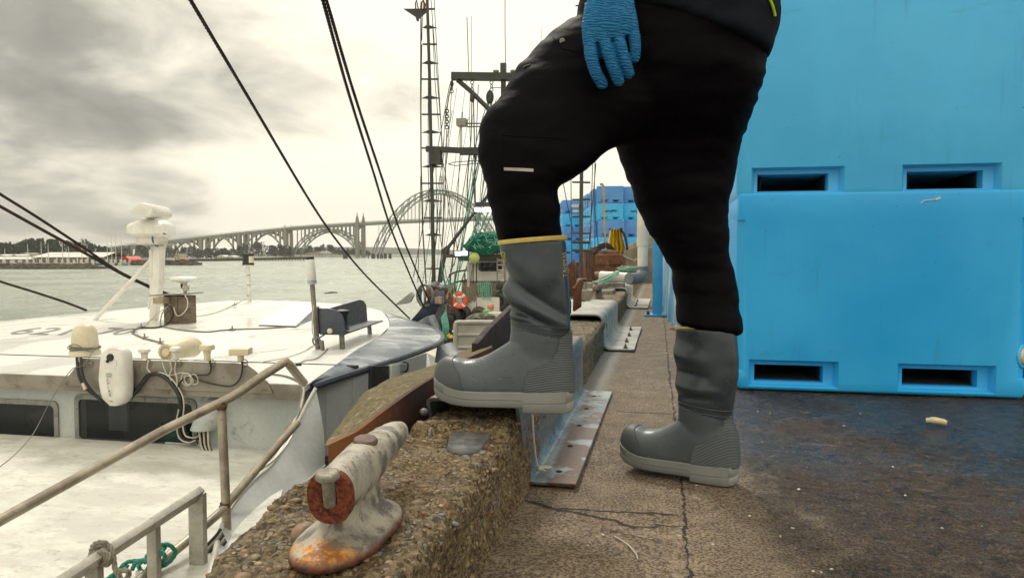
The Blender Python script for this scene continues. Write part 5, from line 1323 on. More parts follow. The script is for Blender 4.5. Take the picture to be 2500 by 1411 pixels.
def boat_windows():
    FR = simple('window_frame_paint', (.24, .245, .215), (.17, .17, .15), .5, .2, scale=10, c3=(.25, .24, .2), s3=25, bscale=100)
    for (x0, x1, y0, y1, lab) in ((183, 481, 958, 1083, 1), (-160, 143, 962, 1079, 0)):
        a, c = YP(x0, y0, YW), YP(x1, y0 + (6 if lab else 3), YW); dd = YP(x0, y1, YW); X0, X1, Z1, Z0 = a.x, c.x, a.z - .008, dd.z + (.006 if lab else .0)
        O1 = rrect(X0, X1, Z0, Z1, .045); I1 = rrect(X0 + .032, X1 - .032, Z0 + .032, Z1 - .032, .03)
        b = MB(); y = YW
        b.loft([[(x, y + .0, z) for x, z in O1], [(x, y - .012, z) for x, z in O1], [(x, y - .012, z) for x, z in I1], [(x, y + .006, z) for x, z in I1]], cap=False)
        fr = b.build('window', FR, boat, smooth=25)
        b = MB(); b.prism([(x, y - .003, z) for x, z in I1], (0, .004, 0)); b.build('pane', GLASSM, fr, smooth=0)
        for k in range(6):
            for zz_ in (Z0 + .016, Z1 - .016):
                b = MB(); b.ball((X0 + .06 + (X1 - X0 - .12) * k / 5, y - .013, zz_), (.008, .006, .008), 8, 5); b.build('screw', FR, fr)
        for xx in (X0 + .016, X1 - .016):
            for t in (.3, .7): b = MB(); b.ball((xx, y - .013, Z0 + (Z1 - Z0) * t), (.008, .006, .008), 8, 5); b.build('screw', FR, fr)
        fr.children[0].data.materials[0] = CLEARG
boat_windows()
def boat_inside():
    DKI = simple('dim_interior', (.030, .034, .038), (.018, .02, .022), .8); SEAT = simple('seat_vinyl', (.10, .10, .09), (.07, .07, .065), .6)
    b = MB(); b.box((-5.2, YW + .75, -.55), (6.2, .04, .8)); b.box((-5.2, YW + .4, -.72), (6.2, .66, .04)); b.build('cabin_dark_panel', DKI, boat)  # dark panel added behind the windows, its colour gives the cabin's gloom
    b = MB(); rings = []
    for t, w, z in ((0, .20, -.68), (.3, .22, -.58), (.7, .19, -.45), (1, .10, -.37)): rings.append([( -3.45 + .06 * t + w * math.cos(a), YW + .30 + .05 * math.sin(a), z) for a in [2 * math.pi * k / 16 for k in range(16)]])
    b.loft(rings); b.build('helm_seat', SEAT, boat)
    b = MB(); b.loft([[(-3.62 + dx, YW + .12 + .02 * (k % 2), z) for k, dx in enumerate((0, .14, .14, 0))] for z in (-.36, -.54)]); b.build('paper_sheet', simple('grey_paper', (.22, .26, .27), None, .8), boat)
    b = MB(); rr = random.Random(5)
    for k in range(9): b.torus((-3.10 + rr.uniform(-.02, .02), YW + .16 + rr.uniform(-.03, .03), -.565 + .011 * k), .14 - .004 * k, .008, (rr.uniform(-.1, .1), rr.uniform(-.1, .1), 1), 26, 5)
    b.build('coiled_line', simple('teal_rope', (.02, .22, .16)), boat)
    b = MB(); b.ball((-4.15, YW + .22, -.50), (.20, .10, .12), 14, 10); b.build('dash_gear', SEAT, boat)
boat_inside()
def cable(name, pts, r, mt, par=boat, n=6):
    b = MB(); b.tube(spline(pts, n), r, 6); return b.build(name, mt, par)
def boat_gear():
    # ---- locator beacon in its white case
    rows = [(848, 272, 300), (853, 262, 310), (862, 256, 315), (880, 252, 317), (900, 250, 318), (925, 248, 319), (940, 250, 319), (955, 253, 318), (970, 258, 316), (980, 264, 310), (987, 275, 300)]
    b = MB(); rings = []
    for y, x0, x1 in rows:
        a, c = YP(x0, y, YF - .09), YP(x1, y, YF - .09); m_ = (a + c) / 2; w = (c - a).length / 2; dp = .062 if 860 < y < 975 else .045
        rings.append([m_ + Vector((w * math.copysign(abs(math.cos(t)) ** .7, math.cos(t)), dp * math.copysign(abs(math.sin(t)) ** .7, math.sin(t)), 0)) for t in [2 * math.pi * k / 28 for k in range(28)]])
    b.loft(rings); ep = b.build('beacon_case', WHITEP, boat, smooth=60)
    yy = YF - .155
    b = MB(); b.lathe([(.022, 0), (.024, .006), (.020, .016), (.008, .02)], YP(271, 872, yy + .008), (0, -1, 0), 18); b.ball(YP(262, 882, yy - .004), .010, 8, 6); b.build('knob', BLACKP, ep)
    b = MB(); b.torus(YP(274, 886, yy + .004), .028, .0022, (0, 1, 0), 24, 5); b.build('moulded_ring', WHITEP, ep)
    INKD = simple('black_ink', (.02, .02, .02), None, .6, bump=0)
    for i, ch in enumerate('EPIRB'):
        b = MB(); text_on(b, ch, YP(260 + i * 1.5, 931 + i * 9.0, yy - .008), Vector((1, 0, -.12)), (.12, 0, 1), height=.019); b.build('lettering', INKD, ep, smooth=0)
    b = MB()
    for i in range(3): b.tube([YP(263 + i * 2, 971 + i * 4, yy + .006), YP(277 - i, 971 + i * 4, yy + .006)], .0012, 4)
    b.build('printed_lines', INKD, ep)
    b = MB()
    for k in range(2): b.tube(spline([YP(258 + i * 3.4, 912 + 6 * k + (3 if i % 2 else -2), yy - .003) for i in range(5)], 3), .0015, 4)
    b.build('wave_mark', simple('teal_ink', (.08, .16, .18), None, .6, bump=0), ep)
    # ---- dome
    c = YP(208, 862, YF + .12); r = .083
    b = MB(); b.lathe([(r * 1.13, -.012), (r * 1.12, .012), (r * 1.0, .022), (r * .99, .05), (r * .93, .12), (r * .86, .150), (r * .70, .175), (r * .45, .190), (.005, .196)], c, seg=36); dm = b.build('radome', CREAMP, boat, smooth=60)
    b = MB()
    for k in range(4):
        b.torus(c + Vector((0, 0, .026 + .007 * k)), r * 1.06 + .004 * (k % 2), .0032, (.05 * (k - 1.5), .03, 1), 40, 6)
    b.tube(spline([c + Vector((-.1, -.03, .03)), c + Vector((-.05, -.09, .05)), c + Vector((.02, -.1, .07)), c + Vector((.09, -.06, .02)), c + Vector((.11, .0, .05))], 5), .003, 5)
    b.build('wire_wrap', CABLEG, dm)
    cable('loose_wire', [YP(232, 848, YF - .02), YP(205, 890, YF - .05), YP(172, 905, YF - .1), YP(120, 985, 3.9), YP(80, 1060, 3.75), YP(30, 1115, 3.5), YP(-30, 1160, 3.3)], .0028, CABLEG)
    for dx in (0, 9): cable('antenna_cable', [YP(188 + dx, 872, YF - .03), YP(190 + dx, 900, YF - .05), YP(196 + dx, 925, YF - .06), YP(212 + dx, 950, YF - .05), YP(250, 978 + dx * .4, YF - .03)], .009, BLACKP)
    b = MB()
    b.tube([YP(203, 934, YF - .058), YP(209, 950, YF - .055)], .0125, 8); b.build('cable_tag', CREAMP, boat)
    # ---- little antennas along the board
    def mushroom(px, ytop, ybot, r, mt, disc=True):
        c = YP(px, ybot, YF + .02); h = YP(px, ytop, YF + .02).z - c.z; b = MB()
        b.lathe([(.020, 0), (.020, h * .30), (.024, h * .5), (r * .55, h * .56), (r, h * .66), (r * 1.02, h * .80), (r * .92, h * .93), (r * .5, h), (.004, h * 1.02)] if disc else [(.02, 0), (.02, h * .5)], c, seg=26)
        if not disc: b.box(c + Vector((0, 0, h * .72)), (r * 2, .10, h * .5), Matrix.Rotation(.25, 3, 'Z'))
        return b.build('gps_antenna', mt, boat, smooth=35, bevel=0 if disc else .008)
    mushroom(353, 850, 876, .036, WHITEP); mushroom(429, 846, 876, .036, WHITEP); mushroom(506, 839, 879, .046, CREAMP); mushroom(588, 848, 882, .060, CREAMP, False)
    for px in (363, 436, 518, 597, 190 + 30):
        b = MB(); b.torus(YP(px, 886, YF - .016), .022, .003, (0, 1, 0), 20, 5); b.box(YP(px, 886, YF - .017), (.03, .006, .012)); b.build('clamp', ALUM, boat)
    # hailer horn
    a = YP(404, 859, YF + .03); c = YP(474, 846, YF + .38); d = (c - a).normalized(); L = (c - a).length
    b = MB(); b.lathe([(.030, 0), (.050, .002), (.052, .02), (.047, .03), (.048, .06), (.062, L * .5), (.070, L * .9), (.06, L), (.01, L + .01)], a, d, 28); hl = b.build('hailer_horn', CREAMP, boat, smooth=45)
    b = MB(); b.torus(a - d * .002, .030, .004, d, 24, 6)
    for k in range(14):
        an = 2 * math.pi * k / 14; q = Vector(d).to_track_quat('Z', 'Y'); b.bar(a - d * .002 + q @ Vector((.034 * math.cos(an), .034 * math.sin(an), 0)), a - d * .002 + q @ Vector((.047 * math.cos(an), .047 * math.sin(an), 0)), .004, .004)
    b.build('horn_grille', simple('yellowed_plastic', (.50, .38, .20), (.42, .31, .16), .5), hl)
    # ---- cables draped on the board and down the wall
    Y1 = YF - .03; q = lambda x, y, yy=Y1: YP(x, y, yy)
    cable('cable_bundle', [q(318, 972), q(345, 938), q(362, 916), q(385, 913), q(408, 925), q(432, 955), q(441, 985), q(438, 1020, YW - .05), q(436, 1045, YW - .05), q(446, 1072, YW - .05), q(470, 1077, YW - .05), q(492, 1062, YW - .06)], .013, BLACKP)
    cable('white_cable', [q(362, 881), q(360, 900), q(372, 912), q(395, 910), q(420, 926), q(443, 960), q(449, 990), q(446, 1030, YW - .07), q(452, 1062, YW - .07), q(475, 1068, YW - .07), q(490, 1060, YW - .07)], .0045, CABLEW)
    cable('white_cable', [q(436, 1000), q(431, 1030, YW - .07), q(437, 1068, YW - .07), q(460, 1080, YW - .07), q(478, 1074, YW - .07)], .0045, CABLEW)
    cable('white_cable', [q(429, 884), q(427, 905), q(432, 925), q(432, 945)], .004, CABLEW); cable('white_cable', [q(415, 880), q(419, 900), q(414, 915), q(418, 932)], .0045, CABLEW)
    cable('antenna_lead', [q(513, 882), q(515, 900), q(508, 914), q(480, 916), q(452, 922), q(437, 938), q(433, 952)], .005, BLACKP)
    cable('antenna_lead', [q(592, 884), q(591, 905), q(585, 925), q(568, 941), q(540, 941), q(500, 932), q(470, 921)], .005, BLACKP)
    b = MB(); b.torus(q(456, 926), .040, .0035, (0.1, 1, .1), 24, 5); b.torus(q(461, 928), .030, .0035, (0, 1, .3), 24, 5); b.torus(q(458, 925), .034, .003, (.3, 1, 0), 24, 5); b.torus(q(474, 926), .032, .003, (.2, 1, .1), 24, 5); b.build('wire_coil', CABLEW, boat)
    cable('wire', [q(396, 884), q(402, 902), q(412, 916), q(440, 910), q(455, 912), q(470, 918)], .003, CABLEW)
    # grey hood and the bundle coming out beneath it
    b = MB(); rings = []
    for y, x0, x1, dp in ((972, 512, 538, .03), (985, 497, 546, .055), (1005, 485, 546, .075), (1030, 476, 540, .085), (1046, 470, 530, .088)):
        a, c = YP(x0, y, YW - dp * .4), YP(x1, y, YW - dp * .4); m_ = (a + c) / 2; w = (c - a).length / 2; rings.append([m_ + Vector((w * math.cos(t), dp * math.sin(t), 0)) for t in [2 * math.pi * k / 24 for k in range(24)]])
    b.loft(rings); b.build('cable_hood', WALLM, boat, smooth=60)
    for i, mt in enumerate((CABLEW, BLACKP, CABLEW, BLACKP, CABLEW, CABLEG)):
        dx = i * 5; z_ = YW - .07 + .012 * (i % 2)
        cable('deck_cable', [q(484 + dx * 1.2, 1044, z_), q(488 + dx, 1065, z_ - .02), q(492 + dx * .9, 1090, z_ - .03), q(510 + dx * .5, 1112 + i * .6, z_ - .03), q(545, 1122 + i * 2.4, z_ - .03), q(610, 1128 + i * 2.4, z_ - .02), q(665, 1132 + i * 2.2, z_)], .0055, mt)
    for px in (530, 598): b = MB(); b.tube([q(px, 1116, YW - .13), q(px, 1142, YW - .13)], .008, 6); b.build('cable_tie', BLACKP, boat)
    # cables looping down beside the bulwark
    cable('side_cable', [P(742, 955, 4.4), P(738, 980, 4.35), P(730, 1010, 4.3), P(715, 1035, 4.2), P(716, 1052, 4.1), P(700, 1085, 3.95), P(665, 1125, 3.8), P(620, 1160, 3.65), P(560, 1245, 3.4)], .008, CABLEW)
    cable('side_cable', [P(737, 950, 4.42), P(733, 985, 4.35), P(725, 1020, 4.25), P(708, 1038, 4.2)], .006, CABLEG)
    # heap of wires far down by the curb
    for i in range(7):
        cable('low_wire', [P(400 + i * 9, 1425, 2.9), P(440 + i * 9, 1385 + i * 2, 3.0), P(490 + i * 4, 1345 + i * 4, 3.05), P(525 + i * 2, 1310 + i * 5, 3.1), P(540 + i * 2, 1290 + i * 5, 3.12)], .0075, (BLACKP, CABLEW, CABLEG)[i % 3])
    # ---- radar on its post
    D = 7.75; root = None
    foot = G(375, 781, RZ); D = (foot - _C).dot(_f)
    b = MB(); top = P(385, 600, D)
    b.loft([[foot + Vector(v) for v in ((-.035, -.04, 0), (.04, -.04, 0), (.04, .04, 0), (-.035, .04, 0))], [P(384, 700, D) + Vector(v) for v in ((-.05, -.05, 0), (.055, -.05, 0), (.055, .05, 0), (-.05, .05, 0))], [top + Vector(v) for v in ((-.06, -.06, 0), (.07, -.06, 0), (.07, .06, 0), (-.06, .06, 0))]])
    post = b.build('radar_post', WHITEP, boat, bevel=.01)
    b = MB(); b.tube([G(230, 782, RZ), P(368, 636, D)], .026, 12); b.tube([P(372, 770, D), P(369, 610, D - .05)], .024, 10); b.build('brace', WHITEP, post)
    b = MB(); b.box(P(374, 597, D) + Vector((0, 0, 0)), (.38, .34, .012)); b.build('platform', ALUL, post)
    b = MB(); rings = []
    for y, x0, x1, w in ((597, 338, 404, .13), (583, 338, 406, .13), (577, 324, 418, .16), (571, 315, 424, .19), (553, 316, 422, .19), (546, 322, 415, .16), (540, 336, 404, .12), (537, 350, 392, .09)):
        a, c = P(x0, y, D), P(x1, y, D); m_ = (a + c) / 2; ww = (c - a).length / 2; rings.append([m_ + Vector((ww * math.copysign(abs(math.cos(t)) ** .6, math.cos(t)), w * math.copysign(abs(math.sin(t)) ** .6, math.sin(t)), 0)) for t in [2 * math.pi * k / 28 for k in range(28)]])
    b.loft(rings); rd = b.build('radar_gearbox', WHITEP, boat, smooth=40)
    b = MB(); b.lathe([(.055, -.02), (.05, .035)], P(367, 536, D), seg=20); b.build('turntable', WHITEP, rd)
    b = MB(); b.box(P(338, 553, D - .17), (.035, .01, .022)); b.build('maker_plate', simple('dark_label', (.03, .03, .03), None, .5), rd)
    cable('blue_cable', [P(405, 572, D - .15), P(390, 568, D - .17), P(375, 572, D - .17), P(372, 585, D - .15), P(378, 598, D - .12), P(386, 602, D - .1)], .009, simple('blue_cable', (.02, .10, .20), None, .5, bump=0))
    a = P(348, 514, D - .35); c = P(398, 521, D + .45); d = (c - a).normalized(); ex = Vector((1, 0, 0)) - d * d.x; ex.normalize(); ez = ex.cross(d) * -1
    if ez.z < 0: ez = -ez
    def dring(cen, s_): return [cen + ex * u * s_ + ez * v * s_ for u, v in [(q1_ * 1.2, q2_ * 1.2) for q1_, q2_ in [(-.105, -.035), (-.11, -.01), (-.085, .03), (-.045, .062), (.0, .072), (.05, .062), (.082, .03), (.092, -.01), (.08, -.04), (.05, -.06), (0, -.066), (-.055, -.058)]]]
    b = MB(); b.loft([dring(a - d * .01, .93), dring(a, 1), dring(c, 1), dring(c + d * .01, .93)]); b.build('radar_antenna', WHITEP, rd, smooth=50)
    # ---- wood-clad box with plate and small dome
    fc = G(424, 790, RZ); D2 = (fc - _C).dot(_f); WOOD = simple('weathered_wood', (.19, .145, .10), (.10, .075, .055), .8, scale=14, c3=(.30, .26, .2), s3=30, bump=.4)
    b = MB(); a = P(400, 790, D2); c = P(460, 786, D2); h = P(430, 722, D2).z - RZ
    for k in range(6): b.box((a.x + (c.x - a.x) * (k + .5) / 6, fc.y + .08, RZ + h / 2), ((c.x - a.x) / 6 * .96, .2 + .012 * (k % 2), h))
    wb = b.build('wooden_box', WOOD, boat, bevel=.003)
    b = MB(); b.box(P(420, 719, D2) + Vector((0, .08, 0)), (.46, .34, .012), Matrix.Rotation(-.05, 3, 'Y')); b.build('top_plate', ALUM, wb)
    b = MB(); b.box(P(396, 733, D2 - .05), (.13, .16, .075)); b.build('bell_box', simple('old_tin', (.42, .35, .25), (.3, .23, .15), .6), wb, bevel=.015)
    b = MB(); pt_ = P(449, 683, D2 + .05); b.lathe([(.03, -.05), (.05, -.03), (.135, -.014), (.150, .0), (.148, .02), (.13, .032), (.05, .04)], pt_, seg=30); sd = b.build('small_radome', WHITEP, boat, smooth=50)
    b = MB(); b.tube([pt_ + Vector((.02, 0, -.04)), P(452, 717, D2 + .05)], .02, 8); b.box(P(454, 704, D2), (.055, .05, .06)); b.build('stalk', ALUL, sd)
    b = MB(); b.tube([pt_ + Vector((-.03, 0, -.05)), pt_ + Vector((-.025, 0, -.1))], .014, 8); b.build('stalk_gland', BLACKP, sd)
    for pts, r, mt in ((((450, 718), (458, 735), (455, 755), (440, 770), (430, 768), (424, 750)), .006, CABLEW), (((405, 745), (418, 750), (422, 770), (410, 790), (393, 797), (375, 800), (345, 800)), .009, BLACKP), (((408, 748), (396, 765), (392, 785), (393, 797)), .006, CABLEG), (((370, 725), (364, 740), (363, 755)), .012, WHITEP), (((415, 745), (385, 765), (360, 790), (350, 797)), .005, CABLEW)):
        cable('roof_cable', [P(x, y, D2 - .12) if y < 785 else G(x, y, RZ + .01) for x, y in pts], r, mt)
    g_ = lambda x, y: G(x, y, RZ + .008)
    cable('roof_cable', [g_(345, 800), g_(328, 805), g_(325, 813), g_(350, 825), g_(390, 836), g_(402, 842), g_(415, 850)], .010, CABLEG)
    cable('roof_cable', [g_(395, 797), g_(440, 805), g_(500, 810), g_(545, 806), g_(600, 803), g_(640, 802), g_(700, 798)], .008, CABLEG)
    cable('roof_cable', [g_(460, 768), g_(480, 772), g_(530, 762), g_(575, 742), g_(600, 728)], .006, CABLEW)
    cable('roof_cable', [g_(640, 884), g_(700, 872), g_(740, 858), g_(770, 840), g_(783, 834)], .004, CABLEW)
    cable('roof_cable', [g_(725, 889), g_(745, 880), g_(770, 876), g_(790, 862), g_(800, 850)], .004, CABLEG)
    cable('roof_cable', [g_(640, 912), g_(680, 915), g_(710, 922), g_(738, 936)], .006, CABLEG)
    b = MB(); b.tube([g_(722, 890), g_(735, 889)], .014, 8); b.build('cable_plug', BLACKP, boat)
    for x, y in ((573, 746), (466, 771), (567, 806), (345, 800), (327, 813), (353, 826), (391, 837)):
        b = MB(); p = g_(x, y); b.box(p + Vector((0, 0, .012)), (.05, .05, .008)); b.tube([p, p + Vector((0, 0, .045))], .008, 6); b.build('cable_clip', ALUM, boat)
    # ---- black lamp on white pole
    fp = G(610, 736, RZ); D3 = (fp - _C).dot(_f); b = MB(); b.tube([fp, P(607, 690, D3), P(605, 650, D3)], .030, 12); pole = b.build('lamp_pole', WHITEP, boat)
    b = MB(); c = P(606, 649, D3); b.lathe([(.11, -.005), (.12, .01), (.05, .02)], c, seg=20); b.build('lamp_base', WHITEP, pole)
    b = MB(); b.lathe([(.095, .01), (.098, .03), (.088, .05), (.088, .18), (.095, .185), (.09, .20), (.02, .205)], c, seg=20); b.build('lamp_housing', BLACKP, pole)
    b = MB(); b.lathe([(.05, .05), (.05, .16)], c + Vector((.055, -.02, 0)), seg=12); b.build('lamp_lens', CREAMP, pole)
    for y in (672, 696, 722): b = MB(); b.torus(P(607, y, D3), .032, .006, seg=16, rs=5); b.build('pole_clamp', ALUM, pole)
    # ---- white tube antenna with blue rings
    fp = G(776, 852, RZ); D4 = (fp - _C).dot(_f); b = MB(); b.tube([fp, P(766, 740, D4), P(762, 690, D4)], .021, 12); pole = b.build('antenna_pole', ALUM, boat)
    b = MB(); a = P(762, 694, D4); d = (P(757, 634, D4) - a); L = d.length; b.lathe([(.034, 0), (.037, .004), (.037, L * .96), (.034, L)], a, d, 24); wt = b.build('tube_antenna', WHITEP, pole)
    b = MB(); b.lathe([(.0345, L), (.036, L + .004), (.034, L + .022), (.01, L + .026)], a, d, 24); b.build('antenna_cap', BLACKP, wt)
    for t in (.03, .06): b = MB(); b.torus(a + d * t * 2, .037, .003, d, 24, 5); b.build('antenna_band', simple('blue_band', (.02, .12, .35), None, .4, bump=0), wt)
    cable('antenna_lead', [P(766, 745, D4 - .03), P(762, 790, D4 - .05), P(764, 815, D4 - .06), P(772, 828, D4 - .05)], .006, CABLEW)
    b = MB(); b.torus(P(772, 833, D4 - .06), .038, .005, (.2, 1, .1), 24, 6); b.torus(P(774, 834, D4 - .05), .032, .005, (-.2, 1, .1), 24, 6); b.build('cable_coil', CABLEG, boat)
    cable('antenna_lead', [P(776, 828, D4 - .06), P(790, 818, D4 - .1), P(806, 808, D4 - .12)], .006, BLACKP)
    # ---- sloping hatch
    b = MB(); A = [G(632, 795, RZ), G(722, 799, RZ), G(800, 765, RZ), G(705, 745, RZ)]
    top = [A[0] + Vector((0, 0, .010)), A[1] + Vector((0, 0, .014)), P(777, 746, (A[2] - _C).dot(_f)), P(706, 741, (A[3] - _C).dot(_f))]
    b.loft([[p for p in A], top]); ht = b.build('hatch', NAVYM, boat, bevel=.004)
    b = MB(); ctr = sum(top, Vector()) / 4; b.prism([p + (p - ctr) * .03 + Vector((0, 0, .003)) for p in top], (0, 0, .012)); b.build('hatch_lid', simple('clean_white', (.90, .90, .88), (.88, .88, .86), .3, bump=.03), ht)
    # ---- lamp guard of dark grey plates
    DG = simple('dark_grey_plate', (.055, .065, .085), (.075, .085, .105), .45, scale=8)
    f1 = G(836, 852, RZ); D5 = (f1 - _C).dot(_f); f2 = G(903, 815, RZ); D6 = (f2 - _C).dot(_f)
    lg = None
    for aa, bb, rr_ in ((f1, P(834, 812, D5), .022), (f2, P(901, 792, D6), .022), (G(788, 855, RZ), P(785, 832, D5 - .1), .018)):
        b = MB(); b.tube([aa, bb], rr_, 10); l_ = b.build('bracket_leg', ALUM, lg or boat); lg = lg or l_
    b = MB(); pl = [P(x, y, D5 - .05 if x < 842 else D6) for x, y in ((778, 812), (840, 818), (935, 785), (880, 786))]; b.prism(pl, (0, 0, .012)); b.build('base_plate', DG, lg)
    b = MB(); b.prism([P(x, y, D5 - .08) for x, y in ((777, 753), (800, 753), (818, 757), (831, 768), (838, 785), (840, 818), (781, 817))], (.01, .012, 0)); b.build('side_plate', DG, lg)
    b = MB(); b.prism([P(x, y, D5 + (D6 - D5) * (x - 800) / 93) for x, y in ((805, 752), (875, 732), (885, 735), (891, 745), (894, 784), (845, 796), (830, 790))], (.01, .012, 0)); b.build('back_plate', DG, lg)
    b = MB(); c = P(836, 805, D5 + .1); b.lathe([(.065, 0), (.05, .02), (.045, .05), (.045, .13), (.06, .135), (.062, .165), (.02, .175)], c, seg=20); b.build('deck_lamp', BLACKP, lg)
    b = MB(); c = P(806, 808, D5 - .12); b.lathe([(.022, 0), (.022, .012), (.012, .02)], c, (0, -1, .1), 14); b.build('cable_gland', CREAMP, lg)
    b = MB(); b.bar(P(776, 750, D5 - .1), P(779, 815, D5 - .1), .012, .012); b.build('mounting_strip', BLACKP, lg)
boat_gear()

# ================================================================== gangway railing, flat-bar ladder and ropes
def pipe_mat():
    m = M('galvanised_pipe', .45, .45); f = m.noise(40, 6, .65)
    c = m.mix(m.rng(m.noise(7, 6, .6), .4, .62), (.42, .37, .29), (.25, .215, .17)); c = m.mix(m.math('MULTIPLY', m.rng(f, .58, .7), .7), c, (.15, .095, .06)); m.color(c); m.bump(f, .2, .003); return m.m
PIPEM = pipe_mat()
def railing():
    r = .0205
    root = thing('pipe_railing', P(548, 1300, 3.3), 'bent galvanised pipe handrail rising from the lower left corner beside the boat', 'railing')
    b = MB(); top = [P(-120, 1338, 2.5), P(0, 1270, 2.68), P(200, 1160, 2.93), P(400, 1050, 3.17), P(560, 972, 3.34), P(600, 947, 3.38), P(640, 918, 3.42), P(690, 884, 3.48)]
    b.tube(top[:5] + [P(585, 957, 3.37), P(600, 947, 3.38), P(612, 938, 3.39)] + top[6:7] + [P(688, 888, 3.48), P(699, 882, 3.49), P(706, 890, 3.5), P(744, 938, 3.55)], r, 16)
    b.build('top_rail', PIPEM, root)
    b = MB(); b.tube([P(540, 985, 3.33), P(548, 1150, 3.31), P(556, 1345, 3.28), P(560, 1600, 3.24)], r * .98, 16); b.build('post', PIPEM, root)
    b = MB(); b.tube([P(270, 1475, 2.65), P(345, 1411, 2.78), P(450, 1325, 3.0), P(548, 1241, 3.28), P(560, 1224, 3.32), P(640, 1130, 3.5), P(722, 1036, 3.7), P(727, 1030, 3.71)], r * .92, 16); b.build('middle_rail', PIPEM, root)
    RW = simple('rusty_weld', (.09, .045, .025), (.16, .08, .04), .8, scale=40, bump=.5)
    for x, y, d in ((541, 990, 3.32), (549, 1236, 3.29)):
        b = MB(); b.torus(P(x, y, d), r * .93, .007, (.05, 0, 1) , 18, 8); b.lathe([(r * 1.04, -.018), (r * 1.05, .018)], P(x, y, d), (.02, 0, 1), 16, cap=False); b.build('weld', RW, root)
railing()
def ladder():
    root = thing('aluminium_ladder', P(490, 1380, 2.95), 'flat-bar aluminium ladder rail with broad uprights below the pipe handrail', 'ladder')
    b = MB(); a, c = P(80, 1466, 2.25), P(487, 1203, 2.95); b.bar(a, c, .030, .060, up=(.75, -.35, 1)); b.build('rail', ALUL, root, bevel=.004)
    def up_(x0, x1, y0, y1, d, w=.05):
        b = MB(); wd = (x1 - x0) / FPX * d; t = P((x0 + x1) / 2, y0, d); bt = P((x0 + x1) / 2 + 7, y1, d); b.loft([[t + _r * s * wd / 2 + Vector((0, q_, 0)) for s, q_ in ((-1, 0), (1, 0), (1, .03), (-1, .03))], [bt + _r * s * wd / 2 + Vector((0, q_, 0)) for s, q_ in ((-1, 0), (1, 0), (1, .03), (-1, .03))]]); b.build('upright', ALUL, root, bevel=.004)
    up_(458, 494, 1206, 1600, 2.94); up_(356, 380, 1285, 1600, 2.74); up_(205, 238, 1385, 1650, 2.48)
ladder()
def ropes():
    GR = simple('grey_rope', (.30, .27, .21), (.19, .17, .13), .9, scale=30, bump=.4, bscale=300); TQ = simple('teal_rope', (.02, .22, .16), (.05, .33, .26), .8, scale=30, bump=.4, bscale=300)
    d = 2.52; q = lambda x, y, e=0: P(x, y, d + e)
    b = MB(); r = .0095
    rope(b, [q(168, 1411, -.1), q(190, 1385, -.05), q(225, 1355, -.02), q(240, 1335, .0), q(262, 1325, .02)], r); rope(b, [q(186, 1411, -.06), q(215, 1375, -.04), q(238, 1360, -.03), q(245, 1345, -.04)], r)
    rope(b, [q(222, 1350, .0), q(228, 1330, -.02), q(245, 1323, -.03), q(262, 1328, -.02), q(273, 1342, -.03), q(277, 1360, -.04), q(281, 1385, -.05), q(292, 1408, -.05), q(303, 1430, -.05)], r)
    for k in range(3): rope(b, [q(238 + k * 9, 1352, -.045), q(245 + k * 9, 1345 + k * 3, -.05), q(258 + k * 5, 1356 + k * 5, -.055), q(256 + k * 3, 1374 + k * 2, -.05), q(243 + k * 5, 1372, -.02), q(236 + k * 6, 1360, .0), q(238 + k * 9, 1352, .0)], r)
    rope(b, [q(292, 1395, -.06), q(305, 1390, -.07), q(314, 1398, -.07), q(310, 1411, -.06), q(298, 1415, -.06)], r)
    o = b.build('mooring_rope', GR, smooth=60); recentre(o); tag(o, 'frayed grey rope knotted round the flat ladder rail', 'rope')
    d = 2.86; b = MB(); r = .0085
    rope(b, [q(252, 1420, -.15), q(285, 1395, -.1), q(310, 1372, -.06), q(345, 1368, -.04), q(372, 1372, -.05), q(385, 1385, -.06), q(378, 1395, -.03)], r)
    rope(b, [q(262, 1428, -.12), q(290, 1400, -.1), q(312, 1380, -.06)], r)
    rope(b, [q(322, 1390, -.06), q(332, 1372, -.08), q(350, 1366, -.09), q(366, 1376, -.09), q(372, 1392, -.06), q(352, 1397, .02), q(338, 1380, .03), q(352, 1366, -.02)], r)
    rope(b, [q(360, 1385, -.05), q(378, 1372, -.08), q(385, 1358, -.08), q(396, 1345, -.07), q(402, 1335, -.02), q(385, 1340, .03), q(362, 1358, .03), q(355, 1372, -.04)], r)
    rope(b, [q(356, 1362, -.04), q(366, 1345, -.05), q(385, 1332, -.05), q(408, 1328, -.04), q(424, 1338, -.03), q(427, 1352, -.03), q(415, 1370, -.04), q(395, 1382, -.05), q(375, 1386, -.05)], r)
    rope(b, [q(358, 1360, -.06), q(372, 1347, -.09), q(390, 1345, -.1), q(402, 1356, -.1), q(398, 1370, -.06), q(386, 1378, .02), q(372, 1368, .03)], r)
    rope(b, [q(360, 1392, -.04), q(361, 1420, -.03), q(362, 1450, -.03)], r)
    o = b.build('tied_rope', TQ, smooth=60); recentre(o); tag(o, 'teal green rope tied in a bow round the lower pipe rail', 'rope')
ropes()
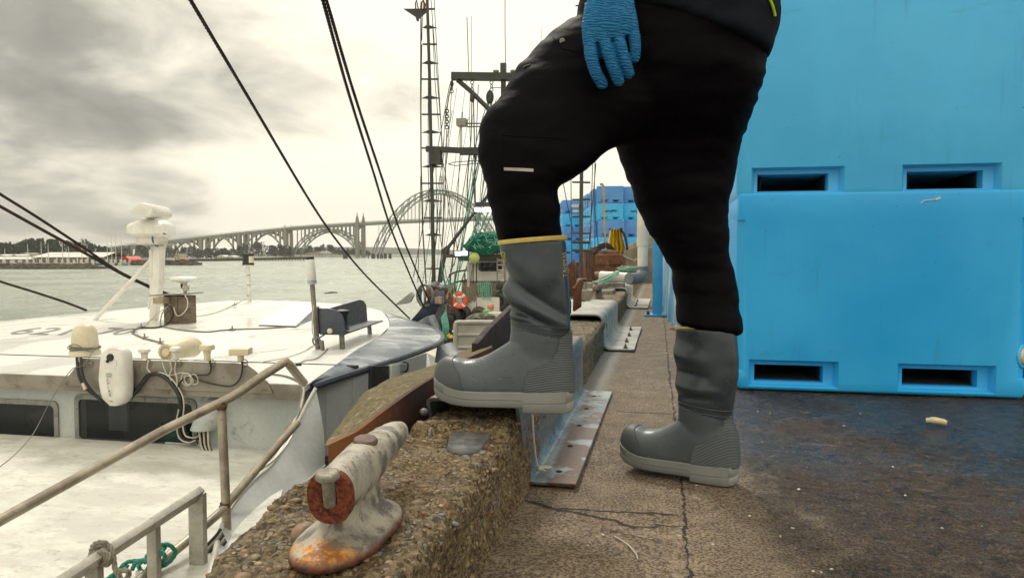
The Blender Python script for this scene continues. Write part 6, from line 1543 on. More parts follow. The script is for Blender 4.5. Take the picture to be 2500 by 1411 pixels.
# ================================================================== steel stays crossing the sky
def stays():
    m = M('rusty_stay', .8, .2); c = m.mix(m.rng(m.noise(9, 5, .6), .4, .6), (.014, .009, .008), (.04, .018, .012)); m.color(c)
    L = [('thick dark wire stay falling from the top centre-left to the boat bow', [(440, -40, 3.6), (470, 10, 3.8), (620, 262, 5.0), (760, 497, 6.6), (830, 598, 7.7), (900, 680, 8.8), (1000, 778, 10.0)], .0115),
         ('left wire of the twin stays running down to the bow roller', [(775, -40, 4.0), (790, 10, 4.2), (850, 225, 5.2), (908, 410, 6.4), (955, 560, 8.2), (1000, 670, 9.6), (1034, 748, 10.4)], .0115),
         ('right wire of the twin stays running down to the bow roller', [(782, -40, 4.0), (799, 10, 4.2), (862, 222, 5.2), (924, 410, 6.4), (975, 560, 8.2), (1018, 665, 9.6), (1052, 745, 10.4)], .0115),
         ('upper of two dark wires descending from the left edge behind the radar', [(-60, 434, 9.0), (0, 474, 9.3), (90, 530, 9.8), (200, 602, 10.4), (300, 668, 11.0), (420, 722, 11.7), (450, 735, 11.9)], .020),
         ('lower of two dark wires descending from the left edge behind the radar', [(-60, 470, 9.0), (0, 504, 9.3), (110, 565, 9.8), (220, 625, 10.4), (300, 670, 11.0), (380, 708, 11.7), (440, 735, 11.9)], .022),
         ('single slack dark wire low over the water at the left edge', [(-60, 664, 8.4), (0, 687, 8.6), (90, 715, 8.8), (160, 738, 9.0), (212, 758, 9.1)], .014)]
    for lab, pts, r in L:
        b = MB(); P3 = [P(*p) for p in pts]; rope(b, P3, r, pitch=r * 9, n=10, seg=5) if r < .012 else b.tube(spline(P3, 8), r, 8)
        o = b.build('wire_stay', m.m); recentre(o); tag(o, lab, 'cable', 'dark wire stays')
stays()
# ================================================================== things farther along the dock
def dock_far():
    BL = simple('post_blue_paint', (.055, .37, .68), (.035, .30, .60), .4, scale=5, c3=(.50, .47, .44), s3=16, lo3=.64, hi3=.68, bump=.12)
    a = G(1593, 770); c = G(1616, 771); w = (c - a).length; ctr = (a + c) / 2
    root = thing('blue_post', (ctr.x, ctr.y, 0), 'scuffed blue steel post with a bolted base plate, just left of the rear leg', 'post')
    b = MB(); b.box((ctr.x, ctr.y + w / 2, .60), (w, w, 1.18)); b.build('post', BL, root, bevel=.01)
    b = MB(); b.box((ctr.x + .02, ctr.y + w / 2, .008), (.30, .30, .014)); b.build('base_plate', BL, root, bevel=.003)
    for sx in (-1, 1):
        b = MB(); b.lathe([(.022, 0), (.022, .015), (.012, .018), (.012, .035)], (ctr.x + .02 + sx * .115, ctr.y - .03, .014), seg=6); b.build('bolt', BLACKP, root)
    # plastic sheeting hanging over goods behind the leg
    m = M('plastic_sheeting', .3); X, Y, Z = m.xyz(); st = m.noise(1, 6, .6, m.mapv((16, 16, 1.3)), .4)
    m.color(m.ramp(st, [(.35, (.04, .28, .55)), (.5, (.20, .45, .68)), (.62, (.55, .63, .72)), (.8, (.03, .20, .42))])); m.bump(st, .5, .02)
    p0 = G(1662, 822); p1 = G(1619, 738); n = 60; rows = []
    for j in range(14):
        t = j / 13; row = []
        for i in range(n):
            u = i / (n - 1); y = p0.y + (p1.y - p0.y) * u; x = p0.x + (p1.x - p0.x) * u + .035 * math.sin(u * 70 + 1.5 * t) * (1 - t * .6) + .02 * math.sin(u * 31) - .03 * (1 - t)
            z = .02 + .04 * abs(math.sin(u * 13)) + t * 1.35; row.append((x, y, z))
        rows.append(row)
    b = MB(); b.loft(rows, closed=False, cap=False); b.loft([rows[-1], [(x + .9, y, z) for x, y, z in rows[-1]]], closed=False, cap=False); b.loft([[r[0] for r in rows], [(r[0][0] + .9, r[0][1], r[0][2]) for r in rows]], closed=False, cap=False)
    o = b.build('plastic_sheet', m.m, smooth=70); recentre(o); tag(o, 'pale blue and white streaked plastic sheeting hanging behind the rear leg', 'sheeting')
    # white plastic pipe with grey elbow, lying on the curb
    d = 9.3; r = 12.5 / FPX * d; PV = simple('white_pvc', (.72, .69, .60), (.62, .58, .50), .4, scale=5, bump=.03); GP = simple('grey_pvc', (.20, .22, .23), (.15, .17, .18), .45, bump=.05)
    e0 = P(1569, 655, d); root = thing('drain_pipe', (e0.x, e0.y, .24), 'white plastic pipe standing upright and bent by a grey elbow onto the curb', 'pipe')
    zt = P(1569, 655, d)
    b = MB(); b.tube([P(1569, 652, d), P(1569, 600, d), P(1568, 330, d)], r, 20); b.build('upright_pipe', PV, root)
    b = MB(); b.lathe([(r * 1.12, 0), (r * 1.14, .01), (r * 1.14, .28), (r * 1.05, .34)], P(1569, 601, d), (0, 0, 1), 20); b.build('socket', PV, root)
    b = MB(); b.tube(spline([P(1569, 650, d), P(1569, 666, d), P(1562, 677, d - .08), P(1545, 681, d - .15), P(1535, 680, d - .2)], 5), r * 1.15, 20); b.build('elbow', GP, root)
    b = MB(); b.tube([P(1546, 679, d - .15), P(1467, 674, d + .12)], r * .98, 20); b.build('lying_pipe', PV, root)
    # hank of green cord over the pipe
    b = MB(); rr = random.Random(2); TQ = simple('pale_green_cord', (.18, .36, .26), (.35, .45, .36), .85, bump=.3)
    for k in range(14):
        pts = [P(1516 + rr.uniform(-8, 60), 660 + rr.uniform(-10, 8), d + .2 + rr.uniform(-.1, .1)) for _ in range(5)]; b.tube(spline(pts, 5), .010, 5)
    for k in range(8): b.tube(spline([P(1510 + rr.uniform(-5, 5), 662, d), P(1480 + rr.uniform(-12, 12), 680 + rr.uniform(-4, 4), d - .7), P(1450 + rr.uniform(-6, 10), 692 + rr.uniform(-4, 4), d - 1.0)], 5), .010, 5)
    o = b.build('rope_heap', TQ, smooth=60); recentre(o); tag(o, 'loose heap of pale green cord lying behind the white pipe', 'rope')
    # grey wooden beam ends and the rusty post by the far cap
    WD = simple('grey_timber', (.30, .27, .21), (.18, .155, .12), .85, scale=9, bump=.4)
    a = P(1424, 715, 8.2)
    for c, sz, lab in ((a + Vector((.12, .2, -.03)), (.42, .5, .12), 'broad grey timber block left of the small brown cleat'), (P(1470, 700, 9.0), (.55, .18, .10), 'low grey timber baulk beyond the small brown cleat'), (P(1420, 708, 8.4), (.10, .16, .26), 'short upright grey timber stub beside the raised boot shaft')):
        b = MB(); b.box(c, sz); o = b.build('timber_block', WD, bevel=.01); recentre(o); tag(o, lab, 'timber', 'grey timbers by the far cleat')
    RB = simple('rusty_steel', (.13, .05, .025), (.075, .03, .018), .85, .1, scale=4, c3=(.24, .11, .05), s3=9, lo3=.52, hi3=.68, bump=.4)
    b = MB(); b.prism([P(x, y, 7.3) for x, y in ((1398, 760), (1400, 706), (1418, 682), (1424, 690), (1418, 712), (1418, 760))], (0, .08, 0)); b.tube([P(1400, 706, 7.3), P(1420, 684, 7.4), P(1428, 684, 7.5)], .018, 8)
    o = b.build('rusty_bracket', RB, bevel=.005); recentre(o); tag(o, 'bent rusty bracket just right of the raised boot shaft', 'bracket')
    # bollard
    c = P(1488, 705, 14.0); c.z = .1; s = 14.0 / FPX
    root = thing('rusty_bollard', (c.x, c.y, .0), 'squat rust-red steel drum bollard in front of the sheet piles', 'bollard')
    b = MB(); b.lathe([(30 * s, -.3), (30 * s, .34), (34 * s, .34), (34 * s, .52), (26 * s, .54), (24 * s, .60), (.01, .62)], c, seg=28); b.build('drum', RB, root, smooth=30)
    b = MB(); b.tube([c + Vector((.1, -.1, .56)), P(1548, 638, 14), P(1556, 632, 14)], .025, 8); b.build('handle', simple('old_steel', (.25, .22, .18), None, .6), root)
    b = MB(); b.tube([P(1452, 668, 13.8), P(1500, 667, 13.7)], .035, 8); b.build('lug', WD, root)
    # row of rusty sheet piles with cut tops
    xs = [(1358, 1385, 652), (1388, 1402, 645), (1404, 1416, 648), (1430, 1446, 615), (1447, 1467, 604), (1484, 1509, 600), (1528, 1545, 628), (1410, 1430, 640)]
    root = thing('sheet_pile_wall', P(1450, 700, 19), 'row of jagged rust-brown sheet piles below the far blue crates', 'sheet pile wall')
    for i, (x0, x1, yt) in enumerate(xs):
        d = 18.5 + .6 * (i % 3); b = MB(); sl = (8, -12, 6, -6, -6, -16, 8, 4)[i]
        b.prism([P(x0, 725, d), P(x1, 725, d), P(x1, yt + min(sl, 0), d), P((x0 + x1) / 2, yt + sl / 2, d), P(x0, yt, d)], (0, .10, 0)); b.prism([P(x0, 725, d), P(x0, yt, d), P(x0, yt, d) + Vector((-.10, .3, 0)), P(x0, 725, d) + Vector((-.10, .3, 0))], (.02, 0, 0))
        b.build('pile', RB, root, bevel=.01)
    b = MB(); b.box(P(1480, 690, 20.2), (3.4, .5, .9)); b.build('pile_cap', simple('mossy_concrete', (.22, .20, .13), (.13, .13, .07), .9, scale=2), root)
    # concrete block and mound behind the pipe
    CB = simple('brown_concrete', (.20, .165, .12), (.12, .10, .075), .9, scale=2.5, bump=.4, bscale=20, bdist=.02)
    b = MB(); a = P(1530, 655, 16.5); b.prism([P(1526, 705, 16.5), P(1600, 705, 16.5), P(1600, 603, 16.5), P(1550, 603, 16.5), P(1528, 612, 16.5)], (0, 1.2, 0)); o = b.build('concrete_block', CB, bevel=.03); recentre(o); tag(o, 'brown weathered concrete block behind the upright white pipe', 'concrete block')
    b = MB(); b.prism([P(1516, 612, 18), P(1536, 598, 18), P(1575, 577, 18), P(1610, 572, 18), P(1610, 615, 18), P(1520, 622, 18)], (0, .5, 0)); o = b.build('timber_ramp', WD, bevel=.03); recentre(o); tag(o, 'slanting weathered timber rising behind the concrete block', 'timber')
    # yellow oilskin trousers hung to dry, hooked pole, hoses
    YL = M('yellow_oilskin', .35); st = YL.noise(1, 5, .55, YL.mapv((5, 5, .6))); YL.color(YL.ramp(st, [(.35, (.30, .19, .01)), (.5, (.62, .42, .02)), (.7, (.70, .50, .05))])); YL.bump(st, .5, .05)
    rows = []; d = 17.4
    for y, x0, x1 in ((560, 1489, 1516), (575, 1487, 1519), (590, 1485, 1522), (605, 1484, 1526), (618, 1488, 1522), (624, 1500, 1518)):
        a, c = P(x0, y, d), P(x1, y, d); rows.append([a.lerp(c, i / 24) + Vector((0, -.06 * math.sin(i * 1.1 + y * .02) - .05 * math.sin(i / 24 * math.pi), .0)) for i in range(25)] + [c.lerp(a, i / 24) + Vector((0, .12 + .05 * math.sin(i * .9), 0)) for i in range(25)])
    b = MB(); b.loft(rows); root = thing('oilskins', P(1505, 620, d), 'yellow oilskin trousers hung up in front of the far crates', 'oilskins'); b.build('cloth', YL.m, root)
    b = MB(); b.tube(spline([P(1488, 558, d), P(1491, 561, d), P(1502, 563, d), P(1514, 560, d), P(1519, 557, d)], 3), .03, 6); b.tube(spline([P(1516, 560, d), P(1525, 575, d), P(1530, 595, d), P(1532, 615, d)], 3), .03, 6); b.build('braces', BLACKP, root)
    b = MB(); b.tube([P(1465, 450, 17), P(1470, 450, 17), P(1473, 455, 17), P(1475, 520, 17), P(1478, 600, 17), P(1480, 640, 17)], .028, 8); o = b.build('wooden_pole', simple('pole_wood', (.42, .33, .21), (.3, .22, .14), .8), smooth=40); recentre(o); tag(o, 'tall hooked wooden pole standing before the far blue crates', 'pole')
    b = MB()
    for k in range(5): b.tube(spline([P(1455 - 2 * k, 612 + 2 * k, 17.1), P(1463, 599 + 2.5 * k, 17), P(1477, 594 + 2.5 * k, 17), P(1490, 600 + 2 * k, 17), P(1500, 612, 17.1)], 4), .03, 6)
    o = b.build('black_hose', BLACKP); recentre(o); tag(o, 'black hoses arched over the sheet piles beside the yellow oilskins', 'hose')
    # mast of the boat moored beyond, in front of the far crates
    dk = simple('mast_paint', (.028, .032, .030), (.05, .052, .045), .5, bump=.1)
    d = 16; root = thing('ladder_mast', P(1418, 700, d), 'dark pole mast with crossbars standing in front of the far blue crates', 'mast')
    b = MB(); b.tube([P(1418, 690, d), P(1419, 500, d), P(1421, 300, d), P(1424, 60, d), P(1426, -60, d)], [.040, .042, .036, .03, .028], 10); b.build('pole', dk, root)
    for y in (446, 487, 529, 570, 592, 612): b = MB(); b.tube([P(1397, y + (1 if y % 2 else -1), d), P(1441, y, d)], .022 if y < 590 else .035, 6); b.build('crossbar', dk, root)
    for y0 in (15, 60, 130, 210, 300, 380): b = MB(); b.tube([P(1405, y0, d), P(1443, y0, d)], .016, 6); b.build('crossbar', dk, root)
    for pts in (((1443, 690), (1441, 600), (1447, 400), (1440, 100), (1432, -50)), ((1437, 690), (1436, 620), (1455, 400)), ((1396, 640), (1395, 540), (1394, 430), (1408, 100), (1420, -50)), ((1372, 430), (1385, 500), (1400, 570)), ((1470, 690), (1450, 500), (1455, 300), (1448, 0))):
        b = MB(); b.tube([P(x, y, d) for x, y in pts], .010, 5); b.build('shroud', dk, root)
    b = MB(); b.box(P(1405, 503, d), (.16, .15, .06)); b.box(P(1406, 516, d), (.12, .15, .05)); b.build('lamp_box', simple('lamp_cream', (.5, .5, .4), None, .4), root)
dock_far()

# ================================================================== SECOND FISHING BOAT
def boat2():
    DK = simple('dark_spar_paint', (.030, .033, .030), (.055, .055, .045), .55, scale=1.5, bump=.1); WH = simple('boat_white', (.62, .60, .54), (.50, .47, .42), .45, scale=1.2, c3=(.28, .20, .14), s3=3, lo3=.62, hi3=.72)
    WR = simple('rigging_wire', (.045, .045, .04), (.09, .085, .07), .6, bump=0); GN = simple('green_line', (.05, .20, .15), (.09, .28, .22), .8, bump=0); RS = simple('rust_patch', (.18, .07, .03), (.08, .03, .02), .85, scale=4)
    NET = simple('green_net', (.004, .105, .060), (.010, .17, .10), .9, scale=5, c3=(.05, .28, .20), s3=9, lo3=.55, hi3=.65, bump=1.0, bscale=30, bdist=.06)
    r = thing('fishing_trawler', P(1150, 780, 24), 'second fishing boat with tall ladder mast, gantry and green net behind the raised boot', 'boat')
    D = 22.0; q = lambda x, y, d=D: P(x, y, d)
    def tube(name, pts, rad, mt=DK, par=r, seg=8, sp=0):
        b = MB(); p = [q(*p_) for p_ in pts]; b.tube(spline(p, sp) if sp else p, rad, seg); return b.build(name, mt, par)
    mast = tube('mast', [(1060, 720), (1055, 500), (1053, 400), (1049, 200), (1043, 0), (1042, -40)], [.060, .056, .053, .048, .044, .04], seg=12)
    # gusset shelf with blocks at the top
    b = MB(); b.prism([q(984, 22), q(1044, 22), q(1038, 32), q(1022, 46), q(1021, 52), q(1017, 52), q(1014, 42)], (0, .06, 0)); b.build('gusset', DK, mast)
    tube('hanging_hook', [(1015, 22), (1014, 10), (1017, 0), (1019, 14), (1021, 22)], .02, RS, mast); tube('hanging_hook', [(1028, 22), (1029, 8), (1033, 2), (1037, 12), (1036, 22)], .035, RS, mast)
    for i, y in enumerate((23, 67, 109, 154, 194, 239, 280, 323, 362, 407, 448, 491, 532, 574, 656)):
        w0 = 1030 + (0 if y > 200 else (200 - y) * .02); w1 = 1061 + min(y, 420) * .052 if y < 450 else 1080; xm = 1042 + y * .024
        if y > 500: w0 = 1033 + (y - 500) * .05
        if i % 2 == 0 or y > 600: b = MB(); b.bar(q(w0, y), q(w1, y), .05, .045); b.build('crossbar', DK, mast)
        else:
            b = MB(); b.prism([q(w0 - 1, y + 1), q(xm - 3, y - 5), q(xm + 4, y - 5), q(w1 + 1, y + 1), q(xm, y + 3)], (0, .08, 0)); b.build('crosstree', DK, mast)
    tube('mast_chain', [(1028, 20), (1027, 200), (1028, 400), (1032, 560), (1040, 690), (1046, 730)], .022, WR)
    for pts in (((1052, 0), (1064, 150), (1076, 300), (1082, 430), (1083, 560), (1072, 700)), ((1060, 0), (1066, 120), (1074, 260), (1080, 360)), ((1035, 0), (1031, 60), (1030, 100)), ((1046, 60), (1045, 400), (1050, 560)), ((1056, 60), (1062, 200), (1072, 320)), ((1030, 110), (1028, 260)), ((1083, 400), (1110, 560), (1120, 640)), ((1027, 430), (1024, 560), (1020, 690)), ((1064, 400), (1068, 560), (1052, 700)), ((1078, 430), (1072, 560), (1090, 680))):
        tube('shroud', pts, .012, WR, r, 5)
    # radar platform and arm half way up
    b = MB(); b.bar(q(1040, 364), q(1170, 370), .16, .16); b.build('spreader_arm', DK, r); b = MB(); b.box(q(1064, 385), (.34, .3, .42)); b.build('winch_box', DK, r)
    b = MB(); b.box(q(1128, 300), (.28, .3, .22)); b.build('lamp_box', simple('lamp_beige', (.30, .28, .22), (.2, .19, .15), .5), r)
    tube('lamp_leg', [(1124, 308), (1124, 362)], .03, WH); tube('lamp_leg', [(1127, 308), (1127, 362)], .02, WH); tube('guard_rail', [(1140, 302), (1180, 302)], .02, WR); tube('guard_rail', [(1140, 310), (1180, 309)], .02, WR)
    b = MB(); b.bar(q(1123, 370), q(1180, 370), .3, .2); b.build('platform', DK, r)
    tube('light_boom', [(1094, 401), (1110, 396), (1175, 392)], .012, WR); tube('light_boom', [(1094, 401), (1112, 405), (1175, 398)], .012, WR)
    # gantry
    b = MB(); b.bar(q(1102, 187), q(1262, 189), .28, .20); b.build('gantry_beam', DK, r); tube('gantry_leg', [(1229, 195), (1229, 260), (1233, 420), (1236, 560), (1238, 640)], .078, DK, r, 10)
    tube('gantry_brace', [(1117, 196), (1148, 222), (1202, 276), (1240, 320)], .07); b = MB(); b.box(q(1229, 168), (.16, .16, .30)); b.build('masthead_lamp', DK, r)
    for x in (1211, 1253): b = MB(); b.lathe([(.03, 0), (.05, .03), (.09, .06), (.09, .1), (.03, .12)], q(x, 181), seg=12); b.build('deck_light', simple('lamp_beige', (.3, .28, .22)), r)
    tube('whip_aerial', [(1234, 156), (1233, 60), (1233, -40)], .012, WR); tube('whip_aerial', [(1145, 186), (1142, 110), (1140, 42)], .012, WR); tube('whip_aerial', [(1151, 186), (1151, 40)], .007, WR); tube('whip_aerial', [(1321, 130), (1321, 66)], .007, WR)
    def block(x, y, s_=1.0):
        b = MB(); b.ball(q(x, y), (.11 * s_, .08, .19 * s_), 12, 8); b.tube([q(x, y - 16 * s_), q(x, y - 6)], .03, 6); b.build('pulley_block', DK, r)
    block(1196, 238, 1.1); block(1153, 240, .7); block(1103, 205, .5)
    for x, y0 in ((1153, 196), (1200, 196), (1103, 200)):
        for k in range(3): b = MB(); b.torus(q(x, y0 + 6 + 9 * k), .05, .014, ((k % 2) , 1, 0), 12, 5); b.build('shackle', WR, r)
    for k in range(7): b = MB(); b.torus(q(1091, 272 + 6.5 * k), .055, .018, ((k % 2), 1 - .7 * (k % 2), .1), 12, 5); b.build('chain_link', WR, r)
    for pts, mt, rad in ((((1101, 212), (1095, 240), (1091, 270)), WR, .018), (((1091, 318), (1088, 400), (1086, 480), (1078, 620), (1062, 740)), WR, .016), (((1103, 212), (1098, 300), (1090, 400)), WR, .010),
                         (((1190, 250), (1172, 310), (1160, 360), (1150, 420), (1138, 520), (1120, 640), (1102, 740)), GN, .016), (((1194, 252), (1180, 310), (1166, 370), (1154, 440), (1130, 600), (1112, 720)), GN, .018), (((1198, 252), (1186, 310), (1171, 380), (1160, 430), (1142, 540)), WR, .016), (((1201, 252), (1190, 310), (1175, 375), (1160, 450), (1120, 640), (1092, 760)), GN, .018),
                         (((1152, 246), (1150, 340), (1142, 430), (1140, 500)), WR, .016), (((1156, 246), (1158, 340), (1160, 460), (1163, 600), (1164, 760)), WR, .018), (((1148, 226), (1146, 300), (1150, 380), (1155, 440)), WR, .010),
                         (((1200, 500), (1170, 570), (1140, 650), (1100, 760)), GN, .022), (((1190, 480), (1160, 560), (1140, 630)), GN, .022), (((1086, 440), (1098, 520), (1108, 600)), WR, .012), (((1210, 500), (1185, 560), (1150, 640)), GN, .016), (((1166, 400), (1110, 640), (1085, 700)), WR, .014), (((1240, 200), (1246, 215), (1200, 215)), WR, .012)):
        tube('rigging_line', pts, rad, mt, r, 5)
    rl = random.Random(31)
    for k in range(16):
        x0 = rl.uniform(1085, 1215); x1 = x0 - rl.uniform(10, 90); y0 = rl.uniform(180, 420); tube('rigging_line', [(x0, y0), ((x0 + x1) / 2 + rl.uniform(-4, 4), (y0 + 700) / 2), (x1, rl.uniform(640, 750))], rl.choice([.007, .010, .013]), rl.choice([WR, WR, GN]), r, 5)
    for k in range(10):
        x, y = rl.uniform(1062, 1110), rl.uniform(690, 780); b = MB(); b.tube(spline([P(x + rl.uniform(-9, 9), y + rl.uniform(-14, 14), 16.5) for _ in range(5)], 4), .020, 5); b.build('tangled_line', rl.choice([GN, WR, RS, GN]), r)
    # boom rising to the right, and its foot
    tube('boom', [(1075, 690), (1080, 650), (1090, 610), (1150, 530), (1200, 465)], [.060, .058, .052, .045, .038], DK, r, 10); b = MB(); b.prism([q(1080, 608), q(1090, 600), (q(1094, 606)), q(1092, 628), q(1080, 628)], (0, .2, 0)); b.build('boom_bracket', DK, r)
    # floodlights: lit
    LM = bpy.data.materials.new('lit_floodlight'); LM.use_nodes = True; bs = LM.node_tree.nodes['Principled BSDF']; bs.inputs['Base Color'].default_value = (1, 1, .95, 1); bs.inputs['Emission Color'].default_value = (1, .97, .9, 1); bs.inputs['Emission Strength'].default_value = 4.0
    b = MB(); b.bar(q(1080, 625), q(1262, 625), .12, .10); b.build('light_bar', DK, r)
    for x, y in ((1120, 619), (1136, 618), (1168, 512), (1185, 513), (1200, 512)):
        f = MB(); f.box(q(x, y), (.20, .14, .15)); o = f.build('floodlight', DK, r, bevel=.02); g2 = MB(); g2.box(q(x, y) + Vector((0, -.08, -.005)), (.17, .02, .12)); g2.build('lamp_glass', LM, o)
    b = MB(); b.bar(q(1160, 499), q(1262, 500), .12, .12); b.build('light_bar', DK, r)
    # wheelhouse
    Dw = 24.0; w = lambda x, y: P(x, y, Dw)
    b = MB(); a = w(1146, 740); c = w(1262, 640); b.box(((a.x + c.x) / 2 + .6, a.y + 1.2, (a.z + c.z) / 2), (c.x - a.x + 1.2, 2.4, c.z - a.z)); b.build('wheelhouse', WH, r, bevel=.06)
    b = MB(); b.box((w(1190, 634).x + .6, w(1190, 634).y + 1.0, w(1190, 632).z), (2.9, 3.0, .14)); b.build('wheelhouse_roof', DK, r, bevel=.02)
    X0, X1, Z0, Z1 = w(1177, 0).x, w(1236, 0).x, w(0, 662).z, w(0, 641).z; yq = a.y - .005
    b = MB(); b.prism([(x, yq, z) for x, z in rrect(X0 - .06, X1 + .06, Z0 - .06, Z1 + .06, .1)], (0, -.03, 0)); fr = b.build('window', WH, r); b = MB(); b.prism([(x, yq - .035, z) for x, z in rrect(X0, X1, Z0, Z1, .08)], (0, -.01, 0)); b.build('pane', GLASSM, fr)
    b = MB(); b.bar(w(1146, 645), w(1262, 642), .05, .10); b.build('rust_band', RS, r)
    tube('corner_pipe', [(1144, 640), (1144, 700)], .05, ALUL); tube('railing_arc', [(1098, 672), (1110, 665), (1128, 661), (1146, 659)], .03, DK, r, 6, 4); tube('railing_arc', [(1092, 700), (1110, 690), (1146, 682)], .03, DK, r, 6, 4)
    for x in (1100, 1111, 1135): tube('rail_post', [(x, 668), (x, 740)], .022)
    # ladder
    ld = MB();
    for x in (1212, 1230): ld.tube([q(x, 480), q(x + 3, 720)], .025, 6)
    l0 = ld.build('ladder', ALUM, r)
    for k in range(19): b = MB(); b.tube([q(1213, 486 + k * 12.4), q(1231, 486 + k * 12.4)], .022, 6); b.build('rung', ALUL, l0)
    # net heap
    b = MB(); rr = random.Random(4)
    for x, y, sx, sz in ((1190, 602, .52, .26), (1172, 590, .36, .2), (1206, 588, .36, .22), (1150, 600, .20, .14), (1185, 580, .3, .16), (1222, 604, .3, .2)): b.ball(q(x, y), (sx, .5, sz), 20, 12)
    o = b.build('net_heap', NET, r); remesh(o, .035, 2); co = verts(o); nr = np.empty(len(co) * 3); o.data.vertices.foreach_get('normal', nr); setverts(o, co + nr.reshape(-1, 3) * (fbm(co, 4, 4) * .07)[:, None])
    b = MB()
    for k in range(26):
        x, y = rr.uniform(1145, 1225), rr.uniform(566, 600); b.tube(spline([q(x + rr.uniform(-14, 14), y + rr.uniform(-10, 10), D - .45 + rr.uniform(-.1, .1)) for _ in range(4)], 4), .012, 4)
    b.build('loose_twine', simple('mint_twine', (.10, .36, .26), (.2, .48, .38), .85, bump=0), o)
    b = MB(); b.ball(q(1158, 630, D - .5), (.16, .16, .16), 14, 10); b.build('float', simple('lime_float', (.42, .50, .14), (.35, .42, .12), .5), r)
    # life ring
    c = P(1122, 733, D - .6); b = MB(); b.torus(c, .185, .062, (.15, 1, .1), 36, 12); lr = b.build('life_ring', simple('orange_ring', (.80, .085, .022), (.68, .06, .018), .5, bump=.05), r)
    for k in range(4):
        b = MB(); b.torus(c, .185, .066, (.15, 1, .1), 4, 12, arc=.05, start=k / 4 + .1); b.build('ring_band', WHITEP, lr)
    b = MB(); b.torus(c + Vector((0, -.02, .0)), .26, .012, (.15, 1, .1), 30, 5, arc=.5, start=-.02); b.build('grab_line', GN, lr)
    # ropes hung along the rail
    b = MB(); b.tube([q(1128, 688), q(1220, 688)], .03, 6); b.build('rope_rail', DK, r)
    for k in range(16):
        x = 1130 + k * 5.4 + rr.uniform(-1, 1); b = MB(); b.tube(spline([q(x, 688), q(x - 1.5, 712), q(x + .5, 738 + rr.uniform(-4, 3)), q(x + 2.5, 712), q(x + 1.5, 690)], 4), .026, 5); b.build('hanging_rope', simple('tan_rope', (.22, .19, .14), (.13, .11, .08), .9), r)
    for k in range(6):
        x = 1170 + k * 5; b = MB(); b.tube(spline([q(x, 687, D - .2), q(x - 3, 705, D - .2), q(x + 1, 722 + 5 * (k % 3), D - .2), q(x + 5, 708, D - .2), q(x + 2, 690, D - .2)], 4), .011, 5); b.build('hanging_rope', simple('mint_twine', (.1, .36, .26)), r)
    # deck clutter: dark winch, drums, tubs, aluminium gate
    for x, y, s_, mt in ((1232, 715, .42, DK), (1222, 735, .30, DK), (1240, 745, .38, DK), (1105, 775, .36, BLACKP), (1130, 768, .32, BLACKP), (1170, 770, .30, simple('tyre_grey', (.12, .11, .09), (.08, .07, .06), .8))):
        b = MB(); b.torus(q(x, y), s_ * .62, s_ * .30, (.3, 1, .1), 22, 10); b.lathe([(s_ * .35, -.1), (s_ * .35, .1)], q(x, y), (.3, 1, .1), 16); b.build('drum', mt, r)
    for bx_ in ((q(1165, 752, D + .3), (1.5, .6, .7)), (q(1226, 785, 18), (.72, .5, .45))): b = MB(); b.box(*bx_); b.build('fish_box', WH, r, bevel=.04)
    b = MB(); b.ball(q(1198, 750, 19.5), (.10, .1, .10), 12, 8); b.build('buoy', simple('salmon_buoy', (.55, .22, .14), None, .5), r); b = MB(); b.ball(q(1190, 761, 19.3), (.13, .1, .07), 12, 8); b.build('buoy', simple('leaf_green', (.16, .38, .10), None, .6), r)
    b = MB(); b.ball(q(1178, 775, 15.5), (.30, .2, .10), 14, 8); b.ball(q(1160, 779, 15.4), (.2, .2, .08), 14, 8); o = b.build('tarp_heap', simple('dark_mesh', (.05, .05, .04), (.2, .19, .16), .9, scale=14), r)
    # aluminium gate
    D3 = 13.5; g3 = lambda x, y: P(x, y, D3); AL2 = simple('gate_aluminium', (.44, .42, .37), (.34, .32, .28), .5, .15, scale=2)
    b = MB(); b.prism([g3(x, y) for x, y in ((1112, 786), (1268, 786), (1268, 905), (1112, 905))], (0, .06, 0)); gt = b.build('gate_panel', AL2, r)
    b = MB(); b.tube([g3(1112, 910), g3(1112, 794), g3(1114, 788), g3(1120, 787), g3(1268, 787)], .045, 10); b.build('gate_frame', AL2, gt)
    for y in (817, 848, 858): b = MB(); b.tube([g3(1112 if y < 855 else 1100, y), g3(1268, y)], .034, 8); b.build('gate_bar', AL2, gt)
    # rusty clutter at the foot of the mast, red and orange gear
    for x, y, sx, sz, mt in ((1070, 715, .3, .22, RS), (1085, 708, .24, .16, DK), (1078, 735, .22, .3, RS), (1062, 702, .16, .12, DK), (1072, 760, .25, .35, RS), (1090, 830, .22, .2, BLACKP), (1082, 790, .25, .3, BLACKP), (1104, 842, .14, .15, RS)):
        b = MB(); b.ball(q(x, y, 17), (sx, .25, sz), 14, 9); o = b.build('rusty_gear', mt, r); co = verts(o); setverts(o, co + (fbm(co, 5, 3) * .06)[:, None])
    b = MB(); b.prism([q(x, y, 16.5) for x, y in ((1098, 700), (1103, 698), (1100, 712), (1092, 728), (1088, 726), (1093, 712))], (0, .08, 0)); b.build('orange_flag', simple('orange_cloth', (.75, .10, .02), None, .6), r)
    for k in range(7):
        x = 1078 + 2.2 * k; b = MB(); b.tube(spline([q(x, 724, 16), q(x - 3, 760, 15.5), q(x + 4, 800, 15), q(x - 2, 830, 15)], 4), .018, 5); b.build('green_rope', GN, r)
    for k in range(3): b = MB(); b.tube(spline([q(1078, 640 + 30 * k, 16), q(1090, 700, 16), q(1110, 690 + 20 * k, 16)], 4), .014, 5); b.build('rigging_line', GN, r)
